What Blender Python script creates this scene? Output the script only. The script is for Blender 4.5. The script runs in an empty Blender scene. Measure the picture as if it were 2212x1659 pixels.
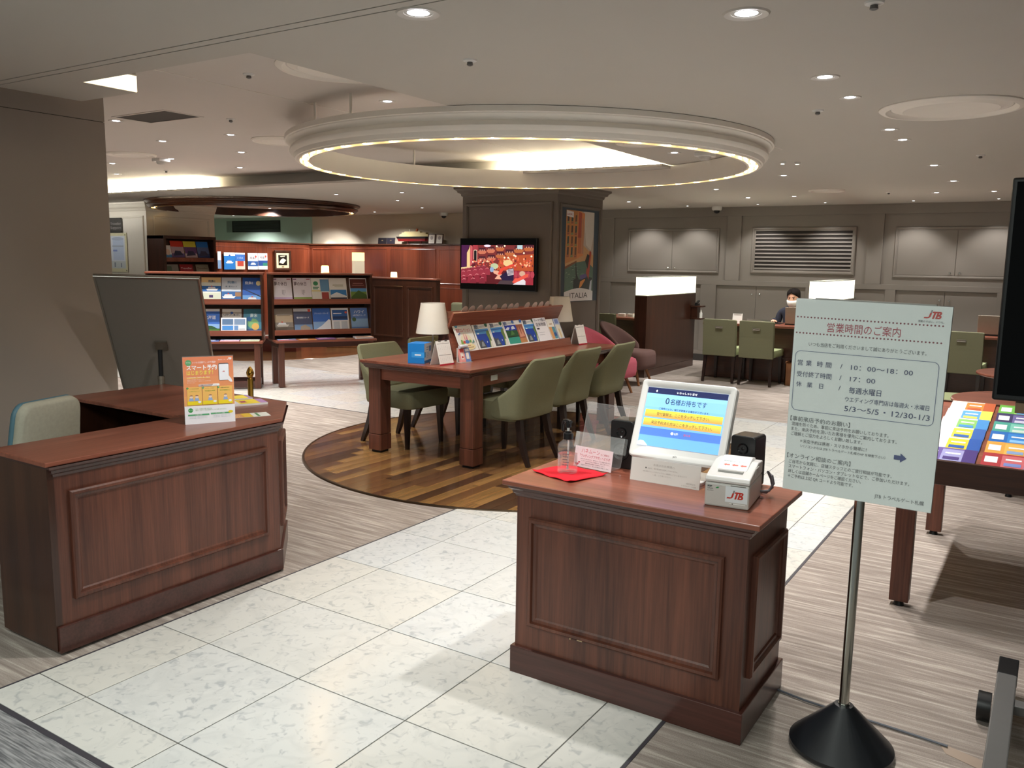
import bpy, bmesh, math, random
from mathutils import Matrix, Vector
random.seed(7)
PI = math.pi
SC = bpy.context.scene
COL = SC.collection
R = math.radians

# ------------------------------------------------------------------ camera
# world: X and Y run along the marble floor grid, Z up, metres, camera above the origin
cam_d = bpy.data.cameras.new('camera')
cam = bpy.data.objects.new('camera', cam_d)
COL.objects.link(cam)
cam_d.sensor_fit = 'HORIZONTAL'; cam_d.sensor_width = 36.0; cam_d.lens = 36.0 * 1827.6 / 2212.0
cam_d.clip_start = 0.05; cam_d.clip_end = 100
YAW, PITCH, ROLL = R(32.717), R(-8.2576), R(0.8794)
fw = Vector((-math.sin(YAW) * math.cos(PITCH), math.cos(YAW) * math.cos(PITCH), math.sin(PITCH)))
rt0 = Vector((math.cos(YAW), math.sin(YAW), 0)); up0 = rt0.cross(fw)
rt = rt0 * math.cos(ROLL) + up0 * math.sin(ROLL)
up = -rt0 * math.sin(ROLL) + up0 * math.cos(ROLL)
mw = Matrix((rt, up, -fw)).transposed().to_4x4(); mw.translation = (0, 0, 1.5)
cam.matrix_world = mw
SC.camera = cam

# ------------------------------------------------------------------ world, exposure
wd = bpy.data.worlds.new('world'); SC.world = wd; wd.use_nodes = True
wd.node_tree.nodes['Background'].inputs['Color'].default_value = (0.80, 0.88, 0.84, 1)
wd.node_tree.nodes['Background'].inputs['Strength'].default_value = 0.16
SC.view_settings.view_transform = 'Standard'; SC.view_settings.look = 'None'
SC.view_settings.exposure = 1.18; SC.view_settings.gamma = 1.0
SC.view_settings.use_curve_mapping = False
SC.cycles.max_bounces = 8; SC.cycles.diffuse_bounces = 4; SC.cycles.glossy_bounces = 4
SC.cycles.transmission_bounces = 8; SC.cycles.transparent_max_bounces = 12
SC.cycles.caustics_reflective = False; SC.cycles.caustics_refractive = False
SC.cycles.sample_clamp_indirect = 4.0
SC.cycles.use_denoising = True

SPOT_E = 46.0          # watts of one ceiling downlight
NEUTRAL = (1.0, 0.965, 0.925)
COOL = (0.93, 1.0, 0.93)

def spot(loc, e=SPOT_E, ang=105, col=NEUTRAL, aim=(0, 0, -1), rad=0.035, blend=0.55):
    l = bpy.data.lights.new('downlight_beam', 'SPOT'); l.energy = e; l.color = col
    l.spot_size = R(ang); l.spot_blend = blend; l.shadow_soft_size = rad
    o = bpy.data.objects.new('downlight_beam', l); COL.objects.link(o)
    o.location = loc; o.rotation_euler = Vector(aim).to_track_quat('-Z', 'Y').to_euler()
    return o

# lamps of the shopping passage behind the camera (cool white ceiling panels)
PASSAGE = [(-2.9, -0.2), (-1.0, 0.25), (1.0, 0.25), (-2.0, -2.0), (0.6, -2.0)]
for px_, py_ in PASSAGE:
    l = bpy.data.lights.new('passage_light', 'AREA'); l.shape = 'RECTANGLE'; l.size = 1.2; l.size_y = 0.22
    l.energy = 13; l.color = COOL
    o = bpy.data.objects.new('passage_light', l); COL.objects.link(o); o.location = (px_, py_, 2.335)

# ------------------------------------------------------------------ materials
def lin(c):
    if isinstance(c, str):
        c = tuple(int(c[i:i + 2], 16) / 255 for i in (0, 2, 4))
    return tuple((x / 12.92 if x <= 0.04045 else ((x + 0.055) / 1.055) ** 2.4) for x in c)

MATS = {}
def nmat(name):
    m = bpy.data.materials.new(name); m.use_nodes = True
    nt = m.node_tree; b = nt.nodes['Principled BSDF']
    return m, nt, b

def mat(name, c, rough=0.5, metal=0.0, var=0.06, scale=30.0, bump=0.0, coat=0.0, spec=0.5, **kw):
    """plain coloured surface with a little procedural mottling"""
    if name in MATS: return MATS[name]
    m, nt, b = nmat(name); c = lin(c)
    tc = nt.nodes.new('ShaderNodeTexCoord'); no = nt.nodes.new('ShaderNodeTexNoise')
    no.inputs['Scale'].default_value = scale; no.inputs['Detail'].default_value = 3
    nt.links.new(tc.outputs['Object'], no.inputs['Vector'])
    mx = nt.nodes.new('ShaderNodeMix'); mx.data_type = 'RGBA'
    mx.inputs['A'].default_value = tuple(x * (1 - var) for x in c) + (1,)
    mx.inputs['B'].default_value = tuple(min(1, x * (1 + var)) for x in c) + (1,)
    nt.links.new(no.outputs['Fac'], mx.inputs['Factor']); nt.links.new(mx.outputs['Result'], b.inputs['Base Color'])
    b.inputs['Roughness'].default_value = rough; b.inputs['Metallic'].default_value = metal
    b.inputs['Specular IOR Level'].default_value = spec
    b.inputs['Coat Weight'].default_value = coat; b.inputs['Coat Roughness'].default_value = 0.15
    if bump:
        bp = nt.nodes.new('ShaderNodeBump'); bp.inputs['Strength'].default_value = bump; bp.inputs['Distance'].default_value = 0.002
        nt.links.new(no.outputs['Fac'], bp.inputs['Height']); nt.links.new(bp.outputs['Normal'], b.inputs['Normal'])
    for k, v in kw.items(): b.inputs[k].default_value = v
    MATS[name] = m; return m

def emit(name, c, s):
    if name in MATS: return MATS[name]
    m, nt, b = nmat(name); c = lin(c)
    b.inputs['Base Color'].default_value = c + (1,); b.inputs['Emission Color'].default_value = c + (1,)
    b.inputs['Emission Strength'].default_value = s; b.inputs['Roughness'].default_value = 0.35
    MATS[name] = m; return m

def wood(name, c1, c2, axis='Z', rough=0.32, fine=90.0, coat=0.25):
    """streaky timber veneer, grain running along one axis"""
    if name in MATS: return MATS[name]
    m, nt, b = nmat(name)
    tc = nt.nodes.new('ShaderNodeTexCoord'); mp = nt.nodes.new('ShaderNodeMapping')
    s = [fine, fine, fine]; s['XYZ'.index(axis)] = fine * 0.035
    mp.inputs['Scale'].default_value = s
    nt.links.new(tc.outputs['Object'], mp.inputs['Vector'])
    n1 = nt.nodes.new('ShaderNodeTexNoise'); n1.inputs['Scale'].default_value = 1.0; n1.inputs['Detail'].default_value = 5
    n1.inputs['Roughness'].default_value = 0.65
    nt.links.new(mp.outputs['Vector'], n1.inputs['Vector'])
    n2 = nt.nodes.new('ShaderNodeTexNoise'); n2.inputs['Scale'].default_value = 0.12; n2.inputs['Detail'].default_value = 2
    nt.links.new(mp.outputs['Vector'], n2.inputs['Vector'])
    ad = nt.nodes.new('ShaderNodeMath'); ad.operation = 'ADD'
    nt.links.new(n1.outputs['Fac'], ad.inputs[0]); nt.links.new(n2.outputs['Fac'], ad.inputs[1])
    cr = nt.nodes.new('ShaderNodeValToRGB')
    cr.color_ramp.elements[0].position = 0.38; cr.color_ramp.elements[0].color = lin(c1) + (1,)
    cr.color_ramp.elements[1].position = 0.66; cr.color_ramp.elements[1].color = lin(c2) + (1,)
    hf = nt.nodes.new('ShaderNodeMath'); hf.operation = 'MULTIPLY'; hf.inputs[1].default_value = 0.5
    nt.links.new(ad.outputs[0], hf.inputs[0]); nt.links.new(hf.outputs[0], cr.inputs['Fac'])
    nt.links.new(cr.outputs['Color'], b.inputs['Base Color'])
    b.inputs['Roughness'].default_value = rough; b.inputs['Coat Weight'].default_value = coat; b.inputs['Coat Roughness'].default_value = 0.12
    bp = nt.nodes.new('ShaderNodeBump'); bp.inputs['Strength'].default_value = 0.06; bp.inputs['Distance'].default_value = 0.001
    nt.links.new(n1.outputs['Fac'], bp.inputs['Height']); nt.links.new(bp.outputs['Normal'], b.inputs['Normal'])
    MATS[name] = m; return m

def glass(name, c='ffffff', rough=0.02, alpha=0.16):
    """thin clear acrylic: mostly transparent with a glossy film"""
    if name in MATS: return MATS[name]
    m, nt, b = nmat(name)
    b.inputs['Base Color'].default_value = lin(c) + (1,); b.inputs['Roughness'].default_value = rough
    b.inputs['Alpha'].default_value = alpha; b.inputs['Specular IOR Level'].default_value = 0.9
    MATS[name] = m; return m

def ink(c, e=0.0):
    """print colour"""
    k = 'print_%s_%s' % (c, e)
    if e: return emit(k, c, e)
    return mat(k, c, rough=0.42, var=0.03, scale=60, spec=0.35)

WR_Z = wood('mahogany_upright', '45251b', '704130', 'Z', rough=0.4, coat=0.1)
WR_X = wood('mahogany_lit_along_x', '6e3c2d', '9a5c48', 'X', rough=0.3, fine=60, coat=0.08)  # paler than the upright wood: spotlight on the tops mixed into the colour
WR_Y = wood('mahogany_lit_along_y', '6e3c2d', '9a5c48', 'Y', rough=0.3, fine=60, coat=0.08)  # same lightened colour, spotlight on the tops included
WM = wood('mahogany_moulding', '3a2019', '54302a', 'X', rough=0.3)
WD_Z = wood('dark_walnut_upright', '31190f', '472718', 'Z')
WD_X = wood('dark_walnut_along_x', '31190f', '4a2a1b', 'X')
WP_Z = wood('red_brown_panel', '57281a', '7c3e28', 'Z', rough=0.28, fine=45)
LEGW = wood('oak_leg', '8a5a34', 'a8744a', 'Z', rough=0.4)
BLACKWOOD = wood('black_stained_wood', '1b1210', '2b1d18', 'Z', rough=0.35)
WALL_T = mat('taupe_wall_paint', '8a837b', 0.62, var=0.02, scale=6)
WALL_D = mat('warm_grey_wall_paint', '857c72', 0.62, var=0.02, scale=6)
PILL = mat('charcoal_taupe_paint', '6a6057', 0.6, var=0.03, scale=5)
CEIL = mat('ceiling_paint', 'd8d2cc', 0.8, var=0.015, scale=3)
CEILL = mat('ceiling_paint_dimmed', 'c7c3bb', 0.8, var=0.015, scale=3)  # same ceiling, darker copy: the weaker light on the lower part is painted in
WHITEW = mat('white_wall_paint', 'd8d2c4', 0.6, var=0.02, scale=5)
BEIGEW = mat('beige_wall_paint', 'cfc5b2', 0.6, var=0.02, scale=5)
MINT = mat('mint_wall_paint', 'b4cdbf', 0.6, var=0.02, scale=5)
CREAM = mat('cream_plaster', 'f3eee5', 0.55, var=0.02, scale=8)
GREEN = mat('olive_green_fabric', '7a7b62', 0.9, var=0.16, scale=260, bump=0.25, spec=0.15)
PALEG = mat('pale_green_fabric', '9fa87f', 0.9, var=0.12, scale=260, bump=0.25, spec=0.15)
PINK = mat('pink_wool_fabric', 'c8697a', 0.95, var=0.12, scale=320, bump=0.3, spec=0.1)
MAUVE = mat('brown_wool_fabric', '6b5450', 0.95, var=0.14, scale=320, bump=0.3, spec=0.1)
BLK = mat('black_plastic', '121314', 0.35, var=0.05)
BLKM = mat('black_painted_metal', '16181a', 0.4, metal=0.3, var=0.05)
GREYM = mat('grey_painted_metal', '6a6a69', 0.45, metal=0.4, var=0.05)
CHROME = mat('polished_steel', 'b8bab4', 0.16, metal=1.0, var=0.03)
SILV = mat('brushed_aluminium', 'b5b4ae', 0.32, metal=1.0, var=0.04)
BRASS = mat('polished_brass', 'b8913f', 0.16, metal=1.0, var=0.05)
WHITEP = mat('white_plastic', 'e9e9e6', 0.3, var=0.01)
GREYP = mat('light_grey_plastic', 'c6c4bf', 0.42, var=0.02)
PAPER = mat('white_paper', 'f0efeb', 0.55, var=0.01)
SHADE = mat('white_lamp_shade_cloth', 'dcd6c9', 0.85, var=0.02, scale=200)
ACRY = glass('clear_acrylic', alpha=0.06)
ACRE = glass('acrylic_edge', 'eef4f2', alpha=0.13)

# ------------------------------------------------------------------ mesh helpers
class MB:
    def __init__(s): s.v = []; s.f = []; s.m = []
    def add(s, vs, fs, mi=0):
        n = len(s.v); s.v += [tuple(v) for v in vs]
        for f in fs: s.f.append(tuple(n + i for i in f)); s.m.append(mi)
        return s
    def box(s, x0, x1, y0, y1, z0, z1, mi=0):
        vs = [(x, y, z) for z in (z0, z1) for y in (y0, y1) for x in (x0, x1)]
        return s.add(vs, [(0, 2, 3, 1), (4, 5, 7, 6), (0, 1, 5, 4), (1, 3, 7, 5), (3, 2, 6, 7), (2, 0, 4, 6)], mi)
    def obox(s, M, x0, x1, y0, y1, z0, z1, mi=0):
        t = MB().box(x0, x1, y0, y1, z0, z1)
        return s.add([M @ Vector(v) for v in t.v], t.f, mi)
    def cyl(s, p0, p1, r0, r1=None, n=16, mi=0, caps=True):
        r1 = r0 if r1 is None else r1
        p0, p1 = Vector(p0), Vector(p1); d = (p1 - p0).normalized()
        a = d.orthogonal().normalized(); b = d.cross(a)
        vs = []
        for p, r in ((p0, r0), (p1, r1)):
            for i in range(n):
                t = 2 * PI * i / n; vs.append(p + (a * math.cos(t) + b * math.sin(t)) * r)
        fs = [(i, (i + 1) % n, n + (i + 1) % n, n + i) for i in range(n)]
        if caps: fs += [tuple(range(n - 1, -1, -1)), tuple(range(n, 2 * n))]
        return s.add(vs, fs, mi)
    def bar(s, p0, p1, w0, d0, w1=None, d1=None, side=(1, 0, 0), mi=0):
        """square tapered bar between two points"""
        w1 = w0 if w1 is None else w1; d1 = d0 if d1 is None else d1
        p0, p1 = Vector(p0), Vector(p1); d = (p1 - p0).normalized()
        a = Vector(side); a = (a - d * a.dot(d)).normalized(); b = d.cross(a)
        vs = []
        for p, w, q in ((p0, w0, d0), (p1, w1, d1)):
            for x, y in ((-1, -1), (1, -1), (1, 1), (-1, 1)): vs.append(p + a * (w / 2 * x) + b * (q / 2 * y))
        return s.add(vs, [(3, 2, 1, 0), (4, 5, 6, 7), (0, 1, 5, 4), (1, 2, 6, 5), (2, 3, 7, 6), (3, 0, 4, 7)], mi)
    def tube(s, pts, r, n=8, mi=0):
        pts = [Vector(p) for p in pts]; vs = []; N = len(pts)
        a = None
        for i, p in enumerate(pts):
            d = (pts[min(i + 1, N - 1)] - pts[max(i - 1, 0)]).normalized()
            a = d.orthogonal().normalized() if a is None else (a - d * a.dot(d)).normalized()
            b = d.cross(a); rr = r[i] if isinstance(r, (list, tuple)) else r
            for k in range(n):
                t = 2 * PI * k / n; vs.append(p + (a * math.cos(t) + b * math.sin(t)) * rr)
        fs = [(i * n + k, i * n + (k + 1) % n, (i + 1) * n + (k + 1) % n, (i + 1) * n + k) for i in range(N - 1) for k in range(n)]
        fs += [tuple(range(n - 1, -1, -1)), tuple((N - 1) * n + k for k in range(n))]
        return s.add(vs, fs, mi)
    def lathe(s, prof, n=32, c=(0, 0, 0), mi=0, closed=False):
        c = Vector(c); vs = []
        for i in range(n):
            t = 2 * PI * i / n
            for r, z in prof: vs.append(c + Vector((r * math.cos(t), r * math.sin(t), z)))
        k = len(prof); fs = []
        for i in range(n):
            j = (i + 1) % n
            for q in range(k if closed else k - 1):
                w = (q + 1) % k
                fs.append((i * k + q, j * k + q, j * k + w, i * k + w))
        return s.add(vs, fs, mi)
    def prism(s, poly, z0, z1, mi=0, M=None):
        n = len(poly)
        vs = [(x, y, z0) for x, y in poly] + [(x, y, z1) for x, y in poly]
        if M is not None: vs = [M @ Vector(v) for v in vs]
        return s.add(vs, [tuple(range(n - 1, -1, -1)), tuple(range(n, 2 * n))] + [(i, (i + 1) % n, n + (i + 1) % n, n + i) for i in range(n)], mi)
    def rings(s, loops, mi=0, cap0=False, cap1=False):
        """skin a list of equally long closed loops"""
        n = len(loops[0]); vs = [p for l in loops for p in l]
        fs = [(i * n + k, i * n + (k + 1) % n, (i + 1) * n + (k + 1) % n, (i + 1) * n + k) for i in range(len(loops) - 1) for k in range(n)]
        if cap0: fs.append(tuple(range(n - 1, -1, -1)))
        if cap1: fs.append(tuple((len(loops) - 1) * n + k for k in range(n)))
        return s.add(vs, fs, mi)
    def frame(s, M, x0, x1, y0, y1, prof, mi=0, fill=False):
        """mitred moulding round a rectangle in the xy plane of M; prof = [(inset, height)...]"""
        loops = []
        for a, hgt in prof:
            loops.append([M @ Vector(p) for p in ((x0 + a, y0 + a, hgt), (x1 - a, y0 + a, hgt), (x1 - a, y1 - a, hgt), (x0 + a, y1 - a, hgt))])
        return s.rings(loops, mi, cap1=fill)
    def mesh(s, name, mats):
        me = bpy.data.meshes.new(name); me.from_pydata(s.v, [], s.f)
        for m in (mats if isinstance(mats, (list, tuple)) else [mats]): me.materials.append(m)
        for p, i in zip(me.polygons, s.m): p.material_index = i
        me.update(); return me

def obj(name, mb, mats, parent=None, smooth=False, bevel=0.0, M=None, loc=None, fix=True, ang=35):
    me = mb if isinstance(mb, bpy.types.Mesh) else mb.mesh(name, mats)
    if fix and not isinstance(mb, bpy.types.Mesh):
        bm = bmesh.new(); bm.from_mesh(me); bmesh.ops.recalc_face_normals(bm, faces=bm.faces); bm.to_mesh(me); bm.free()
    if smooth:
        me.polygons.foreach_set('use_smooth', [True] * len(me.polygons))
        me.set_sharp_from_angle(angle=R(ang))
    o = bpy.data.objects.new(name, me); COL.objects.link(o)
    if parent is not None: o.parent = parent
    if M is not None: o.matrix_local = M
    if loc is not None: o.location = loc
    if bevel:
        b = o.modifiers.new('edge', 'BEVEL'); b.width = bevel; b.segments = 2; b.limit_method = 'ANGLE'; b.angle_limit = R(40)
        b.harden_normals = False
    return o

def thing(name, label, cat, loc=(0, 0, 0), rz=0.0, group=None, M=None):
    o = bpy.data.objects.new(name, None); COL.objects.link(o); o.empty_display_size = 0.1
    o.location = loc; o.rotation_euler = (0, 0, rz)
    if M is not None: o.matrix_world = M
    return tag(o, label, cat, group)

def tag(o, label, cat, group=None):
    o['label'] = label; o['category'] = cat
    if group: o['group'] = group
    return o

def struct(o):
    o['kind'] = 'structure'; return o

def copy_tree(o, parent=None):
    c = o.copy(); COL.objects.link(c)
    if parent is not None: c.parent = parent
    for ch in list(o.children): copy_tree(ch, c)
    return c

def basis(o, x, y):
    x = Vector(x).normalized(); y = Vector(y); y = (y - x * y.dot(x)).normalized(); z = x.cross(y)
    M = Matrix((x, y, z)).transposed().to_4x4(); M.translation = o; return M

def T(x, y, z=0.0): return Matrix.Translation((x, y, z))
def RZ(a): return Matrix.Rotation(a, 4, 'Z')
def RX(a): return Matrix.Rotation(a, 4, 'X')
def RYm(a): return Matrix.Rotation(a, 4, 'Y')

def rrect(x0, x1, y0, y1, r, n=4):
    p = []
    for cx, cy, a0 in ((x1 - r, y0 + r, -90), (x1 - r, y1 - r, 0), (x0 + r, y1 - r, 90), (x0 + r, y0 + r, 180)):
        for i in range(n + 1):
            a = R(a0 + 90 * i / n); p.append((cx + r * math.cos(a), cy + r * math.sin(a)))
    return p

def ell(cx, cy, rx, ry, n=14, a0=0, a1=360):
    full = (a1 - a0) >= 360
    return [(cx + rx * math.cos(R(a0 + (a1 - a0) * i / (n if full else n - 1))), cy + ry * math.sin(R(a0 + (a1 - a0) * i / (n if full else n - 1)))) for i in range(n)]

# lettering: font curves turned into flat meshes
_fc = bpy.data.curves.new('lettering_source', 'FONT'); _fo = bpy.data.objects.new('lettering_source', _fc)
COL.objects.link(_fo)
_tc = {}
def glyphs(s, bold=0.0, res=2):
    k = (s, bold, res)
    if k not in _tc:
        _fc.body = s; _fc.size = 1.0; _fc.offset = bold; _fc.resolution_u = res
        dg = bpy.context.evaluated_depsgraph_get(); dg.update()
        me = bpy.data.meshes.new_from_object(_fo.evaluated_get(dg))
        vs = [(v.co.x, v.co.y) for v in me.vertices]; fs = [tuple(p.vertices) for p in me.polygons]
        bpy.data.meshes.remove(me); _tc[k] = (vs, fs)
    return _tc[k]

class Print:
    """flat print: layered coloured shapes and lettering, all in one mesh, a few tenths of a millimetre thick in all"""
    def __init__(s, step=0.0002): s.mb = MB(); s.mats = []; s.z = step; s.step = step
    def mi(s, m):
        if isinstance(m, str): m = ink(m)
        if m not in s.mats: s.mats.append(m)
        return s.mats.index(m)
    def poly(s, pts, m):
        s.mb.add([(x, y, s.z) for x, y in pts], [tuple(range(len(pts)))], s.mi(m)); s.z += s.step; return s
    def rect(s, x0, y0, x1, y1, m): return s.poly([(x0, y0), (x1, y0), (x1, y1), (x0, y1)], m)
    def many(s, polys, m):
        i = s.mi(m)
        for pts in polys: s.mb.add([(x, y, s.z) for x, y in pts], [tuple(range(len(pts)))], i)
        s.z += s.step; return s
    def text(s, t, x, y, size, m, width=None, align='l', bold=0.0, res=2, shear=0.0):
        vs, fs = glyphs(t, bold, res)
        if not vs: return s
        a = min(v[0] for v in vs); b = max(v[0] for v in vs); sx = size
        if width: sx = width / max(1e-6, b - a)
        w = (b - a) * sx
        ox = x - a * sx - (w / 2 if align == 'c' else w if align == 'r' else 0)
        s.mb.add([(ox + vx * sx + shear * vy * size, y + vy * size, s.z) for vx, vy in vs], fs, s.mi(m)); return s
    def grad(s, x0, y0, x1, y1, c0, c1, n=6, e=0.0):
        a, b = [tuple(int(c[i:i + 2], 16) for i in (0, 2, 4)) for c in (c0, c1)]
        for i in range(n):
            t = i / max(1, n - 1); c = '%02x%02x%02x' % tuple(int(p + (q - p) * t) for p, q in zip(a, b))
            ya = y0 + (y1 - y0) * i / n; yb = y0 + (y1 - y0) * (i + 1) / n
            s.mb.add([(x0, ya, s.z), (x1, ya, s.z), (x1, yb, s.z), (x0, yb, s.z)], [(0, 1, 2, 3)], s.mi(ink(c, e)))
        s.z += s.step; return s
    def build(s, name, parent, M=None): return obj(name, s.mb, s.mats, parent, M=M, fix=False)

ORD = ['first', 'second', 'third', 'fourth', 'fifth', 'sixth', 'seventh', 'eighth', 'ninth', 'tenth', 'eleventh', 'twelfth']
# ================================================================== FLOOR
def carpet_mat():
    m, nt, b = nmat('streaked_grey_beige_carpet')
    tc = nt.nodes.new('ShaderNodeTexCoord'); mp = nt.nodes.new('ShaderNodeMapping'); mp.inputs['Scale'].default_value = (2.6, 46, 1)
    nt.links.new(tc.outputs['Object'], mp.inputs['Vector'])
    n1 = nt.nodes.new('ShaderNodeTexNoise'); n1.inputs['Scale'].default_value = 1.0; n1.inputs['Detail'].default_value = 6; n1.inputs['Roughness'].default_value = 0.6
    n1.inputs['Distortion'].default_value = 0.5
    nt.links.new(mp.outputs['Vector'], n1.inputs['Vector'])
    n2 = nt.nodes.new('ShaderNodeTexNoise'); n2.inputs['Scale'].default_value = 260; n2.inputs['Detail'].default_value = 2
    nt.links.new(tc.outputs['Object'], n2.inputs['Vector'])
    n3 = nt.nodes.new('ShaderNodeTexNoise'); n3.inputs['Scale'].default_value = 1.4; n3.inputs['Detail'].default_value = 2
    nt.links.new(tc.outputs['Object'], n3.inputs['Vector'])
    cr = nt.nodes.new('ShaderNodeValToRGB'); e = cr.color_ramp.elements
    e[0].position = 0.36; e[0].color = lin('867c75') + (1,); e[1].position = 0.66; e[1].color = lin('b8afa6') + (1,)
    k = cr.color_ramp.elements.new(0.52); k.color = lin('9a9088') + (1,)
    nt.links.new(n1.outputs['Fac'], cr.inputs['Fac'])
    mx = nt.nodes.new('ShaderNodeMix'); mx.data_type = 'RGBA'; mx.blend_type = 'OVERLAY'; mx.inputs['Factor'].default_value = 0.30
    nt.links.new(cr.outputs['Color'], mx.inputs['A']); nt.links.new(n2.outputs['Fac'], mx.inputs['B'])
    mx2 = nt.nodes.new('ShaderNodeMix'); mx2.data_type = 'RGBA'; mx2.blend_type = 'OVERLAY'; mx2.inputs['Factor'].default_value = 0.25
    nt.links.new(mx.outputs['Result'], mx2.inputs['A']); nt.links.new(n3.outputs['Fac'], mx2.inputs['B'])
    nt.links.new(mx2.outputs['Result'], b.inputs['Base Color'])
    b.inputs['Roughness'].default_value = 0.95; b.inputs['Specular IOR Level'].default_value = 0.1
    bp = nt.nodes.new('ShaderNodeBump'); bp.inputs['Strength'].default_value = 0.5; bp.inputs['Distance'].default_value = 0.004
    nt.links.new(n2.outputs['Fac'], bp.inputs['Height']); nt.links.new(bp.outputs['Normal'], b.inputs['Normal'])
    return m
def ribbed_mat():
    m, nt, b = nmat('ribbed_grey_carpet')
    tc = nt.nodes.new('ShaderNodeTexCoord'); mp = nt.nodes.new('ShaderNodeMapping'); mp.inputs['Scale'].default_value = (10, 150, 1)
    nt.links.new(tc.outputs['Object'], mp.inputs['Vector'])
    n1 = nt.nodes.new('ShaderNodeTexNoise'); n1.inputs['Scale'].default_value = 1.0; n1.inputs['Detail'].default_value = 4
    nt.links.new(mp.outputs['Vector'], n1.inputs['Vector'])
    cr = nt.nodes.new('ShaderNodeValToRGB'); e = cr.color_ramp.elements
    e[0].position = 0.35; e[0].color = lin('55565a') + (1,); e[1].position = 0.65; e[1].color = lin('9a9a9c') + (1,)
    nt.links.new(n1.outputs['Fac'], cr.inputs['Fac']); nt.links.new(cr.outputs['Color'], b.inputs['Base Color'])
    b.inputs['Roughness'].default_value = 0.95
    bp = nt.nodes.new('ShaderNodeBump'); bp.inputs['Strength'].default_value = 0.6; bp.inputs['Distance'].default_value = 0.003
    nt.links.new(n1.outputs['Fac'], bp.inputs['Height']); nt.links.new(bp.outputs['Normal'], b.inputs['Normal'])
    return m
def marble_mat():
    m, nt, b = nmat('white_veined_marble')
    tc = nt.nodes.new('ShaderNodeTexCoord'); oi = nt.nodes.new('ShaderNodeObjectInfo')
    ad = nt.nodes.new('ShaderNodeVectorMath'); ad.operation = 'ADD'
    sc = nt.nodes.new('ShaderNodeVectorMath'); sc.operation = 'SCALE'; sc.inputs['Scale'].default_value = 37.0
    cb = nt.nodes.new('ShaderNodeCombineXYZ')
    nt.links.new(oi.outputs['Random'], cb.inputs[0]); nt.links.new(oi.outputs['Random'], cb.inputs[1]); nt.links.new(oi.outputs['Random'], cb.inputs[2])
    nt.links.new(cb.outputs[0], sc.inputs[0]); nt.links.new(tc.outputs['Object'], ad.inputs[0]); nt.links.new(sc.outputs[0], ad.inputs[1])
    n1 = nt.nodes.new('ShaderNodeTexNoise'); n1.inputs['Scale'].default_value = 5; n1.inputs['Detail'].default_value = 9; n1.inputs['Distortion'].default_value = 0.9
    nt.links.new(ad.outputs[0], n1.inputs['Vector'])
    cr = nt.nodes.new('ShaderNodeValToRGB'); e = cr.color_ramp.elements
    e[0].position = 0.46; e[0].color = (1, 1, 1, 1); e[1].position = 0.60; e[1].color = (1, 1, 1, 1)
    k = cr.color_ramp.elements.new(0.53); k.color = (0.93, 0.935, 0.94, 1)
    nt.links.new(n1.outputs['Fac'], cr.inputs['Fac'])
    n2 = nt.nodes.new('ShaderNodeTexNoise'); n2.inputs['Scale'].default_value = 26; n2.inputs['Detail'].default_value = 5; n2.inputs['Distortion'].default_value = 1.0
    nt.links.new(ad.outputs[0], n2.inputs['Vector'])
    c2 = nt.nodes.new('ShaderNodeValToRGB'); c2.color_ramp.elements[0].position = 0.30; c2.color_ramp.elements[0].color = (0.66, 0.68, 0.72, 1)
    c2.color_ramp.elements[1].position = 0.45; c2.color_ramp.elements[1].color = (1, 1, 1, 1)
    nt.links.new(n2.outputs['Fac'], c2.inputs['Fac'])
    # tint of the single tile
    hs = nt.nodes.new('ShaderNodeMix'); hs.data_type = 'RGBA'
    hs.inputs['A'].default_value = lin('cfd2d2') + (1,); hs.inputs['B'].default_value = lin('d2d0c8') + (1,)
    nt.links.new(oi.outputs['Random'], hs.inputs['Factor'])
    m1 = nt.nodes.new('ShaderNodeMix'); m1.data_type = 'RGBA'; m1.blend_type = 'MULTIPLY'; m1.inputs['Factor'].default_value = 1
    m2 = nt.nodes.new('ShaderNodeMix'); m2.data_type = 'RGBA'; m2.blend_type = 'MULTIPLY'; m2.inputs['Factor'].default_value = 0.8
    nt.links.new(hs.outputs['Result'], m1.inputs['A']); nt.links.new(cr.outputs['Color'], m1.inputs['B'])
    nt.links.new(m1.outputs['Result'], m2.inputs['A']); nt.links.new(c2.outputs['Color'], m2.inputs['B'])
    nt.links.new(m2.outputs['Result'], b.inputs['Base Color'])
    b.inputs['Roughness'].default_value = 0.17; b.inputs['Specular IOR Level'].default_value = 0.45
    return m
CARPET, RIBBED, MARBLE = carpet_mat(), ribbed_mat(), marble_mat()
GROUT = mat('grey_grout', '5f5c58', 0.8)
TRIMD = mat('dark_joint_strip', '3f3d44', 0.5)

floor = struct(obj('floor', MB().box(-17.5, 5, -5, 13.4, -0.05, 0.0), CARPET))
obj('passage_carpet', MB().box(-17.5, 5, -5, 1.295, 0.0, 0.002), RIBBED, floor)
obj('joint_strip', MB().box(-4.6, 5, 1.295, 1.313, 0.0, 0.0032), TRIMD, floor)
XM = [-2.97, -2.674, -2.177, -1.680, -1.183, -0.978]
YM = [1.313] + [1.5 + 0.497 * k for k in range(0, 10)] + [6.12]
XC = [-10.6] + [-2.674 - 0.497 * k for k in range(15, -1, -1)] + [-2.177, -1.680, -1.183, -0.978]
YC = [6.12, 6.47, 6.967, 7.464, 7.961, 8.13]
DISC = (-3.513, 5.694, 1.752)
obj('grout_bed', MB().box(-2.97, -0.978, 1.313, 6.12, 0, 0.0012).box(-10.6, -0.978, 6.12, 8.13, 0, 0.0012), GROUT, floor)
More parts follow.
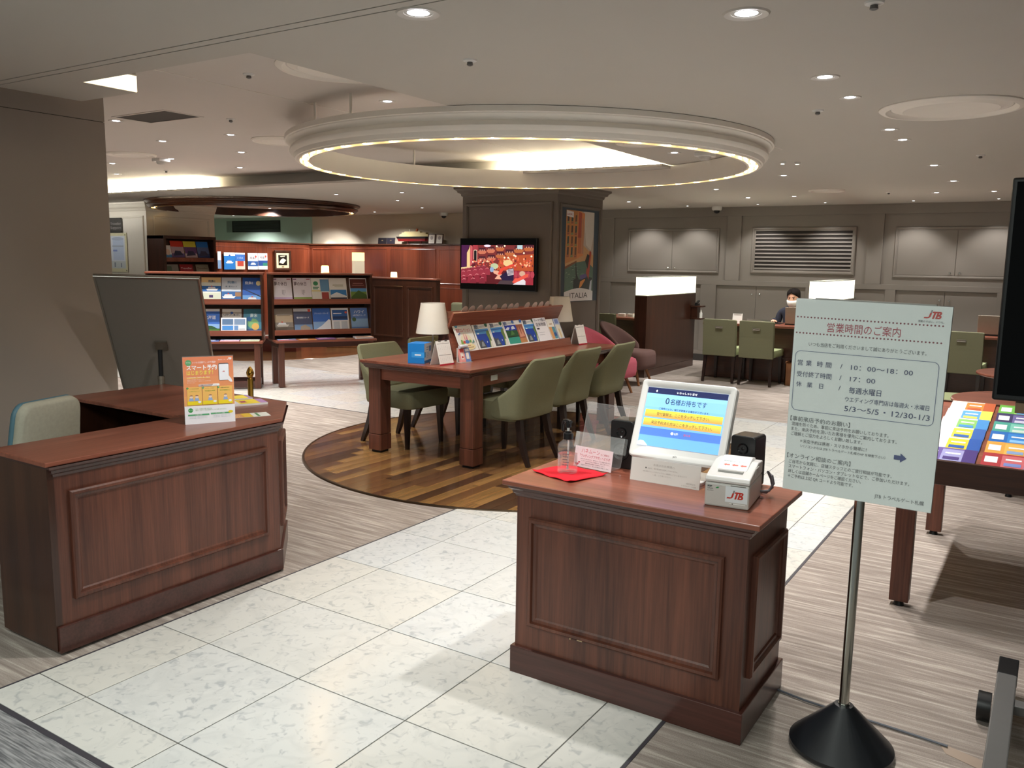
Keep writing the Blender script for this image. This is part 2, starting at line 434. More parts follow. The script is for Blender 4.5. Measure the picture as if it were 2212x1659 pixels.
obj('joint_strip', MB().box(-2.978, -2.97, 1.313, 6.12, 0, 0.003).box(-0.978, -0.968, 1.313, 8.13, 0, 0.003).box(-10.6, -2.97, 6.112, 6.12, 0, 0.003).box(-10.6, -0.978, 8.13, 8.138, 0, 0.003), TRIMD, floor)
def tile(x0, x1, y0, y1):
    cx, cy, r = DISC
    if max(math.hypot(x - cx, y - cy) for x in (x0, x1) for y in (y0, y1)) < r - 0.02: return
    j = 0.0024
    t = MB(); w, d = (x1 - x0) / 2 - j, (y1 - y0) / 2 - j; e = 0.0012
    t.rings([[(-w, -d, 0), (w, -d, 0), (w, d, 0), (-w, d, 0)], [(-w, -d, 0.003), (w, -d, 0.003), (w, d, 0.003), (-w, d, 0.003)],
             [(-w + e, -d + e, 0.0036), (w - e, -d + e, 0.0036), (w - e, d - e, 0.0036), (-w + e, d - e, 0.0036)]], cap1=True)
    k = (round(w, 4), round(d, 4))
    if k not in TM: TM[k] = t.mesh('tile', MARBLE)
    o = obj('tile', TM[k], None, floor); o.location = ((x0 + x1) / 2, (y0 + y1) / 2, 0)
TM = {}
for i in range(len(XM) - 1):
    for j in range(len(YM) - 1): tile(XM[i], XM[i + 1], YM[j], YM[j + 1])
for i in range(len(XC) - 1):
    for j in range(len(YC) - 1): tile(XC[i], XC[i + 1], YC[j], YC[j + 1])

def clip(poly, a, b, c):          # keep a*x+b*y<=c
    out = []
    for i in range(len(poly)):
        p, q = poly[i], poly[(i + 1) % len(poly)]
        dp, dq = a * p[0] + b * p[1] - c, a * q[0] + b * q[1] - c
        if dp <= 0: out.append(p)
        if (dp < 0) != (dq < 0) and dp != dq:
            t = dp / (dp - dq); out.append((p[0] + (q[0] - p[0]) * t, p[1] + (q[1] - p[1]) * t))
    return out
PL = [wood('floor_plank_%d' % i, a, b_, 'Y', rough=0.2, fine=42, coat=0.4) for i, (a, b_) in enumerate((('5c3f2a', '86603a'), ('3f2b20', '5c402c'), ('74532f', 'a67e4e'), ('503628', '785438')))]
wd_disc = obj('wood_floor_disc', MB().lathe([(0.001, 0.0045), (DISC[2], 0.0045)], 96, (DISC[0], DISC[1], 0)), mat('plank_gap', '201510', 0.6), floor)
cp = [(DISC[0] + (DISC[2] - 0.012) * math.cos(2 * PI * i / 90), DISC[1] + (DISC[2] - 0.012) * math.sin(2 * PI * i / 90)) for i in range(90)]
rnd = random.Random(3); PW = 0.0905; g_ = 0.0011
n_ = int(DISC[2] / PW) + 1
for i in range(-n_, n_):
    xa = DISC[0] + i * PW; yb = DISC[1] - DISC[2] - rnd.uniform(0, 0.9)
    while yb < DISC[1] + DISC[2]:
        ye = yb + 0.9
        p = clip(clip(clip(clip(cp, -1, 0, -(xa + g_)), 1, 0, xa + PW - g_), 0, -1, -(yb + g_)), 0, 1, ye - g_)
        if len(p) >= 3:
            xs = sum(q[0] for q in p) / len(p); ys = sum(q[1] for q in p) / len(p)
            o = obj('plank', MB().prism([(q[0] - xs, q[1] - ys) for q in p], 0.0046, 0.0085), rnd.choice(PL), wd_disc)
            o.location = (xs, ys, 0)
        yb = ye
obj('edge_strip', MB().lathe([(DISC[2] - 0.012, 0.0045), (DISC[2] - 0.011, 0.0105), (DISC[2] + 0.004, 0.0105), (DISC[2] + 0.008, 0.0)], 120, (DISC[0], DISC[1], 0)), mat('bronze_edge', '4a3a2a', 0.3, metal=0.6), wd_disc, smooth=True)
obj('wood_floor_disc', MB().lathe([(0.001, 0.006), (1.95, 0.006), (1.955, 0.0)], 96, (-11.226, 9.653, 0)), PL[0], floor)

# ================================================================== CEILING
ZL, ZH = 2.36, 2.50
ceiling = struct(obj('ceiling', MB().box(-17.5, -2.99, -5, 7.28, ZH, ZH + 0.04), CEIL))
def slab(x0, x1, y0, y1, z0=ZL, z1=ZH + 0.02): return obj('ceiling_panel', MB().box(x0, x1, y0, y1, z0, z1), CEILL, ceiling)
slab(-4.76, 5, -5, 2.318); slab(-4.76, 5, 2.326, 2.372); slab(-4.76, 5, 2.38, 2.55)
slab(-4.76, -4.24, 2.55, 2.85); slab(-2.99, 5, 2.55, 13.4); slab(-17.5, -2.99, 7.28, 13.4)
obj('shadow_gap', MB().box(-4.76, 5, 2.318, 2.38, ZL + 0.006, ZL + 0.02), mat('ceiling_gap', '4a453f', 0.7), ceiling)
slab(-17.5, -2.99, 7.0, 7.28, 2.33, 2.352)
obj('ceiling_seam', MB().box(-4.245, -4.238, 2.85, 7.0, ZH - 0.003, ZH), mat('pale_seam', 'e5e0d8', 0.7), ceiling)
obj('access_panel', MB().frame(basis((-2.3, 6.6, ZL), (1, 0, 0), (0, -1, 0)), 0, 0.45, 0, 0.45, [(0, 0.0), (0, 0.0015), (0.012, 0.0015), (0.012, 0)]), CEIL, ceiling)
# cove lamps lying on the ledge at the far side of the raised field
COVE = emit('warm_cove_tube', 'fff0cf', 40)
def cove(x0, x1, lab):
    t = thing('cove_lamp', lab, 'lamp', ((x0 + x1) / 2, 7.15, 2.352))
    n = max(1, round((x1 - x0) / 1.2)); w = (x1 - x0) / n
    for i in range(n):
        a = x0 + i * w - (x0 + x1) / 2
        obj('tube', MB().cyl((a + 0.03, 0, 0.017), (a + w - 0.03, 0, 0.017), 0.012, n=8), COVE, t)
        obj('tube_holder', MB().box(a + 0.02, a + w - 0.02, -0.012, 0.012, 0, 0.004), WHITEP, t)
cove(-12.4, -9.2, 'warm cove light glowing above the ledge at far left of the ceiling')
cove(-4.9, -3.05, 'warm cove light glowing behind the white ring chandelier')
lp = thing('cove_lit_step', 'small bright luminous wedge in the ceiling step above the grey pillar', 'lamp', (-4.239, 2.70, ZL))
obj('diffuser', MB().box(0, 0.006, -0.148, 0.148, 0.002, 0.083), emit('cream_cove_lit_step', 'fff0cc', 0.85), lp)  # ceiling step face; the cove light on it is painted in as emission
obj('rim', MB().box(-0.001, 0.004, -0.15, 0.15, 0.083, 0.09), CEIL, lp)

# ring chandeliers
def ring_lamp(name, label, c, r, z0, z1, m, nb, bulb_e, rods, bz=0.012):
    t = thing(name, label, 'chandelier', (c[0], c[1], z0))
    H = z1 - z0; k = H / 0.162
    pr = [(-0.032, 0), (-0.014, 0), (-0.010, 0.008), (0.0, 0.010), (0.004, 0.018), (0.012, 0.036), (0.030, 0.048), (0.038, 0.062), (0.034, 0.078), (0.024, 0.090),
          (0.030, 0.104), (0.046, 0.116), (0.056, 0.122), (0.058, 0.128), (0.070, 0.131), (0.070, 0.162), (-0.110, 0.162), (-0.110, 0.0), (-0.095, 0.0), (-0.092, 0.030), (-0.035, 0.030)]
    obj('ring_moulding', MB().lathe([(r + a, b * k) for a, b in pr], 160, closed=True), m, t, smooth=True, ang=30)
    bm_ = MB().lathe([(0.0005, -0.013), (0.009, -0.009), (0.0125, 0), (0.009, 0.009), (0.005, 0.015), (0.005, 0.02)], 10).mesh('bulb', emit(name + '_bulb', 'ffce80', bulb_e))
    for i in range(nb):
        a = 2 * PI * (i + 0.3) / nb
        o = obj('bulb', bm_, None, t); o.location = ((r - 0.064) * math.cos(a), (r - 0.064) * math.sin(a), bz * k)
    for a in rods:
        x, y = (r - 0.03) * math.cos(a), (r - 0.03) * math.sin(a)
        obj('suspension_rod', MB().cyl((x, y, H - 0.002), (x, y, ZH - z0), 0.009, n=10), CREAM, t, smooth=True)
    return t
ring_lamp('ring_chandelier', 'large white moulded ring chandelier with warm bulbs under the ceiling', (-3.515, 5.65), 1.73, 2.195, 2.357, CREAM, 48, 36,
          [R(-113), R(-98), R(160), R(115), R(200)])
ring_lamp('ring_chandelier', 'dark brown wooden ring chandelier near the mint green wall', (-11.1, 9.5), 1.60, 2.235, 2.358, WD_X, 26, 4, [], 0.034)

# recessed downlights
LENS = emit('downlight_lens', 'f4f6ff', 9.0)
dl_trim = MB().lathe([(0.034, 0.004), (0.036, -0.001), (0.052, -0.004), (0.056, 0.0)], 24).mesh('trim', mat('downlight_trim', 'c9c4bb', 0.45)); dl_lens = MB().lathe([(0.0005, -0.0025), (0.020, -0.0022), (0.034, 0.002)], 20).mesh('lens', LENS)
def downlight(x, y, z, label, e=1.0, s=1.0, aim=(0, 0, -1), col=NEUTRAL, ang=105, group='recessed ceiling downlights'):
    t = thing('downlight', label, 'downlight', (x, y, z), group=group); t.scale = (s, s, s)
    for n, me in (('trim', dl_trim), ('lens', dl_lens)): obj(n, me, None, t)
    if e: spot((x, y, z - 0.012), SPOT_E * e, ang, col, aim)
ROW = [(3.02, 1.45), (4.18, 1.2), (4.73, 1.0), (5.93, 1.0), (6.44, 1.0), (8.13, 1.0), (9.66, 1.0)]
for i, (y, s) in enumerate(ROW):
    downlight(-1.0, y, ZL, '%s downlight from the camera in the straight row right of the white ring' % ORD[i], 1.0, s)
downlight(-1.99, 2.45, ZL, 'tilted downlight nearest the camera, left of the ceiling groove', 1.2, 1.45, (-0.35, 0.25, -1))
PAIRS = [(-3.46, 9.7, 'downlight above the brown partition with glowing top nearest the pillar'), (-2.35, 8.46, 'downlight on the ceiling just beyond the right end of white ring'),
         (-3.51, 11.05, 'left downlight of the pair above the counter of the masked clerk'), (-2.92, 11.03, 'right downlight of the pair above the counter of the masked clerk'),
         (-1.31, 11.06, 'left downlight of the pair above the counter by the black screen'), (-0.73, 11.09, 'right downlight of the pair above the counter by the black screen'),
         (-5.27, 11.2, 'downlight beside the right edge of the poster pillar cornice'), (-2.64, 6.41, 'downlight seen through the white ring beside the square detector')]
for x, y, lab in PAIRS: downlight(x, y, ZL, lab, 1.0, 0.95)
for i, x in enumerate((-5.6, -4.82, -3.76, -2.83, -1.72, -0.75)):
    downlight(x, 12.30, ZL, '%s from left of the small downlights washing the panelled back wall' % ORD[i], 0.34, 0.6, (0, 0.22, -1), ang=95)
for x, y, lab in ((-8.37, 8.55, 'bright downlight right above the end of the dark wooden ring'), (-7.3, 8.65, 'left of the two downlights close to the pillar cornice, nearer row'),
                  (-8.33, 9.77, 'downlight over the dark booth panels, nearer of two'), (-9.1, 11.3, 'bright downlight left of the dome camera above the ship model'),
                  (-10.74, 11.95, 'low downlight near the beige wall left of the ship model'), (-7.0, 9.93, 'downlight touching the left edge of the pillar cornice'),
                  (-14.84, 12.1, 'single downlight glowing below the dark wooden ring in the mint alcove')):
    downlight(x, y, ZL, lab, 1.7 if x < -14 else 1.2, 0.9, ang=150 if x < -9 else 105)
downlight(-12.7, 12.3, ZL, 'wall washing downlight behind the dark ring making the pale scallop', 1.2, 0.7, (0, 0.3, -1), ang=60)
for x, y, lab in ((-3.73, 4.28, 'downlight in the raised ceiling between ring rod and ring edge'), (-6.09, 3.91, 'downlight beside the dark ceiling grille, next to grey pillar'),
                  (-6.77, 4.78, 'downlight just above the round ceiling loudspeaker at left'), (-7.9, 5.67, 'downlight right of the box shaped ceiling sensor at left'),
                  (-5.89, 4.8, 'upper of the three downlights stacked above the dark ring'), (-6.76, 5.63, 'middle of the three downlights stacked above the dark ring'),
                  (-7.92, 6.57, 'lowest of the three downlights stacked above the dark ring'), (-8.91, 5.65, 'downlight next to the pillar edge above the cove glow'),
                  (-10.01, 6.4, 'farthest downlight over the warm cove at left edge')):
    downlight(x, y, ZH, lab, 1.4, 1.0)
for x, y, z, lab in ((-13.4, 7.2, ZL, 'downlight above the white pier plates, behind the grey pier'), (-11.9, 10.5, ZL, 'downlight above the dark ring before the red brown wainscot'), (-12.0, 11.9, ZL, 'downlight in the back left corner above the framed ship picture')):  # extra lamps, added out of sight to brighten the back left walls
    downlight(x, y, z, lab, 1.9, 0.9, (0, 0.9, -0.6) if x < -13 else (-0.35, 0.2, -1), ang=150 if x < -13 else 120)
# two small aimed spots next to the ring
for i, (x, y) in enumerate(((-2.06, 7.36), (-1.96, 7.44))):
    t = thing('accent_spot', '%s tiny accent spot shining just right of white ring' % ('larger' if i == 0 else 'smaller'), 'spot lamp', (x, y, ZL))
    obj('socket', MB().lathe([(0.026, 0.0), (0.026, -0.012), (0.015, -0.018)], 14), WHITEP, t, smooth=True)
    obj('lens', MB().lathe([(0.0005, -0.0175), (0.015, -0.0175)], 12), emit('warm_spot_lens', 'fff4d0', 14), t)

# round air diffusers / loudspeakers
def diffuser(x, y, z, r, label):
    t = thing('round_air_diffuser', label, 'air vent', (x, y, z), group='round ceiling air vents')
    obj('outer_ring', MB().lathe([(r, 0.001), (r, -0.006), (r * 0.96, -0.016), (r * 0.90, -0.018), (r * 0.86, -0.004), (r * 0.84, 0.0)], 48), CREAM, t, smooth=True)
    obj('inner_cone', MB().lathe([(r * 0.82, -0.001), (r * 0.72, -0.006), (r * 0.66, -0.016), (r * 0.62, -0.012), (0.0005, -0.012)], 48), CREAM, t, smooth=True)
diffuser(-0.59, 5.27, ZL, 0.36, 'large round air vent in the ceiling at upper right')
diffuser(-2.63, 5.75, ZL, 0.18, 'small round ceiling vent seen through the white ring')
diffuser(-2.36, 10.29, ZL, 0.20, 'flat round vent in the ceiling near the back wall louvre')
diffuser(-3.30, 3.42, ZH, 0.34, 'round air vent half hidden by the ceiling edge above the white ring')
diffuser(-5.75, 5.23, ZH, 0.26, 'faint round vent left of the white ring')
diffuser(-7.92, 5.23, ZH, 0.24, 'round ceiling vent in the raised ceiling near the grey pillar')
def sprinkler(x, y, z, label):
    t = thing('ceiling_sprinkler', label, 'sprinkler', (x, y, z), group='ceiling sprinklers')
    obj('escutcheon', MB().lathe([(0.032, 0.0), (0.030, -0.006), (0.014, -0.010), (0.0005, -0.010)], 20), WHITEP, t, smooth=True)
    obj('head', MB().lathe([(0.012, -0.009), (0.014, -0.022), (0.006, -0.026), (0.0005, -0.026)], 14), GREYM, t, smooth=True)
for x, y, z, lab in ((-2.24, 3.11, ZL, 'ceiling sprinkler head above the near rim of white ring'), (-0.6, 3.1, ZL, 'ceiling sprinkler head cut by the top edge of the picture'),
                     (-1.23, 5.03, ZL, 'ceiling sprinkler head left of the large round air vent'), (-0.61, 7.55, ZL, 'tiny dark sprinkler head below the large round air vent'),
                     (-3.87, 3.29, ZH, 'ceiling sprinkler head in the raised ceiling at upper left'), (-9.02, 6.4, ZH, 'small sprinkler head over the cove glow at left'),
                     (-5.22, 4.26, ZH, 'sprinkler head right of the dark ceiling grille'), (-1.78, 10.8, ZL, 'tiny sprinkler head in the ceiling above the third wall cabinet')):
    sprinkler(x, y, z, lab)
def detector(x, y, z, label):
    t = thing('ceiling_sensor', label, 'sensor', (x, y, z))
    obj('base', MB().box(-0.065, 0.065, -0.065, 0.065, -0.03, 0), WHITEP, t, bevel=0.004)
    obj('dome', MB().lathe([(0.05, -0.03), (0.042, -0.05), (0.03, -0.058), (0.0005, -0.06)], 20), GREYP, t, smooth=True)
detector(-2.43, 6.52, ZL, 'square ceiling sensor seen through the right half of white ring')
detector(-8.0, 5.62, ZH, 'box shaped ceiling sensor under the raised ceiling at left')
gr = thing('ceiling_grille', 'dark rectangular return air grille in the raised ceiling at left', 'air vent', (-5.63, 3.94, ZH))
obj('frame', MB().frame(basis((0, 0, 0), (1, 0, 0), (0, -1, 0)), -0.29, 0.29, -0.145, 0.145, [(-0.02, 0), (-0.02, 0.004), (0, 0.004), (0, 0.0)]), CEIL, gr)
obj('mesh_panel', MB().box(-0.29, 0.29, -0.145, 0.145, -0.002, 0.0), mat('dark_grille_mesh', '3b352f', 0.7, var=0.3, scale=300), gr)
def dome_cam(x, y, label):
    t = thing('dome_camera', label, 'camera', (x, y, ZL))
    obj('housing', MB().lathe([(0.075, 0.0), (0.078, -0.03), (0.07, -0.055), (0.05, -0.06)], 24), WHITEP, t, smooth=True)
    obj('dome', MB().lathe([(0.045, -0.058), (0.04, -0.085), (0.022, -0.10), (0.0005, -0.105)], 20), BLK, t, smooth=True)
dome_cam(-4.45, 12.55, 'white dome camera on the ceiling between first cabinet and louvre')
dome_cam(-9.6, 12.55, 'white dome camera on the ceiling left of the pillar with television')

# ================================================================== WALLS
YB = 12.77
wall_back = struct(obj('wall_back', MB().box(-6.7, 5, YB, YB + 0.15, 0, ZL), WALL_T))
FB = basis((0, YB, 0), (1, 0, 0), (0, 0, 1))          # xy plane of the back wall, z out into the room
MOULD = [(0.0, 0.0), (0.0, 0.012), (0.008, 0.020), (0.022, 0.020), (0.030, 0.010), (0.040, 0.010), (0.040, 0.0)]
def wl(name, x0, x1, z0, z1, d=0.03): return obj(name, MB().box(x0, x1, YB - d, YB, z0, z1), WALL_T, wall_back, bevel=0.003)
wl('top_rail', -6.7, 5, 2.225, ZL); wl('middle_rail', -6.7, 5, 1.185, 1.26); wl('base_rail', -6.7, 5, 0.10, 0.16, 0.028)
for a, b in ((-6.7, -6.245), (-4.344, -4.124), (-2.328, -2.125), (-0.10, 0.10), (2.0, 2.2)): wl('stile', a, b, 1.26, 2.225)
for a, b in ((-6.7, -6.28), (-4.72, -4.47), (-3.13, -2.95), (-2.05, -1.915), (-0.69, -0.45)): wl('stile', a, b, 0.16, 1.185)
struct(obj('baseboard_back', MB().box(-6.7, 5, YB - 0.035, YB, 0, 0.10), mat('dark_baseboard', '3e3b39', 0.5)))

KNOB = MB().lathe([(0.005, 0.0), (0.005, 0.008), (0.012, 0.012), (0.013, 0.018), (0.008, 0.022), (0.0005, 0.022)], 12).mesh('knob', CHROME)
def cupboard(name, label, x0, x1, z0, z1, split, kz, framed=True, single=False, knob_side=1):
    t = thing(name, label, 'cabinet', ((x0 + x1) / 2, YB, z0)); cx = (x0 + x1) / 2
    M = basis((-cx, 0, 0), (1, 0, 0), (0, 0, 1)); hh = z1 - z0
    i = 0.0
    if framed:
        obj('frame_moulding', MB().frame(M, x0, x1, 0, hh, MOULD), WALL_T, t); i = 0.042
    doors = [(x0 + i, x1 - i)] if single else [(x0 + i, split - 0.003), (split + 0.003, x1 - i)]
    for k, (a, b) in enumerate(doors):
        d = obj('door', MB().obox(M, a, b, i, hh - i, 0.0, 0.008), WALL_T, t, bevel=0.002)
        kx = (b - 0.055) if (k == 0 and not single) or (single and knob_side > 0) else (a + 0.055)
        o = obj('knob', KNOB, None, d); o.matrix_local = M @ T(kx, kz - z0, 0.008)
    return t
cupboard('wall_cabinet', 'framed two door wall cabinet left of the louvre, behind glowing partition', -5.99, -4.46, 1.362, 2.045, -5.225, 1.43)
cupboard('wall_cabinet', 'framed two door wall cabinet right of the louvre, next to black screen', -1.975, -0.45, 1.356, 2.044, -1.21, 1.43)
for a, b, s, lab in ((-6.28, -4.72, -5.5, 'low grey cupboard doors beside the poster pillar'), (-4.47, -3.13, -3.854, 'low grey cupboard doors left behind the masked clerk'),
                     (-2.95, -2.05, -2.5, 'low grey cupboard doors behind the second glowing partition'), (-1.915, -0.69, -1.305, 'low grey cupboard doors above the opening hours sign')):
    cupboard('low_cupboard', lab, a, b, 0.16, 1.175, s, 1.06, framed=False)
lv = thing('louvre_vent', 'framed horizontal louvre vent in the middle of the back wall', 'air vent', (-3.219, YB, 1.375))
M_ = basis((0, 0, 0), (1, 0, 0), (0, 0, 1)); w2 = 0.741
obj('frame', MB().frame(M_, -w2, w2, 0, 0.68, [(0, 0), (0, 0.014), (0.012, 0.024), (0.03, 0.024), (0.04, 0.012), (0.055, 0.012), (0.055, 0.0)]), WALL_T, lv)
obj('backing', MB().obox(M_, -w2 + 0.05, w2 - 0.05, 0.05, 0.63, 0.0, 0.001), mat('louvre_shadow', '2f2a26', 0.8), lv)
sl = MB().obox(M_ @ T(0, 0, 0.006) @ RX(R(-24)), -w2 + 0.056, w2 - 0.056, -0.004, 0.046, -0.003, 0.003).mesh('slat', WALL_T)
for i in range(10):
    o = obj('slat', sl, None, lv); o.location = (0, 0, 0.068 + i * 0.0555)

# left part of the back wall with wooden wainscot
wall_bl = struct(obj('wall_back_left', MB().box(-13.2, -6.7, YB, YB + 0.15, 0, ZL), BEIGEW))
obj('wainscot', MB().box(-13.15, -6.7, YB - 0.30, YB, 0, 1.765), WP_Z, wall_bl)
obj('wainscot_cap', MB().box(-13.2, -6.7, YB - 0.325, YB, 1.765, 1.79), WD_X, wall_bl, bevel=0.004)
M_ = basis((0, YB - 0.30, 0), (1, 0, 0), (0, 0, 1))
for a in (-12.9, -12.0, -10.82, -9.65, -8.9, -8.0):
    for z0, z1 in ((0.25, 1.0), (1.06, 1.70)):
        obj('wainscot_panel', MB().frame(M_, a, a + (0.82 if a in (-12.9, -8.9) else 1.1), z0, z1, [(0, 0), (0, 0.008), (0.01, 0.012), (0.022, 0.004), (0.03, 0.004)], fill=True), WP_Z, wall_bl)
wall_left = struct(obj('wall_left', MB().box(-13.15, -12.98, 9.85, YB, 0, 1.775), WP_Z))
obj('wainscot_cap', MB().box(-13.2, -12.95, 9.85, YB - 0.3, 1.775, 1.80), WD_X, wall_left, bevel=0.004)
M_ = basis((-12.98, 0, 0), (0, 1, 0), (0, 0, 1))
for a in (10.0, 11.35):
    obj('wainscot_panel', MB().frame(M_, a, a + 1.1, 0.3, 1.70, [(0, 0), (0, 0.008), (0.01, 0.012), (0.022, 0.004), (0.03, 0.004)], fill=True), WP_Z, wall_left)
struct(obj('wall_mint', MB().box(-17.4, -13.2, 12.9, 13.0, 0, ZL), MINT))
struct(obj('wall_far_left', MB().box(-17.5, -17.38, 6, 13, 0, ZL), MINT))
wc = struct(obj('wall_white_pier', MB().box(-17.38, -12.55, 8.5, 9.82, 0, ZL), WHITEW))
M1 = basis((0, 8.5, 0), (1, 0, 0), (0, 0, 1)); M2 = basis((-12.55, 0, 0), (0, 1, 0), (0, 0, 1))
obj('panel_moulding', MB().frame(M1, -14.2, -12.62, 0.3, 2.14, MOULD), WHITEW, wc)
obj('panel_moulding', MB().frame(M2, 8.62, 9.72, 0.3, 2.14, MOULD), WHITEW, wc)
cr_ = [(0.0, 2.22), (0.012, 2.23), (0.018, 2.26), (0.04, 2.28), (0.055, 2.32), (0.07, 2.34), (0.07, ZL)]
obj('cornice', MB().rings([[(-17.3, 8.5 - a, z), (-12.55 + a, 8.5 - a, z), (-12.55 + a, 9.83, z), (-17.3, 9.83, z)] for a, z in cr_]), WHITEW, wc)
struct(obj('wall_far_left_side', MB().box(-17.5, -17.38, -5, 8.5, 0, ZH), WHITEW))
# grey pier at the near left
PIER = mat('warm_grey_pier_paint', 'a0948a', 0.65, var=0.03, scale=5)
wp = struct(obj('wall_grey_pier', MB().box(-5.9, -4.9, -5, 3.07, 0, 2.283), PIER))
obj('upper_band', MB().box(-5.9, -4.9, -5, 3.07, 2.2865, ZH), PIER, wp)
obj('joint', MB().box(-5.89, -4.906, -5, 3.064, 2.283, 2.2865), mat('black_joint', '15120f', 0.8), wp)
struct(obj('wall_right', MB().box(4.9, 5, -5, 13.4, 0, ZL), WALL_T))

# pillar with television and poster
PX0, PX1, PY0, PY1 = -6.11, -4.80, 8.36, 9.46
pil = struct(obj('wall_pillar', MB().box(PX0, PX1, PY0, PY1, 0, ZL), PILL))
prof = [(0.0, 2.25), (0.014, 2.262), (0.018, 2.285), (0.045, 2.298), (0.052, 2.318), (0.080, 2.338), (0.080, ZL)]
obj('cornice', MB().rings([[(PX0 - a, PY0 - a, z), (PX1 + a, PY0 - a, z), (PX1 + a, PY1 + a, z), (PX0 - a, PY1 + a, z)] for a, z in prof]), PILL, pil)
MF = basis((0, PY0, 0), (1, 0, 0), (0, 0, 1)); MS = basis((PX1, 0, 0), (0, 1, 0), (0, 0, 1))
obj('panel_moulding', MB().frame(MF, PX0 + 0.05, PX1 - 0.06, 0.25, 2.17, MOULD), PILL, pil)
obj('panel_moulding', MB().frame(MS, PY0 + 0.05, PY1 - 0.06, 0.25, 2.155, MOULD), PILL, pil)
obj('skirting', MB().box(PX0 - 0.012, PX1 + 0.012, PY0 - 0.012, PY1 + 0.012, 0, 0.12), PILL, pil, bevel=0.003)
# ================================================================== DESKS
PANEL = [(0.0, 0.0), (0.0, 0.010), (0.006, 0.014), (0.014, 0.014), (0.018, 0.006), (0.026, 0.004), (0.034, -0.004), (0.034, -0.0005)]
PANELF = [(0.0, 0.0), (0.0, 0.012), (0.006, 0.018), (0.016, 0.018), (0.020, 0.008), (0.030, 0.006), (0.036, 0.0015)]
def top_moulding(poly_fn, z0, z1):
    """stepped edge below a worktop: poly_fn(offset) gives the outline"""
    prof = [(0.0, z0), (0.004, z0), (0.006, z0 + 0.008), (0.012, z0 + 0.012), (0.014, z0 + 0.022), (0.024, z0 + 0.030), (0.026, z1)]
    return MB().rings([[(x, y, z) for x, y in poly_fn(a)] for a, z in prof])
def rectp(x0, x1, y0, y1): return lambda a: [(x0 - a, y0 - a), (x1 + a, y0 - a), (x1 + a, y1 + a), (x0 - a, y1 + a)]

# kiosk desk in the foreground
kd = thing('kiosk_desk', 'dark mahogany kiosk desk with framed panels in the right foreground', 'desk', (-1.15, 2.71, 0))
kx0, kx1, ky0, ky1, kz = -0.420, 0.418, -0.218, 0.222, 0.728
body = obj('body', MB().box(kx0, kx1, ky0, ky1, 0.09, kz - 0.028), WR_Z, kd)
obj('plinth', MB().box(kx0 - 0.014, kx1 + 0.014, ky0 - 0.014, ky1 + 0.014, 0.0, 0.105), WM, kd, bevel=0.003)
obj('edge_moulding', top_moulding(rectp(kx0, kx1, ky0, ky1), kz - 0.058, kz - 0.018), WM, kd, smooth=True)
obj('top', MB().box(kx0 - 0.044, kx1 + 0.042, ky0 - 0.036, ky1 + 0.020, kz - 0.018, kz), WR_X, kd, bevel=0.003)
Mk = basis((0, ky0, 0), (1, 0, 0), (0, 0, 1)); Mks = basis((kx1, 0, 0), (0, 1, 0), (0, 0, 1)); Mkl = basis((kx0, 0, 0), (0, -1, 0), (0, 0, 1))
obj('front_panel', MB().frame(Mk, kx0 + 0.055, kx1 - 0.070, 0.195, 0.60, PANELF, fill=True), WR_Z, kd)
obj('side_panel', MB().frame(Mks, ky0 + 0.055, ky1 - 0.035, 0.195, 0.60, PANELF, fill=True), WR_Z, kd)
obj('side_panel', MB().frame(Mkl, -ky1 + 0.035, -ky0 - 0.055, 0.195, 0.60, PANELF, fill=True), WR_Z, kd)
obj('chip', MB().obox(Mk, -0.155, -0.135, 0.196, 0.199, 0.014, 0.0185).obox(Mk, -0.185, -0.180, 0.193, 0.197, 0.014, 0.0185), mat('bare_wood_chip', 'b49a78', 0.8), body)
kc = [(-0.35, 2.93), (-0.30, 3.02), (-0.12, 2.99), (0.1, 2.88), (0.25, 2.93), (0.42, 2.88)]
tag(obj('floor_cable', MB().tube([(-0.73 + 0.0, 2.90, 0.006)] + [(-0.62, 2.875, 0.006), (-0.5, 2.865, 0.006), (-0.38, 2.86, 0.006), (-0.26, 2.85, 0.006), (-0.17, 2.84, 0.006)], 0.004, 6), mat('grey_yellow_cable', '5c6068', 0.5), smooth=True), 'thin grey cable lying on the carpet from kiosk desk past cone base', 'cable')
tag(obj('carpet_tape', MB().prism([(-0.20, 2.86), (-0.17, 2.80), (0.10, 2.70), (0.09, 2.775)], 0.0, 0.0015), mat('beige_tape', '9c8a7b', 0.6)), 'beige tape strip holding a cable to the carpet near the sign', 'tape')

# L shaped reception desk on the left
ld = thing('reception_desk', 'corner shaped mahogany reception desk at left with framed front panel', 'desk', (-3.05, 2.2, 0))
zt = 0.7525
def ldp(a):
    return [(-0.365 - a * 0, -0.565 - a), (0.005 + a, -0.565 - a), (0.005 + a, 0.50 + a * 0.4), (-0.315 + a * 0.4, 0.82 + a), (-1.315 - a, 0.82 + a), (-1.315 - a, 0.25), (-0.365, 0.25)]
def pr2(poly, z0, z1, mi=0): return MB().prism(poly, z0, z1, mi)
obj('body', pr2([(-0.02, -0.565), (0.005, -0.565), (0.005, 0.50), (-0.315, 0.82), (-1.315, 0.82), (-1.315, 0.795), (-0.33, 0.795), (-0.02, 0.49)], 0.06, zt - 0.03), WR_Z, ld)
obj('side_panel', MB().box(-0.38, 0.005, -0.59, -0.565, 0.02, zt - 0.02), WD_Z, ld)
obj('end_panel', MB().box(-1.315, -1.29, 0.25, 0.80, 0.02, zt - 0.02), WD_Z, ld)
obj('inner_shelf', MB().box(-0.36, -0.02, -0.55, 0.30, 0.50, 0.52).box(-1.29, -0.36, 0.28, 0.79, 0.40, 0.42), WD_Z, ld)
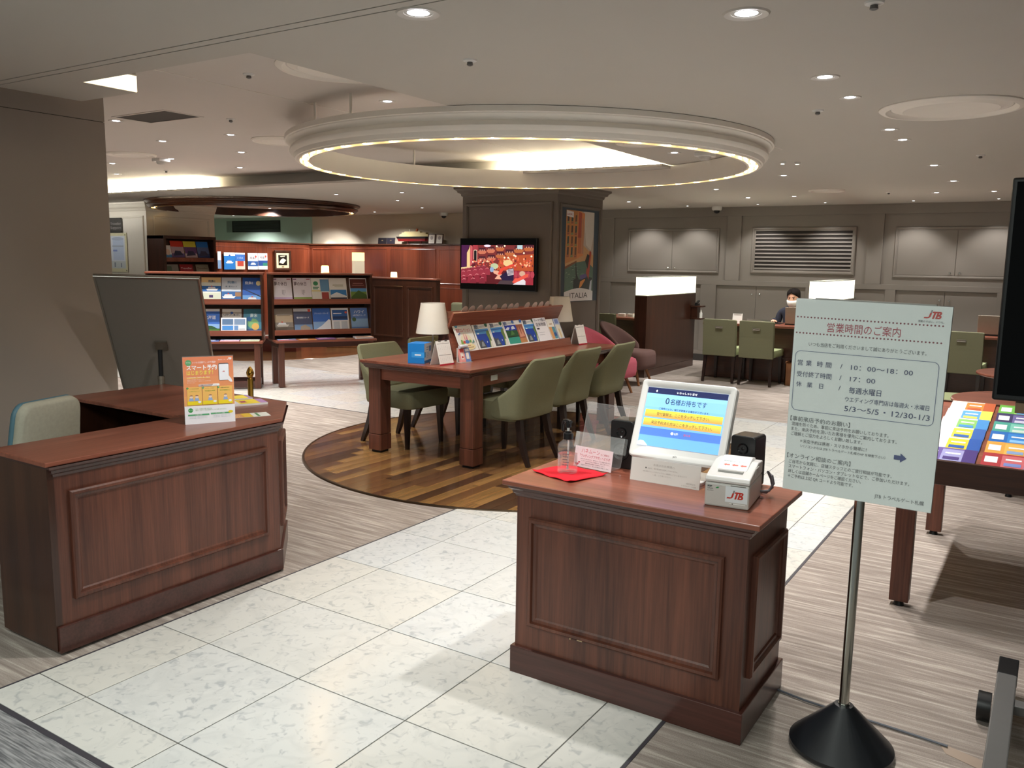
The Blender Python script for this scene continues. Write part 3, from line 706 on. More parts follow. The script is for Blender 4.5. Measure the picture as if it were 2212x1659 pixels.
obj('plinth', MB().prism([(-0.36, -0.585), (0.018, -0.585), (0.018, 0.505), (-0.31, 0.833), (-1.32, 0.833), (-1.32, 0.80), (-0.32, 0.80), (-0.02, 0.49), (-0.02, -0.56), (-0.36, -0.56)], 0.012, 0.115), WM, ld, bevel=0.003)
obj('edge_moulding', MB().rings([[(x, y, z) for x, y in ([(-0.36, -0.565 - a), (0.005 + a, -0.565 - a), (0.005 + a, 0.50 + a * 0.4), (-0.315 + a * 0.4, 0.82 + a), (-1.31, 0.82 + a), (-1.31, 0.78), (-0.34, 0.78), (-0.02, 0.47), (-0.02, -0.54), (-0.36, -0.54)])]
    for a, z in [(0.0, zt - 0.062), (0.004, zt - 0.062), (0.006, zt - 0.052), (0.014, zt - 0.046), (0.016, zt - 0.036), (0.028, zt - 0.028), (0.030, zt - 0.018)]]), WM, ld, smooth=True)
obj('top', pr2([(-0.375, -0.605), (0.028, -0.605), (0.028, 0.510), (-0.315, 0.850), (-1.345, 0.850), (-1.345, 0.25), (-0.375, 0.25)], zt - 0.018, zt), WR_Y, ld, bevel=0.003)
ML = basis((0.005, 0, 0), (0, 1, 0), (0, 0, 1)); MC = basis((0.005, 0.50, 0), (-1, 1, 0), (0, 0, 1))
obj('front_panel', MB().frame(ML, -0.515, 0.425, 0.205, 0.628, PANELF, fill=True), WR_Z, ld)
obj('corner_panel', MB().frame(MC, 0.07, 0.38, 0.205, 0.628, PANELF, fill=True), WR_Z, ld)

# chair behind the reception desk
oc = thing('desk_chair', 'pale grey padded chair with blue shell behind the reception desk', 'chair', (-3.69, 2.10, 0), R(-72))
def pad(w0, w1, h, d, r=0.05, n=5):
    """rounded upright cushion, narrower at the top"""
    loops = []
    for k, (t, inset) in enumerate(((-0.5, 0.018), (-0.38, 0.004), (0.0, 0.0), (0.38, 0.004), (0.5, 0.018))):
        p = rrect(-w0 / 2 + inset, w0 / 2 - inset, inset, h - inset, r, n)
        loops.append([((x * (w0 + (w1 - w0) * y / h) / w0), t * d, y) for x, y in p])
    return MB().rings(loops, cap0=True, cap1=True)
obj('backrest', pad(0.40, 0.34, 0.42, 0.06, 0.06), mat('pale_grey_suede', 'a8a595', 0.95, var=0.12, scale=60, bump=0.2, spec=0.1), oc, smooth=True, M=T(0, -0.2, 0.43) @ RX(R(-8)), ang=60)
obj('back_shell', pad(0.41, 0.35, 0.43, 0.03, 0.06), mat('blue_grey_shell', '4c6f7c', 0.5), oc, smooth=True, M=T(0, -0.225, 0.423) @ RX(R(-8)), ang=60)
obj('seat', MB().prism(rrect(-0.22, 0.22, -0.2, 0.24, 0.07), 0.42, 0.49), MATS['pale_grey_suede'], oc, smooth=True, bevel=0.01)
obj('column', MB().cyl((0, 0, 0.06), (0, 0, 0.42), 0.028, n=14), BLKM, oc, smooth=True)
for k in range(5):
    a = 2 * PI * k / 5; b_ = obj('base_arm', MB().bar((0, 0, 0.08), (0.27 * math.cos(a), 0.27 * math.sin(a), 0.055), 0.045, 0.03, 0.03, 0.02, (0, 0, 1)), BLKM, oc)
    obj('caster', MB().cyl((0.27 * math.cos(a) - 0.012, 0.27 * math.sin(a), 0.026), (0.27 * math.cos(a) + 0.012, 0.27 * math.sin(a), 0.026), 0.026, n=12), BLK, b_, smooth=True)

# big shared table on the wooden disc
lt = thing('long_table', 'long mahogany table with square legs on the round wooden floor', 'table', (-3.965, 6.0, 0.0085))
tz = 0.735 - 0.0085; tx0, tx1, ty0, ty1 = -0.515, 0.53, -1.20, 1.22
obj('top', MB().box(tx0, tx1, ty0, ty1, tz - 0.022, tz), WR_Y, lt, bevel=0.004)
obj('edge_moulding', top_moulding(rectp(tx0 + 0.035, tx1 - 0.035, ty0 + 0.035, ty1 - 0.035), tz - 0.060, tz - 0.022), WM, lt, smooth=True)
for y in (ty0 + 0.075, ty1 - 0.10): obj('apron', MB().box(tx0 + 0.10, tx1 - 0.10, y, y + 0.025, tz - 0.15, tz - 0.05), WR_X, lt)
for x in (tx0 + 0.075, tx1 - 0.10): obj('apron', MB().box(x, x + 0.025, ty0 + 0.10, ty1 - 0.10, tz - 0.15, tz - 0.05), WR_Y, lt)
for x in (tx0 + 0.095, tx1 - 0.072):
    for y in (ty0 + 0.122, ty1 - 0.12):
        lg = obj('leg', MB().box(x - 0.06, x + 0.06, y - 0.06, y + 0.06, 0.145, tz - 0.05), WR_Z, lt, bevel=0.003)
        obj('leg_block', MB().box(x - 0.062, x + 0.062, y - 0.062, y + 0.062, 0.018, 0.141), WR_Z, lg, bevel=0.003)
        obj('foot', MB().box(x - 0.045, x + 0.045, y - 0.045, y + 0.045, 0, 0.018), BLKM, lg)
obj('desk_outlet', MB().obox(basis((tx1 - 0.075, 0, 0), (0, 1, 0), (0, 0, 1)), -0.83, -0.79, tz - 0.12, tz - 0.08, 0, 0.004).obox(basis((tx1 - 0.075, 0, 0), (0, 1, 0), (0, 0, 1)), -0.785, -0.745, tz - 0.12, tz - 0.08, 0, 0.004), WHITEP, lt)

# ------------------------------------------------------------------ chairs
def curved_chair():
    """upholstered dining chair with a wrap-round back; front looks along +Y"""
    t = thing('dining_chair', 'x', 'chair')
    obj('seat', MB().rings([[(x * s, y * s + 0.015, z) for x, y in rrect(-0.24, 0.24, -0.20, 0.26, 0.05)] for z, s in ((0.325, 0.97), (0.335, 1.0), (0.44, 1.0), (0.462, 0.97), (0.466, 0.9))], cap0=True, cap1=True), GREEN, t, smooth=True, ang=50)
    N = 25; outer = []; inner = []
    for i in range(N):
        s = -1 + 2 * i / (N - 1); a = abs(s)
        if a < 0.55:                                    # rear
            x = s / 0.55 * 0.20; y = -0.235 - 0.012 * (1 - (s / 0.55) ** 2); nx, ny = 0, -1
        elif a < 0.72:                                  # rounded corner
            q = (a - 0.55) / 0.17 * PI / 2; x = math.copysign(0.20 + 0.06 * math.sin(q), s); y = -0.175 - 0.06 * math.cos(q); nx, ny = math.copysign(math.sin(q), s), -math.cos(q)
        else:                                           # wing
            q = (a - 0.72) / 0.28; x = math.copysign(0.26, s); y = -0.175 + q * 0.20; nx, ny = math.copysign(1, s), 0
        zt_ = 0.80 if a < 0.64 else 0.80 - 0.34 * ((a - 0.64) / 0.36) ** 0.5
        for lst, off in ((outer, 0.0), (inner, 0.05)):
            col_ = []
            for j in range(7):
                f = j / 6; z = 0.335 + (zt_ - 0.335) * f
                lean = -0.115 * max(0, (z - 0.40) / 0.40) ** 1.25; flare = 1.0 + 0.06 * max(0, (z - 0.40) / 0.40)
                th = off * (1 - 0.25 * f)
                col_.append((x * flare - nx * th, y - ny * th + lean * (1.0 if a < 0.6 else 1.0 - 0.5 * (a - 0.6) / 0.4), z + (0.006 if off else 0)))
            lst.append(col_)
    mb = MB(); loops = []
    for i in range(N): loops.append(outer[i] + inner[i][::-1])
    mb.rings(loops, cap0=True, cap1=True)
    obj('backrest', mb, GREEN, t, smooth=True, ang=60).modifiers.new('round', 'SUBSURF').render_levels = 1
    for sx in (-1, 1):
        obj('leg', MB().bar((0.19 * sx, 0.20, 0.33), (0.20 * sx, 0.21, 0), 0.046, 0.046, 0.026, 0.026), BLACKWOOD, t)
        lm = MB()
        pts = [(0.18 * sx, -0.19, 0.335), (0.19 * sx, -0.215, 0.20), (0.20 * sx, -0.26, 0.08), (0.205 * sx, -0.295, 0.0)]
        for (a, b), (w, v) in zip(zip(pts, pts[1:]), ((0.046, 0.042), (0.042, 0.035), (0.035, 0.028))): lm.bar(a, b, w, w, v, v)
        obj('leg', lm, BLACKWOOD, t)
    return t
CH = [(-3.44, 5.36, 88, 'nearest of three on the right side of the long table'), (-3.52, 6.12, 91, 'middle one of three on the right side of the long table'),
      (-3.50, 6.76, 93, 'farthest of three on the right side of the long table'), (-4.44, 5.30, -94, 'nearest on the left side, by the blue carton'),
      (-4.50, 6.02, -90, 'middle one on the left side of the long table'), (-4.50, 6.74, -90, 'farthest on the left side of the long table')]
c0 = curved_chair()
for i, (x, y, a, lab) in enumerate(CH):
    c = c0 if i == 0 else copy_tree(c0)
    c.location = (x, y, 0.0085); c.rotation_euler = (0, 0, R(a)); tag(c, 'olive green upholstered chair, ' + lab, 'chair', 'green chairs around the long table')

def counter_chair():
    t = thing('counter_chair', 'x', 'chair')
    obj('seat', MB().rings([[(x, y, z) for x, y in rrect(-0.215 * s, 0.215 * s, -0.21, 0.25 * s, 0.02)] for z, s in ((0.36, 0.98), (0.365, 1), (0.43, 1), (0.445, 0.97))], cap0=True, cap1=True), PALEG, t, smooth=True)
    bk = obj('backrest', MB().rings([[(x * s, y, z) for x, y in ((-0.215, -0.25 - l), (0.215, -0.25 - l), (0.215, -0.195 - l), (-0.215, -0.195 - l))] for z, s, l in ((0.345, 1, 0), (0.60, 1, 0.01), (0.80, 1, 0.03), (0.81, 0.97, 0.032))], cap0=True, cap1=True), GREEN, t, bevel=0.008)
    hm = obj('handle', MB().frame(basis((0, -0.279, 0.71), (1, 0, 0), (0, 0.09, 1)), -0.047, 0.047, -0.014, 0.014, [(0, 0), (0, 0.004), (0.005, 0.005), (0.009, 0.001)], fill=True), mat('grey_beige_handle', '8a857a', 0.45, metal=0.5), bk)
    for sx in (-1, 1):
        obj('leg', MB().bar((0.185 * sx, 0.20, 0.36), (0.19 * sx, 0.21, 0), 0.04, 0.04, 0.028, 0.028), BLACKWOOD, t)
        obj('leg', MB().bar((0.185 * sx, -0.20, 0.36), (0.195 * sx, -0.25, 0), 0.04, 0.04, 0.028, 0.028), BLACKWOOD, t)
    return t
k0 = counter_chair()
for i, (x, y, a, lab) in enumerate([(-3.60, 10.72, 0, 'left of the two chairs before the masked clerk'), (-3.12, 10.70, 0, 'right of the two chairs before the masked clerk'),
                                    (-0.85, 10.72, -3, 'alone at the counter right of the opening hours sign'), (-5.28, 10.72, 0, 'half hidden at the counter left of the glowing partition')]):
    c = k0 if i == 0 else copy_tree(k0)
    c.location = (x, y, 0); c.rotation_euler = (0, 0, R(a)); tag(c, 'square backed green counter chair, ' + lab, 'chair', 'green chairs at the service counters')

def lounge(fab, label, loc, a):
    t = thing('lounge_chair', label, 'chair', loc, R(a))
    obj('seat', MB().rings([[(x * s, y * s + 0.02, z) for x, y in rrect(-0.27, 0.27, -0.25, 0.30, 0.13, 6)] for z, s in ((0.20, 0.90), (0.215, 0.97), (0.26, 1.0), (0.36, 1.0), (0.405, 0.96), (0.42, 0.86), (0.422, 0.5))], cap0=True, cap1=True), fab, t, smooth=True, ang=70)
    N = 17; loops = []
    for i in range(N):
        s = -1 + 2 * i / (N - 1); q = s * R(100)
        cx, cy = math.sin(q), -math.cos(q)
        top = 0.40 + 0.36 * max(0.0, math.cos(q * 0.78)) ** 1.1
        lp_ = []
        for off, zz in ((0.0, 0.26), (0.02, 0.26 + (top - 0.26) * 0.5), (0.035, top - 0.02), (0.02, top), (-0.005, top + 0.004), (-0.03, top - 0.02), (-0.045, 0.26 + (top - 0.26) * 0.5), (-0.05, 0.26)):
            k = max(0, (zz - 0.4)) * 0.30
            lp_.append((cx * (0.28 + off), cy * (0.25 + off) - k * max(0, -cy) + 0.0, zz))
        loops.append(lp_)
    obj('backrest', MB().rings(loops, cap0=True, cap1=True), fab, t, smooth=True, ang=70).modifiers.new('round', 'SUBSURF').render_levels = 1
    for sx in (-1, 1):
        for sy in (-1, 1):
            obj('leg', MB().cyl((0.15 * sx, 0.02 + 0.16 * sy, 0.21), (0.20 * sx, 0.03 + 0.22 * sy, 0), 0.022, 0.014, 12), LEGW, t, smooth=True)
    return t
lounge(PINK, 'low pink lounge chair with wooden legs beside the poster pillar', (-4.36, 8.78, 0), -93)
lounge(MAUVE, 'low brown lounge chair with wooden legs behind the pink one', (-4.52, 9.72, 0), -88)

# ================================================================== SERVICE COUNTERS
def partition(x0, label):
    t = thing('counter_partition', label, 'partition', (x0 + 0.085, 11.14, 0))
    obj('panel', MB().box(-0.085, 0.085, -0.88, 0.88, 0.10, 1.075), WD_Z, t)
    obj('plinth', MB().box(-0.085, 0.085, -0.88, 0.88, 0, 0.097), WD_Z, t)
    LB = emit('frosted_light_box', 'fbf8dc', 1.2)
    lb = obj('light_box', MB().box(-0.08, 0.08, -0.875, 0.875, 1.077, 1.32), LB, t)
    obj('light_box_edge', MB().box(-0.083, 0.083, -0.878, 0.878, 1.075, 1.085).box(-0.083, 0.083, -0.878, 0.878, 1.318, 1.326), mat('frosted_edge', 'dfe6d8', 0.4), lb)
    obj('glow_core', MB().prism(rrect(-0.72, 0.72, 1.11, 1.28, 0.07), 0.0805, 0.0812, M=basis((0, 0, 0), (0, 1, 0), (0, 0, 1))), emit('light_box_core', 'fffdf0', 3.0), lb)
    return t
p1_ = partition(-4.69, 'dark wooden counter partition with glowing white top nearest the pillar')
partition(-2.48, 'dark wooden counter partition with glowing white top behind the sign')
ph = thing('leaflet_pocket', 'small dark wooden shelf pocket on the far end of the glowing partition', 'shelf', (-4.52, 11.9, 0.70))
obj('back_box', MB().box(0, 0.10, -0.06, 0.06, 0.02, 0.18), WD_Z, ph); obj('shelf_board', MB().box(0, 0.17, -0.08, 0.08, 0.0, 0.02), WD_X, ph); obj('shelf_board', MB().box(0, 0.17, -0.08, 0.08, 0.18, 0.20), WD_X, ph)
tag(obj('desk_stapler', MB().box(-4.47, -4.43, 11.86, 11.96, 0.901, 0.93).bar((-4.45, 11.86, 0.93), (-4.45, 11.97, 0.965), 0.03, 0.02), BLKM), 'small dark stationery piece on the pocket shelf of partition', 'stationery')
tag(obj('glue_bottle', MB().lathe([(0.0005, 0), (0.022, 0), (0.022, 0.07), (0.01, 0.09), (0.006, 0.12), (0.0005, 0.12)], 14, (-4.385, 11.9, 0.721)), WHITEP, smooth=True), 'tiny white bottle on the lower pocket shelf of partition', 'bottle')
def counter(x0, x1, label):
    t = thing('service_counter', label, 'counter', ((x0 + x1) / 2, 11.25, 0)); w = (x1 - x0) / 2
    obj('top', MB().box(-w, w, -0.36, 0.36, 0.705, 0.735), WR_X, t, bevel=0.004)
    obj('modesty_panel', MB().box(-w + 0.03, w - 0.03, -0.30, -0.27, 0.012, 0.705), WD_X, t)
    obj('foot_rail', MB().box(-w + 0.03, w - 0.03, -0.33, -0.30, 0.30, 0.33), WD_X, t)
    for s in (-1, 1): obj('side_panel', MB().box(s * (w - 0.03) - 0.015, s * (w - 0.03) + 0.015, -0.27, 0.33, 0.0, 0.705), WD_Z, t)
counter(-6.1, -4.70, 'wooden service counter left of the first glowing partition'); counter(-3.98, -2.50, 'wooden service counter where the masked clerk sits'); counter(-2.28, -0.35, 'wooden service counter half hidden behind sign and screen')
bn = thing('waste_basket', 'light wooden waste basket on the floor at the counter, touching the sign', 'waste bin', (-2.74, 10.86, 0))
for i, (x0, x1, y0, y1) in enumerate(((-0.09, 0.09, -0.09, -0.08), (-0.09, 0.09, 0.08, 0.09), (-0.09, -0.08, -0.09, 0.09), (0.08, 0.09, -0.09, 0.09))):
    obj('side_panel', MB().box(x0, x1, y0, y1, 0, 0.28 + (0.02 if i > 1 else 0)), LEGW, bn)
obj('bottom', MB().box(-0.08, 0.08, -0.08, 0.08, 0.0, 0.01), LEGW, bn)

# small pedestal tables at the right edge
for x, y, r, z, lab in ((-0.07, 6.72, 0.52, 0.60, 'round brown pedestal table with star foot behind the magazine rack'), (-0.12, 8.55, 0.45, 0.60, 'smaller round brown table farther back beside the black screen')):
    t = thing('round_table', lab, 'table', (x, y, 0))
    obj('top', MB().lathe([(0.0005, z - 0.028), (r - 0.02, z - 0.028), (r, z - 0.018), (r, z - 0.006), (r - 0.006, z), (0.0005, z)], 56), WR_X, t, smooth=True)
    obj('column', MB().cyl((0, 0, 0.08), (0, 0, z - 0.028), 0.032, n=16), BLKM, t, smooth=True)
    for k in range(4):
        a = PI / 2 * k + R(163); e = Vector((math.cos(a), math.sin(a), 0))
        f = obj('foot_arm', MB().bar((0, 0, 0.10), e * 0.33 + Vector((0, 0, 0.075)), 0.03, 0.04, 0.022, 0.03, (0, 0, 1)).bar(e * 0.33 + Vector((0, 0, 0.09)), e * 0.34 + Vector((0, 0, 0.02)), 0.03, 0.03), BLKM, t)
        obj('glide', MB().cyl(e * 0.34, e * 0.34 + Vector((0, 0, 0.02)), 0.022, 0.018, 12), BLKM, f, smooth=True)
tag(obj('napkin_box', MB().prism(rrect(-0.42, -0.36, 8.42, 8.48, 0.01), 0.60, 0.63), mat('cream_card', 'e6dcc0', 0.6)), 'tiny cream box on the farther round table', 'box')
t = thing('tub_chair', 'low pale green tub chair partly hidden by the opening hours sign', 'chair', (-0.72, 7.62, 0), R(-75))
obj('seat', MB().rings([[(x * s, y * s, z) for x, y in rrect(-0.25, 0.25, -0.25, 0.27, 0.06)] for z, s in ((0.30, 0.96), (0.31, 1), (0.45, 1), (0.47, 0.95))], cap0=True, cap1=True), PALEG, t, smooth=True, ang=50)
obj('backrest', MB().rings([[(x, y - l, z) for x, y in ((-0.26, -0.26), (0.26, -0.26), (0.26, -0.20), (-0.26, -0.20))] for z, l in ((0.3, 0), (0.6, 0.03), (0.72, 0.06))], cap0=True, cap1=True), GREEN, t, bevel=0.015)
for sx in (-1, 1):
    for sy in (-1, 1): obj('leg', MB().bar((0.19 * sx, 0.19 * sy, 0.30), (0.21 * sx, 0.22 * sy, 0), 0.035, 0.035, 0.025, 0.025), BLACKWOOD, t)
# ================================================================== THINGS ON THE KIOSK DESK
KZ = 0.728
def jtb(P, x, y, h, red='c0392f', grey='8a8a8c'):
    """the slanted three letter logo, h = cap height, built from strokes"""
    sk = lambda a, b: (x + (a + 0.28 * b) * h, y + b * h)
    def po(pts, m): P.poly([sk(*p) for p in pts], m)
    po([(0.22, 0.72), (0.42, 0.72), (0.42, 1.06), (0.22, 1.06)], grey)
    po([(0.20, 0.22), (0.42, 0.22), (0.42, 0.72), (0.20, 0.72)], red)
    po([(-0.30, 0.0), (0.10, 0.0), (0.30, 0.06), (0.42, 0.24), (0.20, 0.24), (0.12, 0.18), (-0.26, 0.18)], red)
    po([(0.46, 0.72), (0.50, 0.90), (1.30, 0.90), (1.30, 0.72)], red)
    po([(0.66, 0.0), (0.88, 0.0), (0.88, 0.74), (0.66, 0.74)], red)
    po([(1.02, 0.0), (1.22, 0.0), (1.22, 0.74), (1.02, 0.74)], red)
    po([(1.2, 0.0), (1.50, 0.0), (1.66, 0.12), (1.64, 0.34), (1.48, 0.46), (1.2, 0.46), (1.2, 0.32), (1.42, 0.30), (1.44, 0.20), (1.38, 0.15), (1.2, 0.15)], red)
    po([(1.2, 0.42), (1.42, 0.44), (1.54, 0.56), (1.54, 0.78), (1.40, 0.90), (1.2, 0.90), (1.2, 0.74), (1.32, 0.72), (1.35, 0.64), (1.30, 0.57), (1.2, 0.56)], red)

# red cloth
cl = MB(); n = 15; c4 = [(-1.585, 2.615), (-1.392, 2.555), (-1.335, 2.74), (-1.53, 2.775)]
hgt = lambda u, v: 0.0015 + 0.0035 * math.sin(7 * u + 3 * v) ** 2 + 0.012 * max(0, (abs(u - 0.5) * 2 - 0.8)) * max(0, (abs(v - 0.5) * 2 - 0.7)) * 10
top = []
for i in range(n):
    for j in range(n):
        u, v = i / (n - 1), j / (n - 1)
        wob = 0.004 * math.sin(9 * (u + v))
        x = (c4[0][0] * (1 - u) + c4[1][0] * u) * (1 - v) + (c4[3][0] * (1 - u) + c4[2][0] * u) * v
        y = (c4[0][1] * (1 - u) + c4[1][1] * u) * (1 - v) + (c4[3][1] * (1 - u) + c4[2][1] * u) * v + wob * 0.5
        top.append((x, y, KZ + hgt(u, v)))
cl.add(top, [(i * n + j, (i + 1) * n + j, (i + 1) * n + j + 1, i * n + j + 1) for i in range(n - 1) for j in range(n - 1)])
o = obj('red_cloth', cl, mat('red_towel', 'c42630', 0.95, var=0.15, scale=220, bump=0.3, spec=0.1), smooth=True, ang=80)
o.modifiers.new('thick', 'SOLIDIFY').thickness = 0.002; tag(o, 'folded red cloth under the sanitiser bottle on the kiosk desk', 'cloth')

# sanitiser pump bottle
bt = thing('sanitiser_bottle', 'clear pump bottle of hand sanitiser with black pump head', 'bottle', (-1.468, 2.672, KZ + 0.006))
CLEARP = glass('clear_bottle_plastic', 'f4f6f6', alpha=0.09)
LIQ = mat('clear_liquid', 'f0e6ea', 0.02, var=0.0, **{'Transmission Weight': 0.9, 'Alpha': 0.35, 'IOR': 1.33})
obj('body', MB().lathe([(0.0005, 0), (0.034, 0), (0.038, 0.004), (0.038, 0.095), (0.035, 0.107), (0.018, 0.122), (0.0165, 0.128)], 32), CLEARP, bt, smooth=True)
obj('liquid', MB().lathe([(0.0005, 0.008), (0.0355, 0.008), (0.0355, 0.070), (0.0005, 0.070)], 32), LIQ, bt, smooth=True)
obj('collar', MB().lathe([(0.0165, 0.124), (0.0185, 0.125), (0.0185, 0.146), (0.012, 0.148), (0.012, 0.155), (0.0005, 0.155)], 24), BLK, bt, smooth=True)
obj('pump_stem', MB().cyl((0, 0, 0.155), (0, 0, 0.172), 0.005, n=12), WHITEP, bt, smooth=True)
obj('pump_head', MB().cyl((0, 0, 0.168), (0, 0, 0.190), 0.010, 0.011, 16).tube([(0.012, -0.004, 0.188), (-0.006, 0.002, 0.192), (-0.022, 0.008, 0.190), (-0.030, 0.011, 0.175), (-0.031, 0.012, 0.150)], [0.008, 0.0075, 0.006, 0.005, 0.0045], 10), BLK, bt, smooth=True)
obj('dip_tube', MB().cyl((0, 0, 0.012), (0.003, -0.002, 0.14), 0.0035, n=8), WHITEP, bt, smooth=True)
lbp = Print(0.0001)
lbp.text('HAND', 0, 0.085, 0.011, '6d6470', align='c', width=0.028)
for k in range(5): lbp.rect(-0.012 + 0.002 * (k % 2), 0.074 - k * 0.010, 0.012 - 0.003 * (k % 3), 0.077 - k * 0.010, '8a828c')
lbp.build('label_lettering', bt, basis((0.012, -0.0372, 0), (0.95, 0.31, 0), (0, 0, 1)))

# acrylic leaflet stand
ac = thing('acrylic_leaflet_stand', 'empty clear acrylic leaflet stand with pink handwritten card', 'display stand', (-1.432, 2.79, KZ), R(-7))
A_ = T(0, 0.055, 0.004) @ RX(R(90 - 14))     # xy plane = tilted back panel
obj('back_sheet', MB().prism(rrect(-0.095, 0.095, 0.0, 0.235, 0.01), -0.0015, 0.0015, M=A_), ACRY, ac)
obj('sheet_edge', MB().rings([[A_ @ Vector((x, y, z)) for x, y in rrect(-0.095 + i, 0.095 - i, 0.0 + i, 0.235 - i, 0.01)] for z, i in ((-0.0016, 0.0012), (-0.0016, 0.0), (0.0016, 0.0), (0.0016, 0.0012))]), ACRE, ac)
obj('front_pocket', MB().obox(A_, -0.112, 0.108, 0.055, 0.115, 0.022, 0.0245).obox(A_, -0.112, -0.110, 0.055, 0.115, 0.0, 0.0245).obox(A_, 0.106, 0.108, 0.055, 0.115, 0, 0.0245).obox(A_, -0.112, 0.108, 0.053, 0.055, 0, 0.0245), ACRE, ac)
obj('foot', MB().box(-0.085, 0.085, -0.01, 0.06, 0.0, 0.003), ACRY, ac)
B_ = T(0.012, -0.012, 0.003) @ RX(R(90 - 10))
cardp = Print(0.00015)
obj('card', MB().obox(B_, -0.085, 0.085, 0, 0.078, -0.001, 0.0), mat('pale_pink_card', 'f0e3e8', 0.5), ac)
cardp.text('ハネムーン', -0.055, 0.056, 0.02, 'd05a6e', width=0.082).text('のご相談は', 0.032, 0.056, 0.008, 'c0455a', width=0.038)
cardp.text('「ウェディングプラザ」へどうぞ', -0.060, 0.040, 0.012, 'c0455a', width=0.135, bold=0.01)
for k, s in enumerate(('挙式プランもあわせて、専門スタッフがご相談を承ります。', 'ウェディングプラザはご予約制です。お申し付け下さい。', '営業日時は係員までお尋ねください。', '衣裳やフォトなど、お二人の旅をお手伝いします。')):
    cardp.text(s, 0.012, 0.030 - k * 0.0075, 0.0052, '4a4148', width=(0.135, 0.130, 0.09, 0.125)[k], align='c')
cardp.poly([(-0.078, 0.010), (-0.070, 0.002), (-0.062, 0.010), (-0.064, 0.014), (-0.068, 0.014), (-0.070, 0.011), (-0.072, 0.014), (-0.076, 0.014)], 'c0304a')
cardp.poly([(-0.065, 0.018), (-0.061, 0.013), (-0.056, 0.018), (-0.058, 0.021), (-0.061, 0.019), (-0.063, 0.021)], 'c0304a')
cardp.build('card_print', ac, B_)

# touch screen monitor
mn = thing('touch_monitor', 'white touch screen monitor showing waiting count zero on kiosk desk', 'monitor', (-1.115, 2.90, KZ))
S_ = T(-0.0, -0.075, 0.066) @ RX(R(90 - 23))
SW, SH = 0.308, 0.222
obj('stand_base', MB().prism(rrect(-0.12, 0.12, -0.13, 0.035, 0.03), 0.0, 0.014), WHITEP, mn, bevel=0.003)
obj('stand_neck', MB().bar((0, -0.02, 0.01), (0, 0.0, 0.16), 0.10, 0.035), WHITEP, mn, bevel=0.006)
bez = MB()
loops = []
for ins, z in ((0.006, -0.035), (0.0, -0.028), (0.0, 0.0), (0.004, 0.004), (0.016, 0.004), (0.022, 0.0)):
    loops.append([S_ @ Vector((x, y, z)) for x, y in rrect(-0.181 + ins, 0.181 - ins, 0.0 + ins, 0.297 - ins, max(0.004, 0.014 - ins * 0.4))])
obj('bezel', MB().rings(loops, cap0=True, cap1=True), WHITEP, mn, smooth=True)
sp_ = Print(0.00015); e = 0.36
ex = lambda c: ink(c, e)
W_, H_ = SW, SH; x0, y0 = -W_ / 2, 0.045
sp_.grad(x0, y0, x0 + W_, y0 + H_, '6aa9ee', '8cc4f6', 6, e)
sp_.rect(x0, y0 + H_ * 0.90, x0 + W_, y0 + H_, ex('1b2350'))
sp_.text('いらっしゃいませ', 0.0, y0 + H_ * 0.928, 0.010, ex('f4f6fa'), align='c', bold=0.02)
sp_.poly(ell(x0 + 0.036, y0 + H_ * 0.945, 0.0035, 0.0045, 8), ex('f4f6fa'))
sp_.text('0', x0 + W_ * 0.25, y0 + H_ * 0.735, 0.034, ex('1c2c4c'), bold=0.005)
sp_.text('名様お待ちです', x0 + W_ * 0.315, y0 + H_ * 0.74, 0.024, ex('1c2c4c'), width=W_ * 0.45, bold=0.004)
sp_.text('ご用件により、順番が前後する場合がございます。', 0.0, y0 + H_ * 0.635, 0.0085, ex('1c2c4c'), width=W_ * 0.63, align='c', bold=0.012)
for yb, s in ((0.495, '受付登録は、ここをタッチして下さい。'), (0.345, '来店予約済の方はここをタッチして下さい。')):
    sp_.grad(x0 + W_ * 0.02, y0 + H_ * yb, x0 + W_ * 0.985, y0 + H_ * (yb + 0.125), 'ee9a4a', 'd9d94a', 7, e)
    sp_.text(s, 0.0, y0 + H_ * (yb + 0.035), 0.014, ex('3a3432'), width=W_ * (0.66 if yb > 0.4 else 0.76), align='c', bold=0.004)
sp_.rect(x0, y0 + H_ * 0.18, x0 + W_, y0 + H_ * 0.31, ex('4a76c8'))
sp_.poly(ell(-0.028, y0 + H_ * 0.248, 0.0055, 0.0055, 12), ex('f4f6fa'))
sp_.text('0件', -0.020, y0 + H_ * 0.228, 0.011, ex('f4f6fa')); sp_.text('受付済', 0.016, y0 + H_ * 0.23, 0.009, ex('d0484a'))
sp_.poly([(x0, y0), (x0 + 0.04, y0), (x0 + 0.032, y0 + 0.008), (x0 + 0.022, y0 + 0.016), (x0 + 0.008, y0 + 0.017), (x0, y0 + 0.012)], ex('f0f6fc'))
sp_.build('screen', mn, S_ @ T(0, 0, 0.0006))
Print().text('pin', 0, 0.010, 0.012, '6a6a6c', align='c', bold=0.01).build('maker_lettering', mn, S_ @ T(0, 0.003, 0.0042))

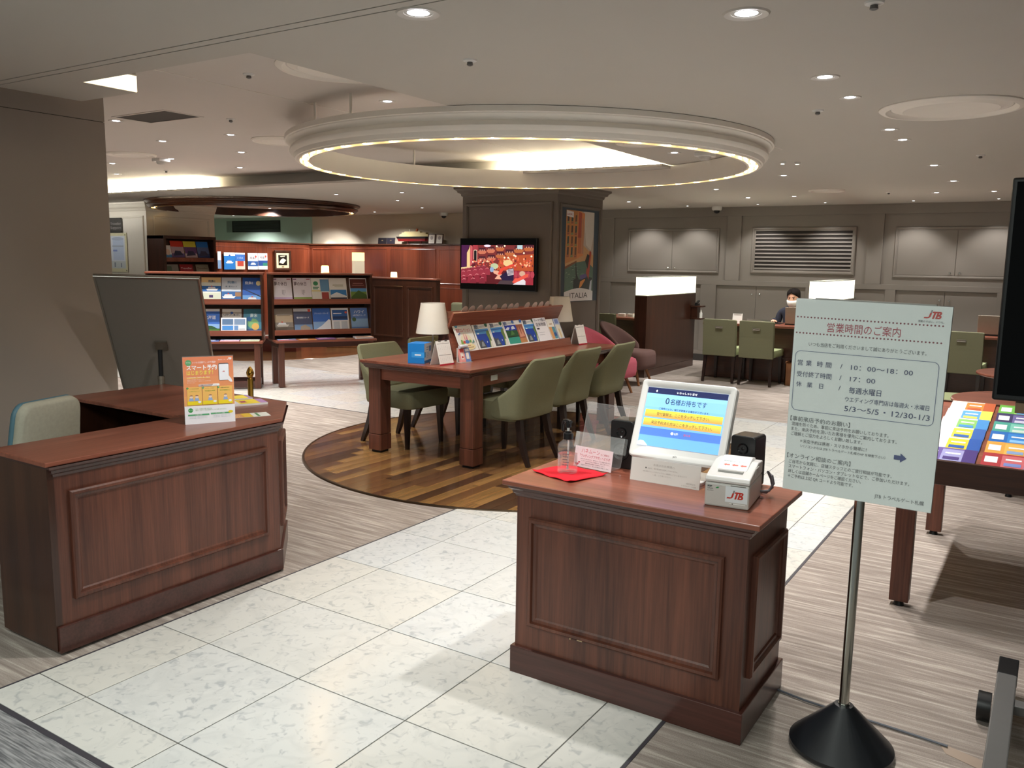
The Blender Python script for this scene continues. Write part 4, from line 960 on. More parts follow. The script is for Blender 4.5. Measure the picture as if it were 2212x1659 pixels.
# acrylic notice card under the screen
nc = thing('notice_card', 'white printed notice in an acrylic holder below the touch monitor', 'sign', (-1.115, 2.735, KZ))
N_ = RX(R(90 - 9))
obj('card', MB().obox(N_, -0.13, 0.13, 0.0, 0.082, -0.0025, 0.0), PAPER, nc); obj('holder_sheet', MB().obox(N_, -0.132, 0.132, 0.0, 0.086, 0.0005, 0.0025), ACRY, nc)
obj('holder_foot', MB().box(-0.13, 0.13, 0.0, 0.05, 0.0, 0.002), ACRY, nc)
np_ = Print(0.0001)
np_.text('お並びのお客様へ', -0.005, 0.062, 0.007, 'a5a09c', align='c', width=0.08).rect(-0.045, 0.0605, 0.035, 0.061, 'b5b0ac')
np_.rect(-0.075, 0.048, -0.070, 0.053, '2a2a2c').text('当店は、現在整理券を配布しておりません。', -0.066, 0.048, 0.006, 'b2ada9', width=0.115)
np_.text('※札幌グランドホテルでのご精算もございませんので', 0, 0.036, 0.006, 'b2ada9', align='c', width=0.165).text('一度、ご了承ください。', -0.01, 0.026, 0.006, 'b2ada9', align='c', width=0.07)
np_.text('株式会社JTB', 0.115, 0.014, 0.006, 'b2ada9', align='r').text('トラベルゲート札幌', 0.118, 0.005, 0.006, 'b2ada9', align='r')
np_.build('card_print', nc, N_ @ T(0, 0, 0.0001))

# loudspeakers
def mini_speaker(x, y, a, label):
    t = thing('desk_loudspeaker', label, 'loudspeaker', (x, y, KZ), R(a))
    obj('cabinet', MB().prism(rrect(-0.045, 0.045, 0.0, 0.185, 0.012), -0.048, 0.045, M=basis((0, 0, 0), (1, 0, 0), (0, 0, 1))), BLK, t, bevel=0.003)
    for z, r in ((0.140, 0.020), (0.066, 0.034)):
        obj('driver', MB().lathe([(r, 0.0), (r * 0.95, 0.004), (r * 0.8, 0.001), (r * 0.3, -0.006), (r * 0.28, 0.0), (0.0005, 0.003)], 24), mat('dark_rubber_cone', '0b0c0e', 0.25), t, smooth=True, M=T(0, -0.0455, z) @ RX(R(90)))
mini_speaker(-0.872, 2.897, -6, 'small black loudspeaker behind the receipt printer')
mini_speaker(-1.345, 2.905, 3, 'small black loudspeaker mostly hidden left of the touch monitor')

# receipt printer
pr = thing('receipt_printer', 'light grey receipt printer with red logo sticker on the kiosk desk', 'printer', (-0.850, 2.69, KZ), R(6))
obj('lower_case', MB().box(-0.071, 0.071, -0.105, 0.105, 0.0, 0.078), GREYP, pr, bevel=0.006)
obj('upper_case', MB().add([(x, y, z) for x in (-0.071, 0.071) for y, z in ((-0.105, 0.0795), (0.105, 0.0795), (0.105, 0.122), (0.03, 0.128), (-0.07, 0.105), (-0.098, 0.098), (-0.105, 0.088))],
    [(0, 1, 2, 3, 4, 5, 6), (13, 12, 11, 10, 9, 8, 7)] + [(i, (i + 1) % 7, 7 + (i + 1) % 7, 7 + i) for i in range(7)]), mat('pale_grey_plastic', 'd4d2cf', 0.4, var=0.02), pr, bevel=0.004)
obj('paper_cover', MB().rings([[(x, y, z) for x in (-0.048,) for y, z in ((-0.045, 0.112), (0.02, 0.132), (0.05, 0.138), (0.095, 0.130), (0.095, 0.120), (-0.045, 0.108))], [(0.048, y, z) for y, z in ((-0.045, 0.112), (0.02, 0.132), (0.05, 0.138), (0.095, 0.130), (0.095, 0.120), (-0.045, 0.108))]], cap0=True, cap1=True), WHITEP, pr, bevel=0.002)
obj('paper_slot', MB().box(-0.040, 0.040, -0.066, -0.050, 0.106, 0.1125), mat('slot_grey', 'a9a7a4', 0.5), pr)
obj('side_latch', MB().box(0.0712, 0.0735, -0.02, 0.03, 0.094, 0.118), GREYP, pr, bevel=0.002)
pt = Print(0.00012); FP = basis((0, -0.1052, 0), (1, 0, 0), (0, 0, 1))
pt.rect(-0.004, 0.020, 0.066, 0.072, 'dfe6ea'); jtb(pt, 0.008, 0.032, 0.026)
pt.text('star', -0.062, 0.064, 0.010, '3c4a4c', bold=0.02).text('TSP650II', -0.062, 0.057, 0.005, '3c4a4c').text('futurePRNT', -0.062, 0.051, 0.004, '5a6668')
pt.poly([(-0.036, 0.062), (-0.030, 0.066), (-0.024, 0.0665), (-0.027, 0.062), (-0.033, 0.061)], '3f9a5a')
pt.rect(0.012, 0.0735, 0.060, 0.0752, '3a3a3c').rect(0.010, 0.0145, 0.060, 0.0168, 'f2f2f0').rect(0.018, 0.0145, 0.022, 0.0168, '3a3a3c')
pt.build('front_print', pr, FP)
pa = Print(0.00015); PC = T(0, -0.045, 0.1123) @ RX(math.atan2(0.020, 0.065))
pa.rect(-0.046, 0.006, 0.046, 0.066, 'f4f4f2').text('感熱紙はこちらに', 0, 0.050, 0.010, '6a8a92', align='c', width=0.075)
for k in range(3):
    a = -0.034 + k * 0.027
    pa.poly([(a, 0.030), (a + 0.009, 0.038), (a + 0.009, 0.034), (a + 0.021, 0.034), (a + 0.021, 0.026), (a + 0.009, 0.026), (a + 0.009, 0.022)], 'e06a5a')
pa.build('cover_print', pr, PC)
cb = [(0.072, 0.08, 0.02), (0.10, 0.085, 0.025), (0.112, 0.09, 0.05), (0.105, 0.095, 0.075), (0.090, 0.10, 0.085), (0.100, 0.11, 0.06), (0.105, 0.115, 0.03), (0.085, 0.12, 0.008), (0.06, 0.13, 0.006)]
obj('cable', MB().tube(cb, 0.0045, 8), mat('grey_cable', '6c686c', 0.5), pr, smooth=True)

# ================================================================== OPENING HOURS SIGN
sg = thing('sign_stand', 'opening hours sign on a steel pole with black cone base', 'sign', (-0.452, 2.648, 0))
obj('cone_base', MB().lathe([(0.0005, 0.004), (0.150, 0.004), (0.156, 0.010), (0.155, 0.020), (0.135, 0.040), (0.032, 0.143), (0.028, 0.148), (0.0005, 0.150)], 48), mat('black_matt_cone', '14171b', 0.34, var=0.1), sg, smooth=True)
obj('pole', MB().cyl((0, 0, 0.145), (0, 0.012, 1.36), 0.0148, n=24), CHROME, sg, smooth=True)
obj('pole_collar', MB().cyl((0, 0, 0.143), (0, 0, 0.152), 0.017, n=24), CHROME, sg, smooth=True)
q = basis((-0.012, -0.021, 0.803), (math.cos(0.022), math.sin(0.022), -0.022), (0.0, 0.0, 1))
QS = T(-0.013, -0.022, 0.806) @ RZ(0.022) @ RX(R(90) + 0.05) @ RZ(-0.022) @ T(-0.21, 0, 0)
W_, H_ = 0.42, 0.594
obj('back_board', MB().obox(QS, 0, W_, 0, H_, -0.012, -0.004), GREYM, sg)
obj('paper', MB().obox(QS, 0.001, W_ - 0.001, 0.001, H_ - 0.001, -0.004, -0.001), mat('cool_white_paper', 'e6eeec', 0.5, var=0.015, scale=4), sg)
obj('cover_sheet', MB().obox(QS, 0, W_, 0, H_, 0.0012, 0.002), glass('clear_cover_film', alpha=0.05, rough=0.08), sg)
obj('clip', MB().obox(QS, W_ * 0.13, W_ * 0.90, H_ - 0.004, H_ + 0.003, -0.014, -0.002), SILV, sg)
ob = Print(0.00012); X = lambda s: s * W_; Yy = lambda t: H_ * (1 - t)
NAVY, RED, GR = '33406a', 'a83a4a', '5c6266'
for t in (0.092, 0.172): ob.many([ell(X(0.02 + 0.93 * k / 40), Yy(t), 0.0026, 0.0026, 8) for k in range(41)], '7c3440')
ob.text('営業時間のご案内', X(0.225), Yy(0.155), 0.030, RED, width=X(0.475), bold=0.004)
jtb(ob, X(0.845), Yy(0.060), 0.022); ob.text('感動のそばに、いつも。', X(0.80), Yy(0.079), 0.0072, GR, width=X(0.155))
ob.text('いつも当店をご利用くださいまして誠にありがとうございます。', X(0.11), Yy(0.234), 0.0135, GR, width=X(0.76))
def rring(x0, x1, y0, y1, r, w, m):
    a = rrect(x0, x1, y0, y1, r, 5); b = rrect(x0 + w, x1 - w, y0 + w, y1 - w, r - w, 5); k = len(a)
    ob.mb.add([(x, y, ob.z) for x, y in a + b], [(i, (i + 1) % k, k + (i + 1) % k, k + i) for i in range(k)], ob.mi(m)); ob.z += ob.step
rring(X(0.022), X(0.955), Yy(0.572), Yy(0.262), 0.016, 0.0014, '4a5a86')
for s, t in (('営業', 0.335), ('受付終了時間', 0.393), ('休', 0.445)):
    if s == '営業':
        for k, c in enumerate('営業時間'): ob.text(c, X((0.043, 0.10, 0.178, 0.238)[k]), Yy(t), 0.0185, NAVY)
    elif s == '休':
        for k, c in enumerate('休業日'): ob.text(c, X((0.043, 0.118, 0.203)[k]), Yy(t), 0.0175, NAVY)
    else: ob.text(s, X(0.043), Yy(t), 0.0185, NAVY, width=X(0.238))
    ob.text('/', X(0.335), Yy(t), 0.020, NAVY)
ob.text('10：00～18：00', X(0.405), Yy(0.336), 0.020, NAVY, width=X(0.395)); ob.text('17：00', X(0.405), Yy(0.394), 0.020, NAVY, width=X(0.165))
ob.text('毎週水曜日', X(0.405), Yy(0.452), 0.021, NAVY, width=X(0.210), bold=0.004)
ob.text('ウエディング専門店は毎週火・水曜日', X(0.385), Yy(0.496), 0.0165, NAVY, width=X(0.535)); ob.text('5/3～5/5・12/30-1/3', X(0.385), Yy(0.546), 0.0225, NAVY, width=X(0.545))
for s, x, t, sz, w in (('【事前来店予約のお願い】', 0.022, 0.626, 0.0165, 0.41), ('混雑を防ぐため、事前に来店予約をお願いしております。', 0.033, 0.652, 0.0128, 0.655), ('また、来店予約を頂いたお客様を優先にご案内しております。', 0.033, 0.678, 0.0128, 0.71),
                       ('ご理解とご協力をよろしくお願い致します。', 0.033, 0.704, 0.0128, 0.49), ('＊来店予約は携帯・スマホから簡単に！', 0.10, 0.738, 0.0128, 0.455), ('（パソコンからは JTB トラベルゲート札幌のHP を検索下さい）', 0.105, 0.762, 0.0095, 0.575),
                       ('【オンライン相談のご案内】', 0.018, 0.824, 0.0165, 0.44), ('ご自宅から気軽に、店舗スタッフとのご旅行相談が可能です。', 0.033, 0.853, 0.0128, 0.70), ('スマートフォン・パソコン・タブレットなどで、ご参加いただけます。', 0.033, 0.879, 0.0128, 0.815),
                       ('詳しくは店舗ホームページをご確認ください。', 0.033, 0.905, 0.0128, 0.505), ('＊ご予約は上記 QR コードより可能です。', 0.033, 0.931, 0.0128, 0.455)):
    ob.text(s, X(x), Yy(t), sz, GR, width=X(w))
ob.text('JTB トラベルゲート札幌', X(0.635), Yy(0.966), 0.0145, GR, width=X(0.315))
ob.poly([(X(0.735), Yy(0.757)), (X(0.735), Yy(0.735)), (X(0.775), Yy(0.735)), (X(0.775), Yy(0.723)), (X(0.815), Yy(0.746)), (X(0.775), Yy(0.769)), (X(0.775), Yy(0.757))], '2a3f7c')
ob.build('sign_print', sg, QS @ T(0, 0, -0.0009))

# ================================================================== THINGS ON THE RECEPTION DESK
LZ = 0.7525
sa = thing('poster_stand', 'orange and white printed leaflet in an upright acrylic stand on reception desk', 'display stand', (-3.189, 2.437, LZ), 1.051)
PS = RX(R(90 - 2.5)) @ T(-0.108, 0.0, 0)
W_, H_ = 0.216, 0.302
obj('stand_sheet', MB().obox(PS, -0.002, W_ + 0.002, 0, H_ + 0.004, 0.0012, 0.0025), ACRY, sa); obj('stand_foot', MB().box(-0.108, 0.108, 0.0, 0.07, 0.0, 0.003), ACRY, sa)
obj('leaflet', MB().obox(PS, 0, W_, 0.001, H_, -0.0015, 0.0), PAPER, sa)
lf = Print(0.0001); X = lambda s: s * W_; Yy = lambda t: H_ * (1 - t)
OR_ = 'e8883a'
lf.grad(0, Yy(0.73), W_, H_, 'f0a24a', 'e2742e', 5)
lf.poly(ell(X(0.11), Yy(0.085), X(0.062), X(0.062), 16), '2f9a4a').text('デジタル', X(0.11), Yy(0.092), 0.008, 'ffffff', align='c', width=X(0.09))
lf.text('いつもの店舗でしっかり相談!', X(0.19), Yy(0.095), 0.010, 'ffffff', width=X(0.46)); jtb(lf, X(0.89), Yy(0.055), 0.010, 'ffffff', 'ffffff'); lf.text('感動のそばに、いつも。', X(0.70), Yy(0.058), 0.005, 'ffffff', width=X(0.15))
lf.text('スマート予約', X(0.07), Yy(0.188), 0.024, 'ffffff', width=X(0.60), bold=0.025).text('はじまります！', X(0.07), Yy(0.262), 0.022, 'f6e24a', width=X(0.52), bold=0.02)
lf.rect(X(0.07), Yy(0.318), X(0.53), Yy(0.307), 'f6d24a').text('いつものお店と「あなた」を、つなぐ。', X(0.07), Yy(0.312), 0.007, 'ffffff', width=X(0.46))
for k, tx in enumerate(('来店前にご予約内容を入力いただくことで、', 'お待たせすることなく、ご案内がスムーズになります。', '詳しくはスタッフまで')): lf.text(tx, X(0.075), Yy(0.345 + k * 0.022), 0.005, 'fdeedd', width=X((0.34, 0.47, 0.15)[k]))
lf.poly(rrect(X(0.70), X(0.91), Yy(0.365), Yy(0.105), 0.006), '3a2c30').poly(rrect(X(0.71), X(0.905), Yy(0.360), Yy(0.118), 0.004), 'f2f3fa'); jtb(lf, X(0.775), Yy(0.24), 0.006, 'd0484a', 'd0484a')
lf.poly([(X(0.83), Yy(0.26)), (X(0.86), Yy(0.275)), (X(0.91), Yy(0.30)), (X(0.955), Yy(0.345)), (X(0.975), Yy(0.39)), (X(0.94), Yy(0.395)), (X(0.89), Yy(0.365)), (X(0.86), Yy(0.32))], 'f4f0f4')
lf.rect(0, Yy(0.4215), W_, Yy(0.42), 'f0b878').poly(rrect(X(0.29), X(0.71), Yy(0.442), Yy(0.408), 0.004), 'ffffff').text('嬉しい３つのポイント!', X(0.50), Yy(0.433), 0.007, '4a4a4c', align='c', width=X(0.30))
for k in range(3):
    a = 0.06 + 0.305 * k
    lf.rect(X(a), Yy(0.715), X(a + 0.29), Yy(0.448), 'f3c06a').rect(X(a), Yy(0.715), X(a + 0.29), Yy(0.66), 'f3dc2e')
    lf.poly(ell(X(a + 0.012), Yy(0.462), X(0.022), X(0.022), 12), '2f9a4a').text('123'[k], X(a + 0.012), Yy(0.468), 0.008, 'ffffff', align='c')
    lf.text(('いつものお店を', 'パソコン・スマホで', '店舗受付後の来店を')[k], X(a + 0.145), Yy(0.480), 0.0055, '4a5a3a', align='c', width=X(0.18)).text(('しっかりプランニング', '予約確認も簡単', '待ち時間なし')[k], X(a + 0.145), Yy(0.520), 0.007, '6a9a3a', align='c', width=X(0.21))
    for q in ([0.08, 0.19] if k == 0 else [0.15]):
        lf.poly([(X(a + q - 0.05), Yy(0.655)), (X(a + q + 0.05), Yy(0.655)), (X(a + q + 0.03), Yy(0.61)), (X(a + q - 0.03), Yy(0.61))], '9ab4dc').poly(ell(X(a + q), Yy(0.595), X(0.032), X(0.030), 10), 'f4dcc8').poly(ell(X(a + q), Yy(0.582), X(0.035), X(0.022), 10, 0, 180), '9a6a5a')
    lf.poly(ell(X(a + 0.24), Yy(0.672), X(0.035), X(0.024), 10), 'f6f6fa')
lf.rect(0, 0, W_, Yy(0.735), 'f3f5fb').poly(ell(X(0.115), Yy(0.792), X(0.048), X(0.048), 14), '3f9f52').text('詳しくは', X(0.115), Yy(0.796), 0.005, 'ffffff', align='c', width=X(0.07))
lf.text('スマート予約のお問い合わせは、', X(0.21), Yy(0.785), 0.007, '7aaa5a', width=X(0.33)).text('専用のご予約サイトまたは店頭スタッフまでお申し付けください。', X(0.21), Yy(0.805), 0.007, '7aaa5a', width=X(0.62))
lf.rect(X(0.06), Yy(0.876), X(0.48), Yy(0.852), '5fae7c').rect(X(0.51), Yy(0.868), X(0.90), Yy(0.844), '5fae7c').poly(ell(X(0.91), Yy(0.842), X(0.05), X(0.028), 14), 'f0dc3a').text('ご来店予約', X(0.27), Yy(0.870), 0.006, 'ffffff', align='c').text('オンライン相談', X(0.70), Yy(0.862), 0.006, 'ffffff', align='c')
for k in range(4): lf.text('ご予約の際はお名前・ご希望日をお知らせください。', X(0.08 + 0.47 * (k % 2)), Yy(0.895 + 0.022 * (k // 2)), 0.005, 'b6b9c4', width=X(0.36))
lf.build('leaflet_print', sa, PS @ T(0, 0, 0.0001))
def flat_sheet(name, label, cat, c, w, h, a, z, th, rects, group=None):
    o = thing(name, label, cat, (c[0], c[1], z), R(a), group)
    obj('sheets', MB().box(-w / 2, w / 2, -h / 2, h / 2, 0, th), PAPER, o)
    p = Print(0.00012)
    for r in rects:
        if len(r) == 5: p.rect(-w / 2 + r[0] * w, -h / 2 + r[1] * h, -w / 2 + r[2] * w, -h / 2 + r[3] * h, r[4])
        else: p.text(r[0], -w / 2 + r[1] * w, -h / 2 + r[2] * h, r[3] * h, r[4], width=r[5] * w)
    p.build('print', o, T(0, 0, th)); return o
flat_sheet('leaflet', 'orange and white leaflet lying flat at the chamfered corner of reception desk', 'leaflet', (-3.21, 2.655), 0.21, 0.10, 62, LZ, 0.001,
           [(0, 0, 0.62, 1, 'eaa04a'), (0.05, 0.1, 0.4, 0.9, 'e8b070'), (0.42, 0, 0.62, 1, 'f0cc3a'), (0.62, 0, 1, 1, 'f0f2ea'), (0.72, 0.05, 0.78, 0.95, '4f9a5a'), ('スマート予約', 0.06, 0.6, 0.2, 'fdf2e0', 0.3), ('はじまります', 0.06, 0.25, 0.2, 'fdf2e0', 0.3)])
flat_sheet('magazine_stack', 'purple and yellow magazines lying behind the leaflet on reception desk', 'magazine', (-3.49, 2.85), 0.25, 0.13, 65, LZ, 0.010,
           [(0, 0, 1, 1, 'e8e4ee'), (0.45, 0, 0.85, 1, 'f0d83a'), (0.85, 0, 1, 1, 'b48ac0'), (0, 0, 0.2, 0.5, '6a5a9a'), (0.5, 0.3, 0.62, 0.7, 'b04a6a')])
flat_sheet('magazine_stack', 'thin yellow striped magazine farthest back on the reception desk top', 'magazine', (-3.66, 2.93), 0.20, 0.11, 66, LZ, 0.006,
           [(0, 0, 1, 1, 'efecea'), (0.5, 0, 0.9, 1, 'f2de4a'), (0.9, 0, 1, 1, 'a888b8'), (0.1, 0.35, 0.4, 0.6, '8a94b8')])
# brass stanchion
bo = thing('brass_stanchion', 'short brass post with acorn finial behind the reception desk', 'post', (-4.62, 3.866, 0))
obj('foot', MB().lathe([(0.0005, 0), (0.11, 0), (0.115, 0.008), (0.09, 0.02), (0.03, 0.03), (0.02, 0.035)], 32), BRASS, bo, smooth=True)
obj('post', MB().lathe([(0.019, 0.03), (0.019, 0.672), (0.017, 0.676), (0.0005, 0.676)], 8), BRASS, bo)
obj('finial', MB().lathe([(0.0005, 0.672), (0.014, 0.674), (0.011, 0.682), (0.020, 0.690), (0.026, 0.708), (0.025, 0.722), (0.017, 0.742), (0.006, 0.757), (0.0005, 0.760)], 20), BRASS, bo, smooth=True)
# sign board seen from behind
eb = thing('sign_easel', 'grey back of a tilted sign board on a post behind reception desk', 'sign', (-4.50, 3.14, 0))
TLc = Vector((0.06, -0.45, 1.39)); TRc = Vector((0.48, -0.08, 1.382)); dn = Vector((-0.40, 0.40, -0.825)).normalized(); wv = (TRc - TLc)
EM = basis(TLc + dn * 0.86, wv, -dn)
w_ = wv.length
obj('back_board', MB().obox(EM, 0.006, w_ - 0.006, 0.006, 0.854, -0.008, 0.004), mat('grey_board_back', '77726a', 0.6, var=0.03), eb)
obj('frame', MB().frame(EM, 0, w_, 0, 0.86, [(0.0, -0.014), (0.0, 0.008), (0.002, 0.010), (0.010, 0.010), (0.012, 0.004), (0.012, -0.014)]), SILV, eb)
pc_ = EM @ Vector((w_ * 0.50, 0.37, 0.004)); po_ = EM @ Vector((w_ * 0.50, 0.37, 0.05))
obj('bracket', MB().obox(EM, w_ * 0.5 - 0.035, w_ * 0.5 + 0.035, 0.34, 0.40, 0.004, 0.018), mat('worn_steel', '8a8478', 0.4, metal=0.8, var=0.3), eb)
obj('post', MB().cyl((po_.x, po_.y, 0.02), po_, 0.013, n=12), BLKM, eb, smooth=True)
obj('post_clamp', MB().cyl((po_.x, po_.y, 0.70), (po_.x, po_.y, 0.80), 0.020, n=12), MATS['worn_steel'], eb, smooth=True)
obj('foot', MB().lathe([(0.0005, 0), (0.15, 0), (0.15, 0.012), (0.02, 0.022), (0.0005, 0.022)], 28, (po_.x, po_.y, 0)), BLKM, eb, smooth=True)
# ================================================================== THINGS ON THE LONG TABLE
TZ = 0.735
def table_lamp(x, y, label):
    t = thing('table_lamp', label, 'lamp', (x, y, TZ))
    obj('base', MB().lathe([(0.0005, 0), (0.06, 0), (0.062, 0.006), (0.055, 0.011), (0.008, 0.014), (0.0005, 0.014)], 28), SILV, t, smooth=True)
    obj('stem', MB().cyl((0, 0, 0.012), (0, 0, 0.40), 0.006, n=10), SILV, t, smooth=True)
    sh = obj('shade', MB().lathe([(0.130, 0.208), (0.092, 0.440), (0.090, 0.440), (0.128, 0.208)], 40, closed=True), SHADE, t, smooth=True)
    obj('shade_spider', MB().cyl((-0.09, 0, 0.40), (0.09, 0, 0.40), 0.002, n=6).cyl((0, -0.09, 0.40), (0, 0.09, 0.40), 0.002, n=6), SILV, sh)
    obj('pull_cord', MB().cyl((0.045, -0.06, 0.21), (0.045, -0.06, 0.19), 0.0015, n=6), SILV, t)
table_lamp(-4.03, 5.135, 'white shaded table lamp at the near end of long table')
table_lamp(-3.985, 7.02, 'white shaded table lamp at the far end of long table')
bx = thing('carton', 'bright blue and white carton on the near end of long table', 'box', (-4.012, 4.955, TZ), R(19.5))
obj('box', MB().box(-0.065, 0.065, -0.085, 0.085, 0, 0.150), ink('1f7fd0'), bx, bevel=0.002)
bp_ = Print(0.00015)
bp_.rect(0.0, 0.0, 0.168, 0.148, 'd8e0ea').rect(0.0, 0.0, 0.168, 0.022, '4a86c4').rect(0.105, 0.085, 0.150, 0.125, '2a7cc8').rect(0.118, 0.083, 0.122, 0.127, 'd8e0ea').rect(0.132, 0.083, 0.136, 0.127, 'd8e0ea').rect(0, 0.045, 0.028, 0.085, '4aa4e0')
bp_.rect(0.045, 0.115, 0.09, 0.122, '8090a8').rect(0.045, 0.098, 0.085, 0.104, '8090a8')
for k in range(4): bp_.rect(0.045, 0.040 + 0.012 * k, 0.095, 0.045 + 0.012 * k, 'a8b8cc')
bp_.build('side_print', bx, basis((0.0652, -0.084, 0.001), (0, 1, 0), (0, 0, 1)))
Print(0.00015).rect(0.03, 0.045, 0.13, 0.085, '3a9ae6').rect(0.055, 0.060, 0.105, 0.070, 'e8f2fa').build('end_print', bx, basis((-0.0652, -0.0852, 0.0), (1, 0, 0), (0, 0, 1)))
nb_ = thing('notebook', 'dark closed notebook lying next to the blue carton', 'book', (-3.905, 5.0, TZ), R(20))
obj('cover', MB().box(-0.025, 0.025, -0.06, 0.08, 0, 0.012), mat('dark_book_cover', '3c3836', 0.5), nb_)
obj('pages', MB().box(-0.024, 0.0255, -0.058, 0.078, 0.003, 0.009), PAPER, nb_)
def calendar(x, y, a, label, w=0.148, h=0.185):
    t = thing('desk_calendar', label, 'calendar', (x, y, TZ), a)
    F = RX(R(90 - 16)); Bk = T(0, 0.105, 0) @ RX(R(90 + 16))
    sx = math.sin(R(16)) * h; cz = math.cos(R(16)) * h
    obj('front_leaf', MB().obox(F, -w / 2, w / 2, 0.012, h, -0.002, 0.0), PAPER, t)
    obj('red_base', MB().obox(F, -w / 2, w / 2, 0.0, 0.012, -0.003, 0.001), ink('a82838'), t)
    obj('back_leaf', MB().add([(-w / 2, 2 * sx, 0), (w / 2, 2 * sx, 0), (w / 2, sx + 0.001, cz), (-w / 2, sx + 0.001, cz), (-w / 2, 2 * sx + 0.002, 0), (w / 2, 2 * sx + 0.002, 0), (w / 2, sx + 0.003, cz), (-w / 2, sx + 0.003, cz)], [(0, 1, 2, 3), (7, 6, 5, 4), (0, 4, 5, 1), (3, 2, 6, 7), (0, 3, 7, 4), (1, 5, 6, 2)]), PAPER, t)
    obj('binding', MB().cyl((-w * 0.32, sx, cz), (-w * 0.14, sx, cz), 0.004, n=8).cyl((w * 0.14, sx, cz), (w * 0.32, sx, cz), 0.004, n=8), mat('binding_grey', '6a6668', 0.4, metal=0.5), t)
    p = Print(0.0001)
    for yy, mo in ((0.52, '6'), (0.06, '7')):
        p.text(mo, 0, h * (yy + 0.385), 0.008, '8a4a50', align='c').rect(-w * 0.44, h * (yy + 0.355), w * 0.44, h * (yy + 0.368), '3a3a42')
        for r in range(5):
            for c in range(7): p.text(str(r * 7 + c + 1), -w * 0.38 + c * w * 0.128, h * (yy + 0.28 - r * 0.055), 0.0055, 'b05a60' if c == 0 else '8a8c96', align='c') if r * 7 + c < 30 else None
    p.rect(-w * 0.3, h * 0.075, w * 0.3, h * 0.085, 'e0c8b0')
    p.build('month_print', t, F @ T(0, 0, 0.0001)); return t
calendar(-3.745, 4.945, R(84), 'white desk calendar with red base before the near table lamp')
calendar(-3.72, 7.02, R(85), 'white desk calendar with red base at the far end of long table', 0.143, 0.19)
lh = thing('leaflet_holder', 'little holder with pink and blue leaflets at the rack end', 'leaflet holder', (-3.74, 5.17, TZ), R(80))
obj('holder', MB().box(-0.055, 0.055, 0.03, 0.045, 0, 0.11).box(-0.055, 0.055, -0.02, 0.045, 0, 0.004), GREYP, lh)
for k, (c, c2, lab) in enumerate((('e8a09a', 'c84848', 'pink'), ('6f8cc8', 'e8ecf2', 'blue'))):
    o = obj('leaflet_pack', MB().obox(T(-0.028 + k * 0.055, 0.0, 0.004) @ RX(R(72)), -0.026, 0.026, 0, 0.105, -0.012, 0.008), ink(c), lh)
    Print(0.00015).rect(-0.018, 0.02, 0.012, 0.07, 'f2ece4').rect(-0.02, 0.078, 0.02, 0.10, c2).rect(-0.01, 0.03, 0.006, 0.045, c2).build('print', o, T(-0.028 + k * 0.055, 0.0, 0.004) @ RX(R(72)) @ T(0, 0, 0.0082))
obj('rolled_tickets', MB().cyl((-0.05, 0.02, 0.118), (0.0, 0.02, 0.122), 0.014, n=14).cyl((0.0, 0.02, 0.122), (0.03, 0.02, 0.122), 0.012, n=14), ink('d4d6e0'), lh, smooth=True)

# leaning brochure rack in the middle of the table
rk = thing('brochure_rack', 'long leaning mahogany brochure rack on the middle of long table', 'rack', (-3.93, 6.02, TZ))
L2 = 0.845
for s, mn_ in ((1, ''), (-1, '')):
    Mr = basis((0.10 * s, -L2 * s, 0.035), (0, s, 0), (-0.155 * s, 0, 0.335))
    obj('back_board', MB().obox(Mr, 0, 2 * L2, 0, 0.372, -0.018, 0.0), WR_Y, rk, bevel=0.002)
    obj('ledge', MB().add([(0.165 * s, -L2 * s, 0.012), (0.165 * s, L2 * s, 0.012), (0.150 * s, L2 * s, 0.075), (0.150 * s, -L2 * s, 0.075), (0.10 * s, -L2 * s, 0.012), (0.10 * s, L2 * s, 0.012), (0.125 * s, L2 * s, 0.070), (0.125 * s, -L2 * s, 0.070)],
        [(0, 1, 2, 3), (7, 6, 5, 4), (0, 4, 5, 1), (3, 2, 6, 7), (0, 3, 7, 4), (1, 5, 6, 2)]), WR_Y, rk)
obj('base_board', MB().box(-0.17, 0.17, -L2, L2, 0, 0.012), WR_Y, rk)
obj('end_cheek', MB().prism([(-0.10, 0.012), (0.10, 0.012), (-0.04, 0.365), (-0.055, 0.365)][::1], -L2 + 0.002, -L2 + 0.02, M=basis((0, 0, 0), (1, 0, 0), (0, 0, 1)) @ Matrix.Scale(-1, 4, (0, 0, 1))), WR_Z, rk)

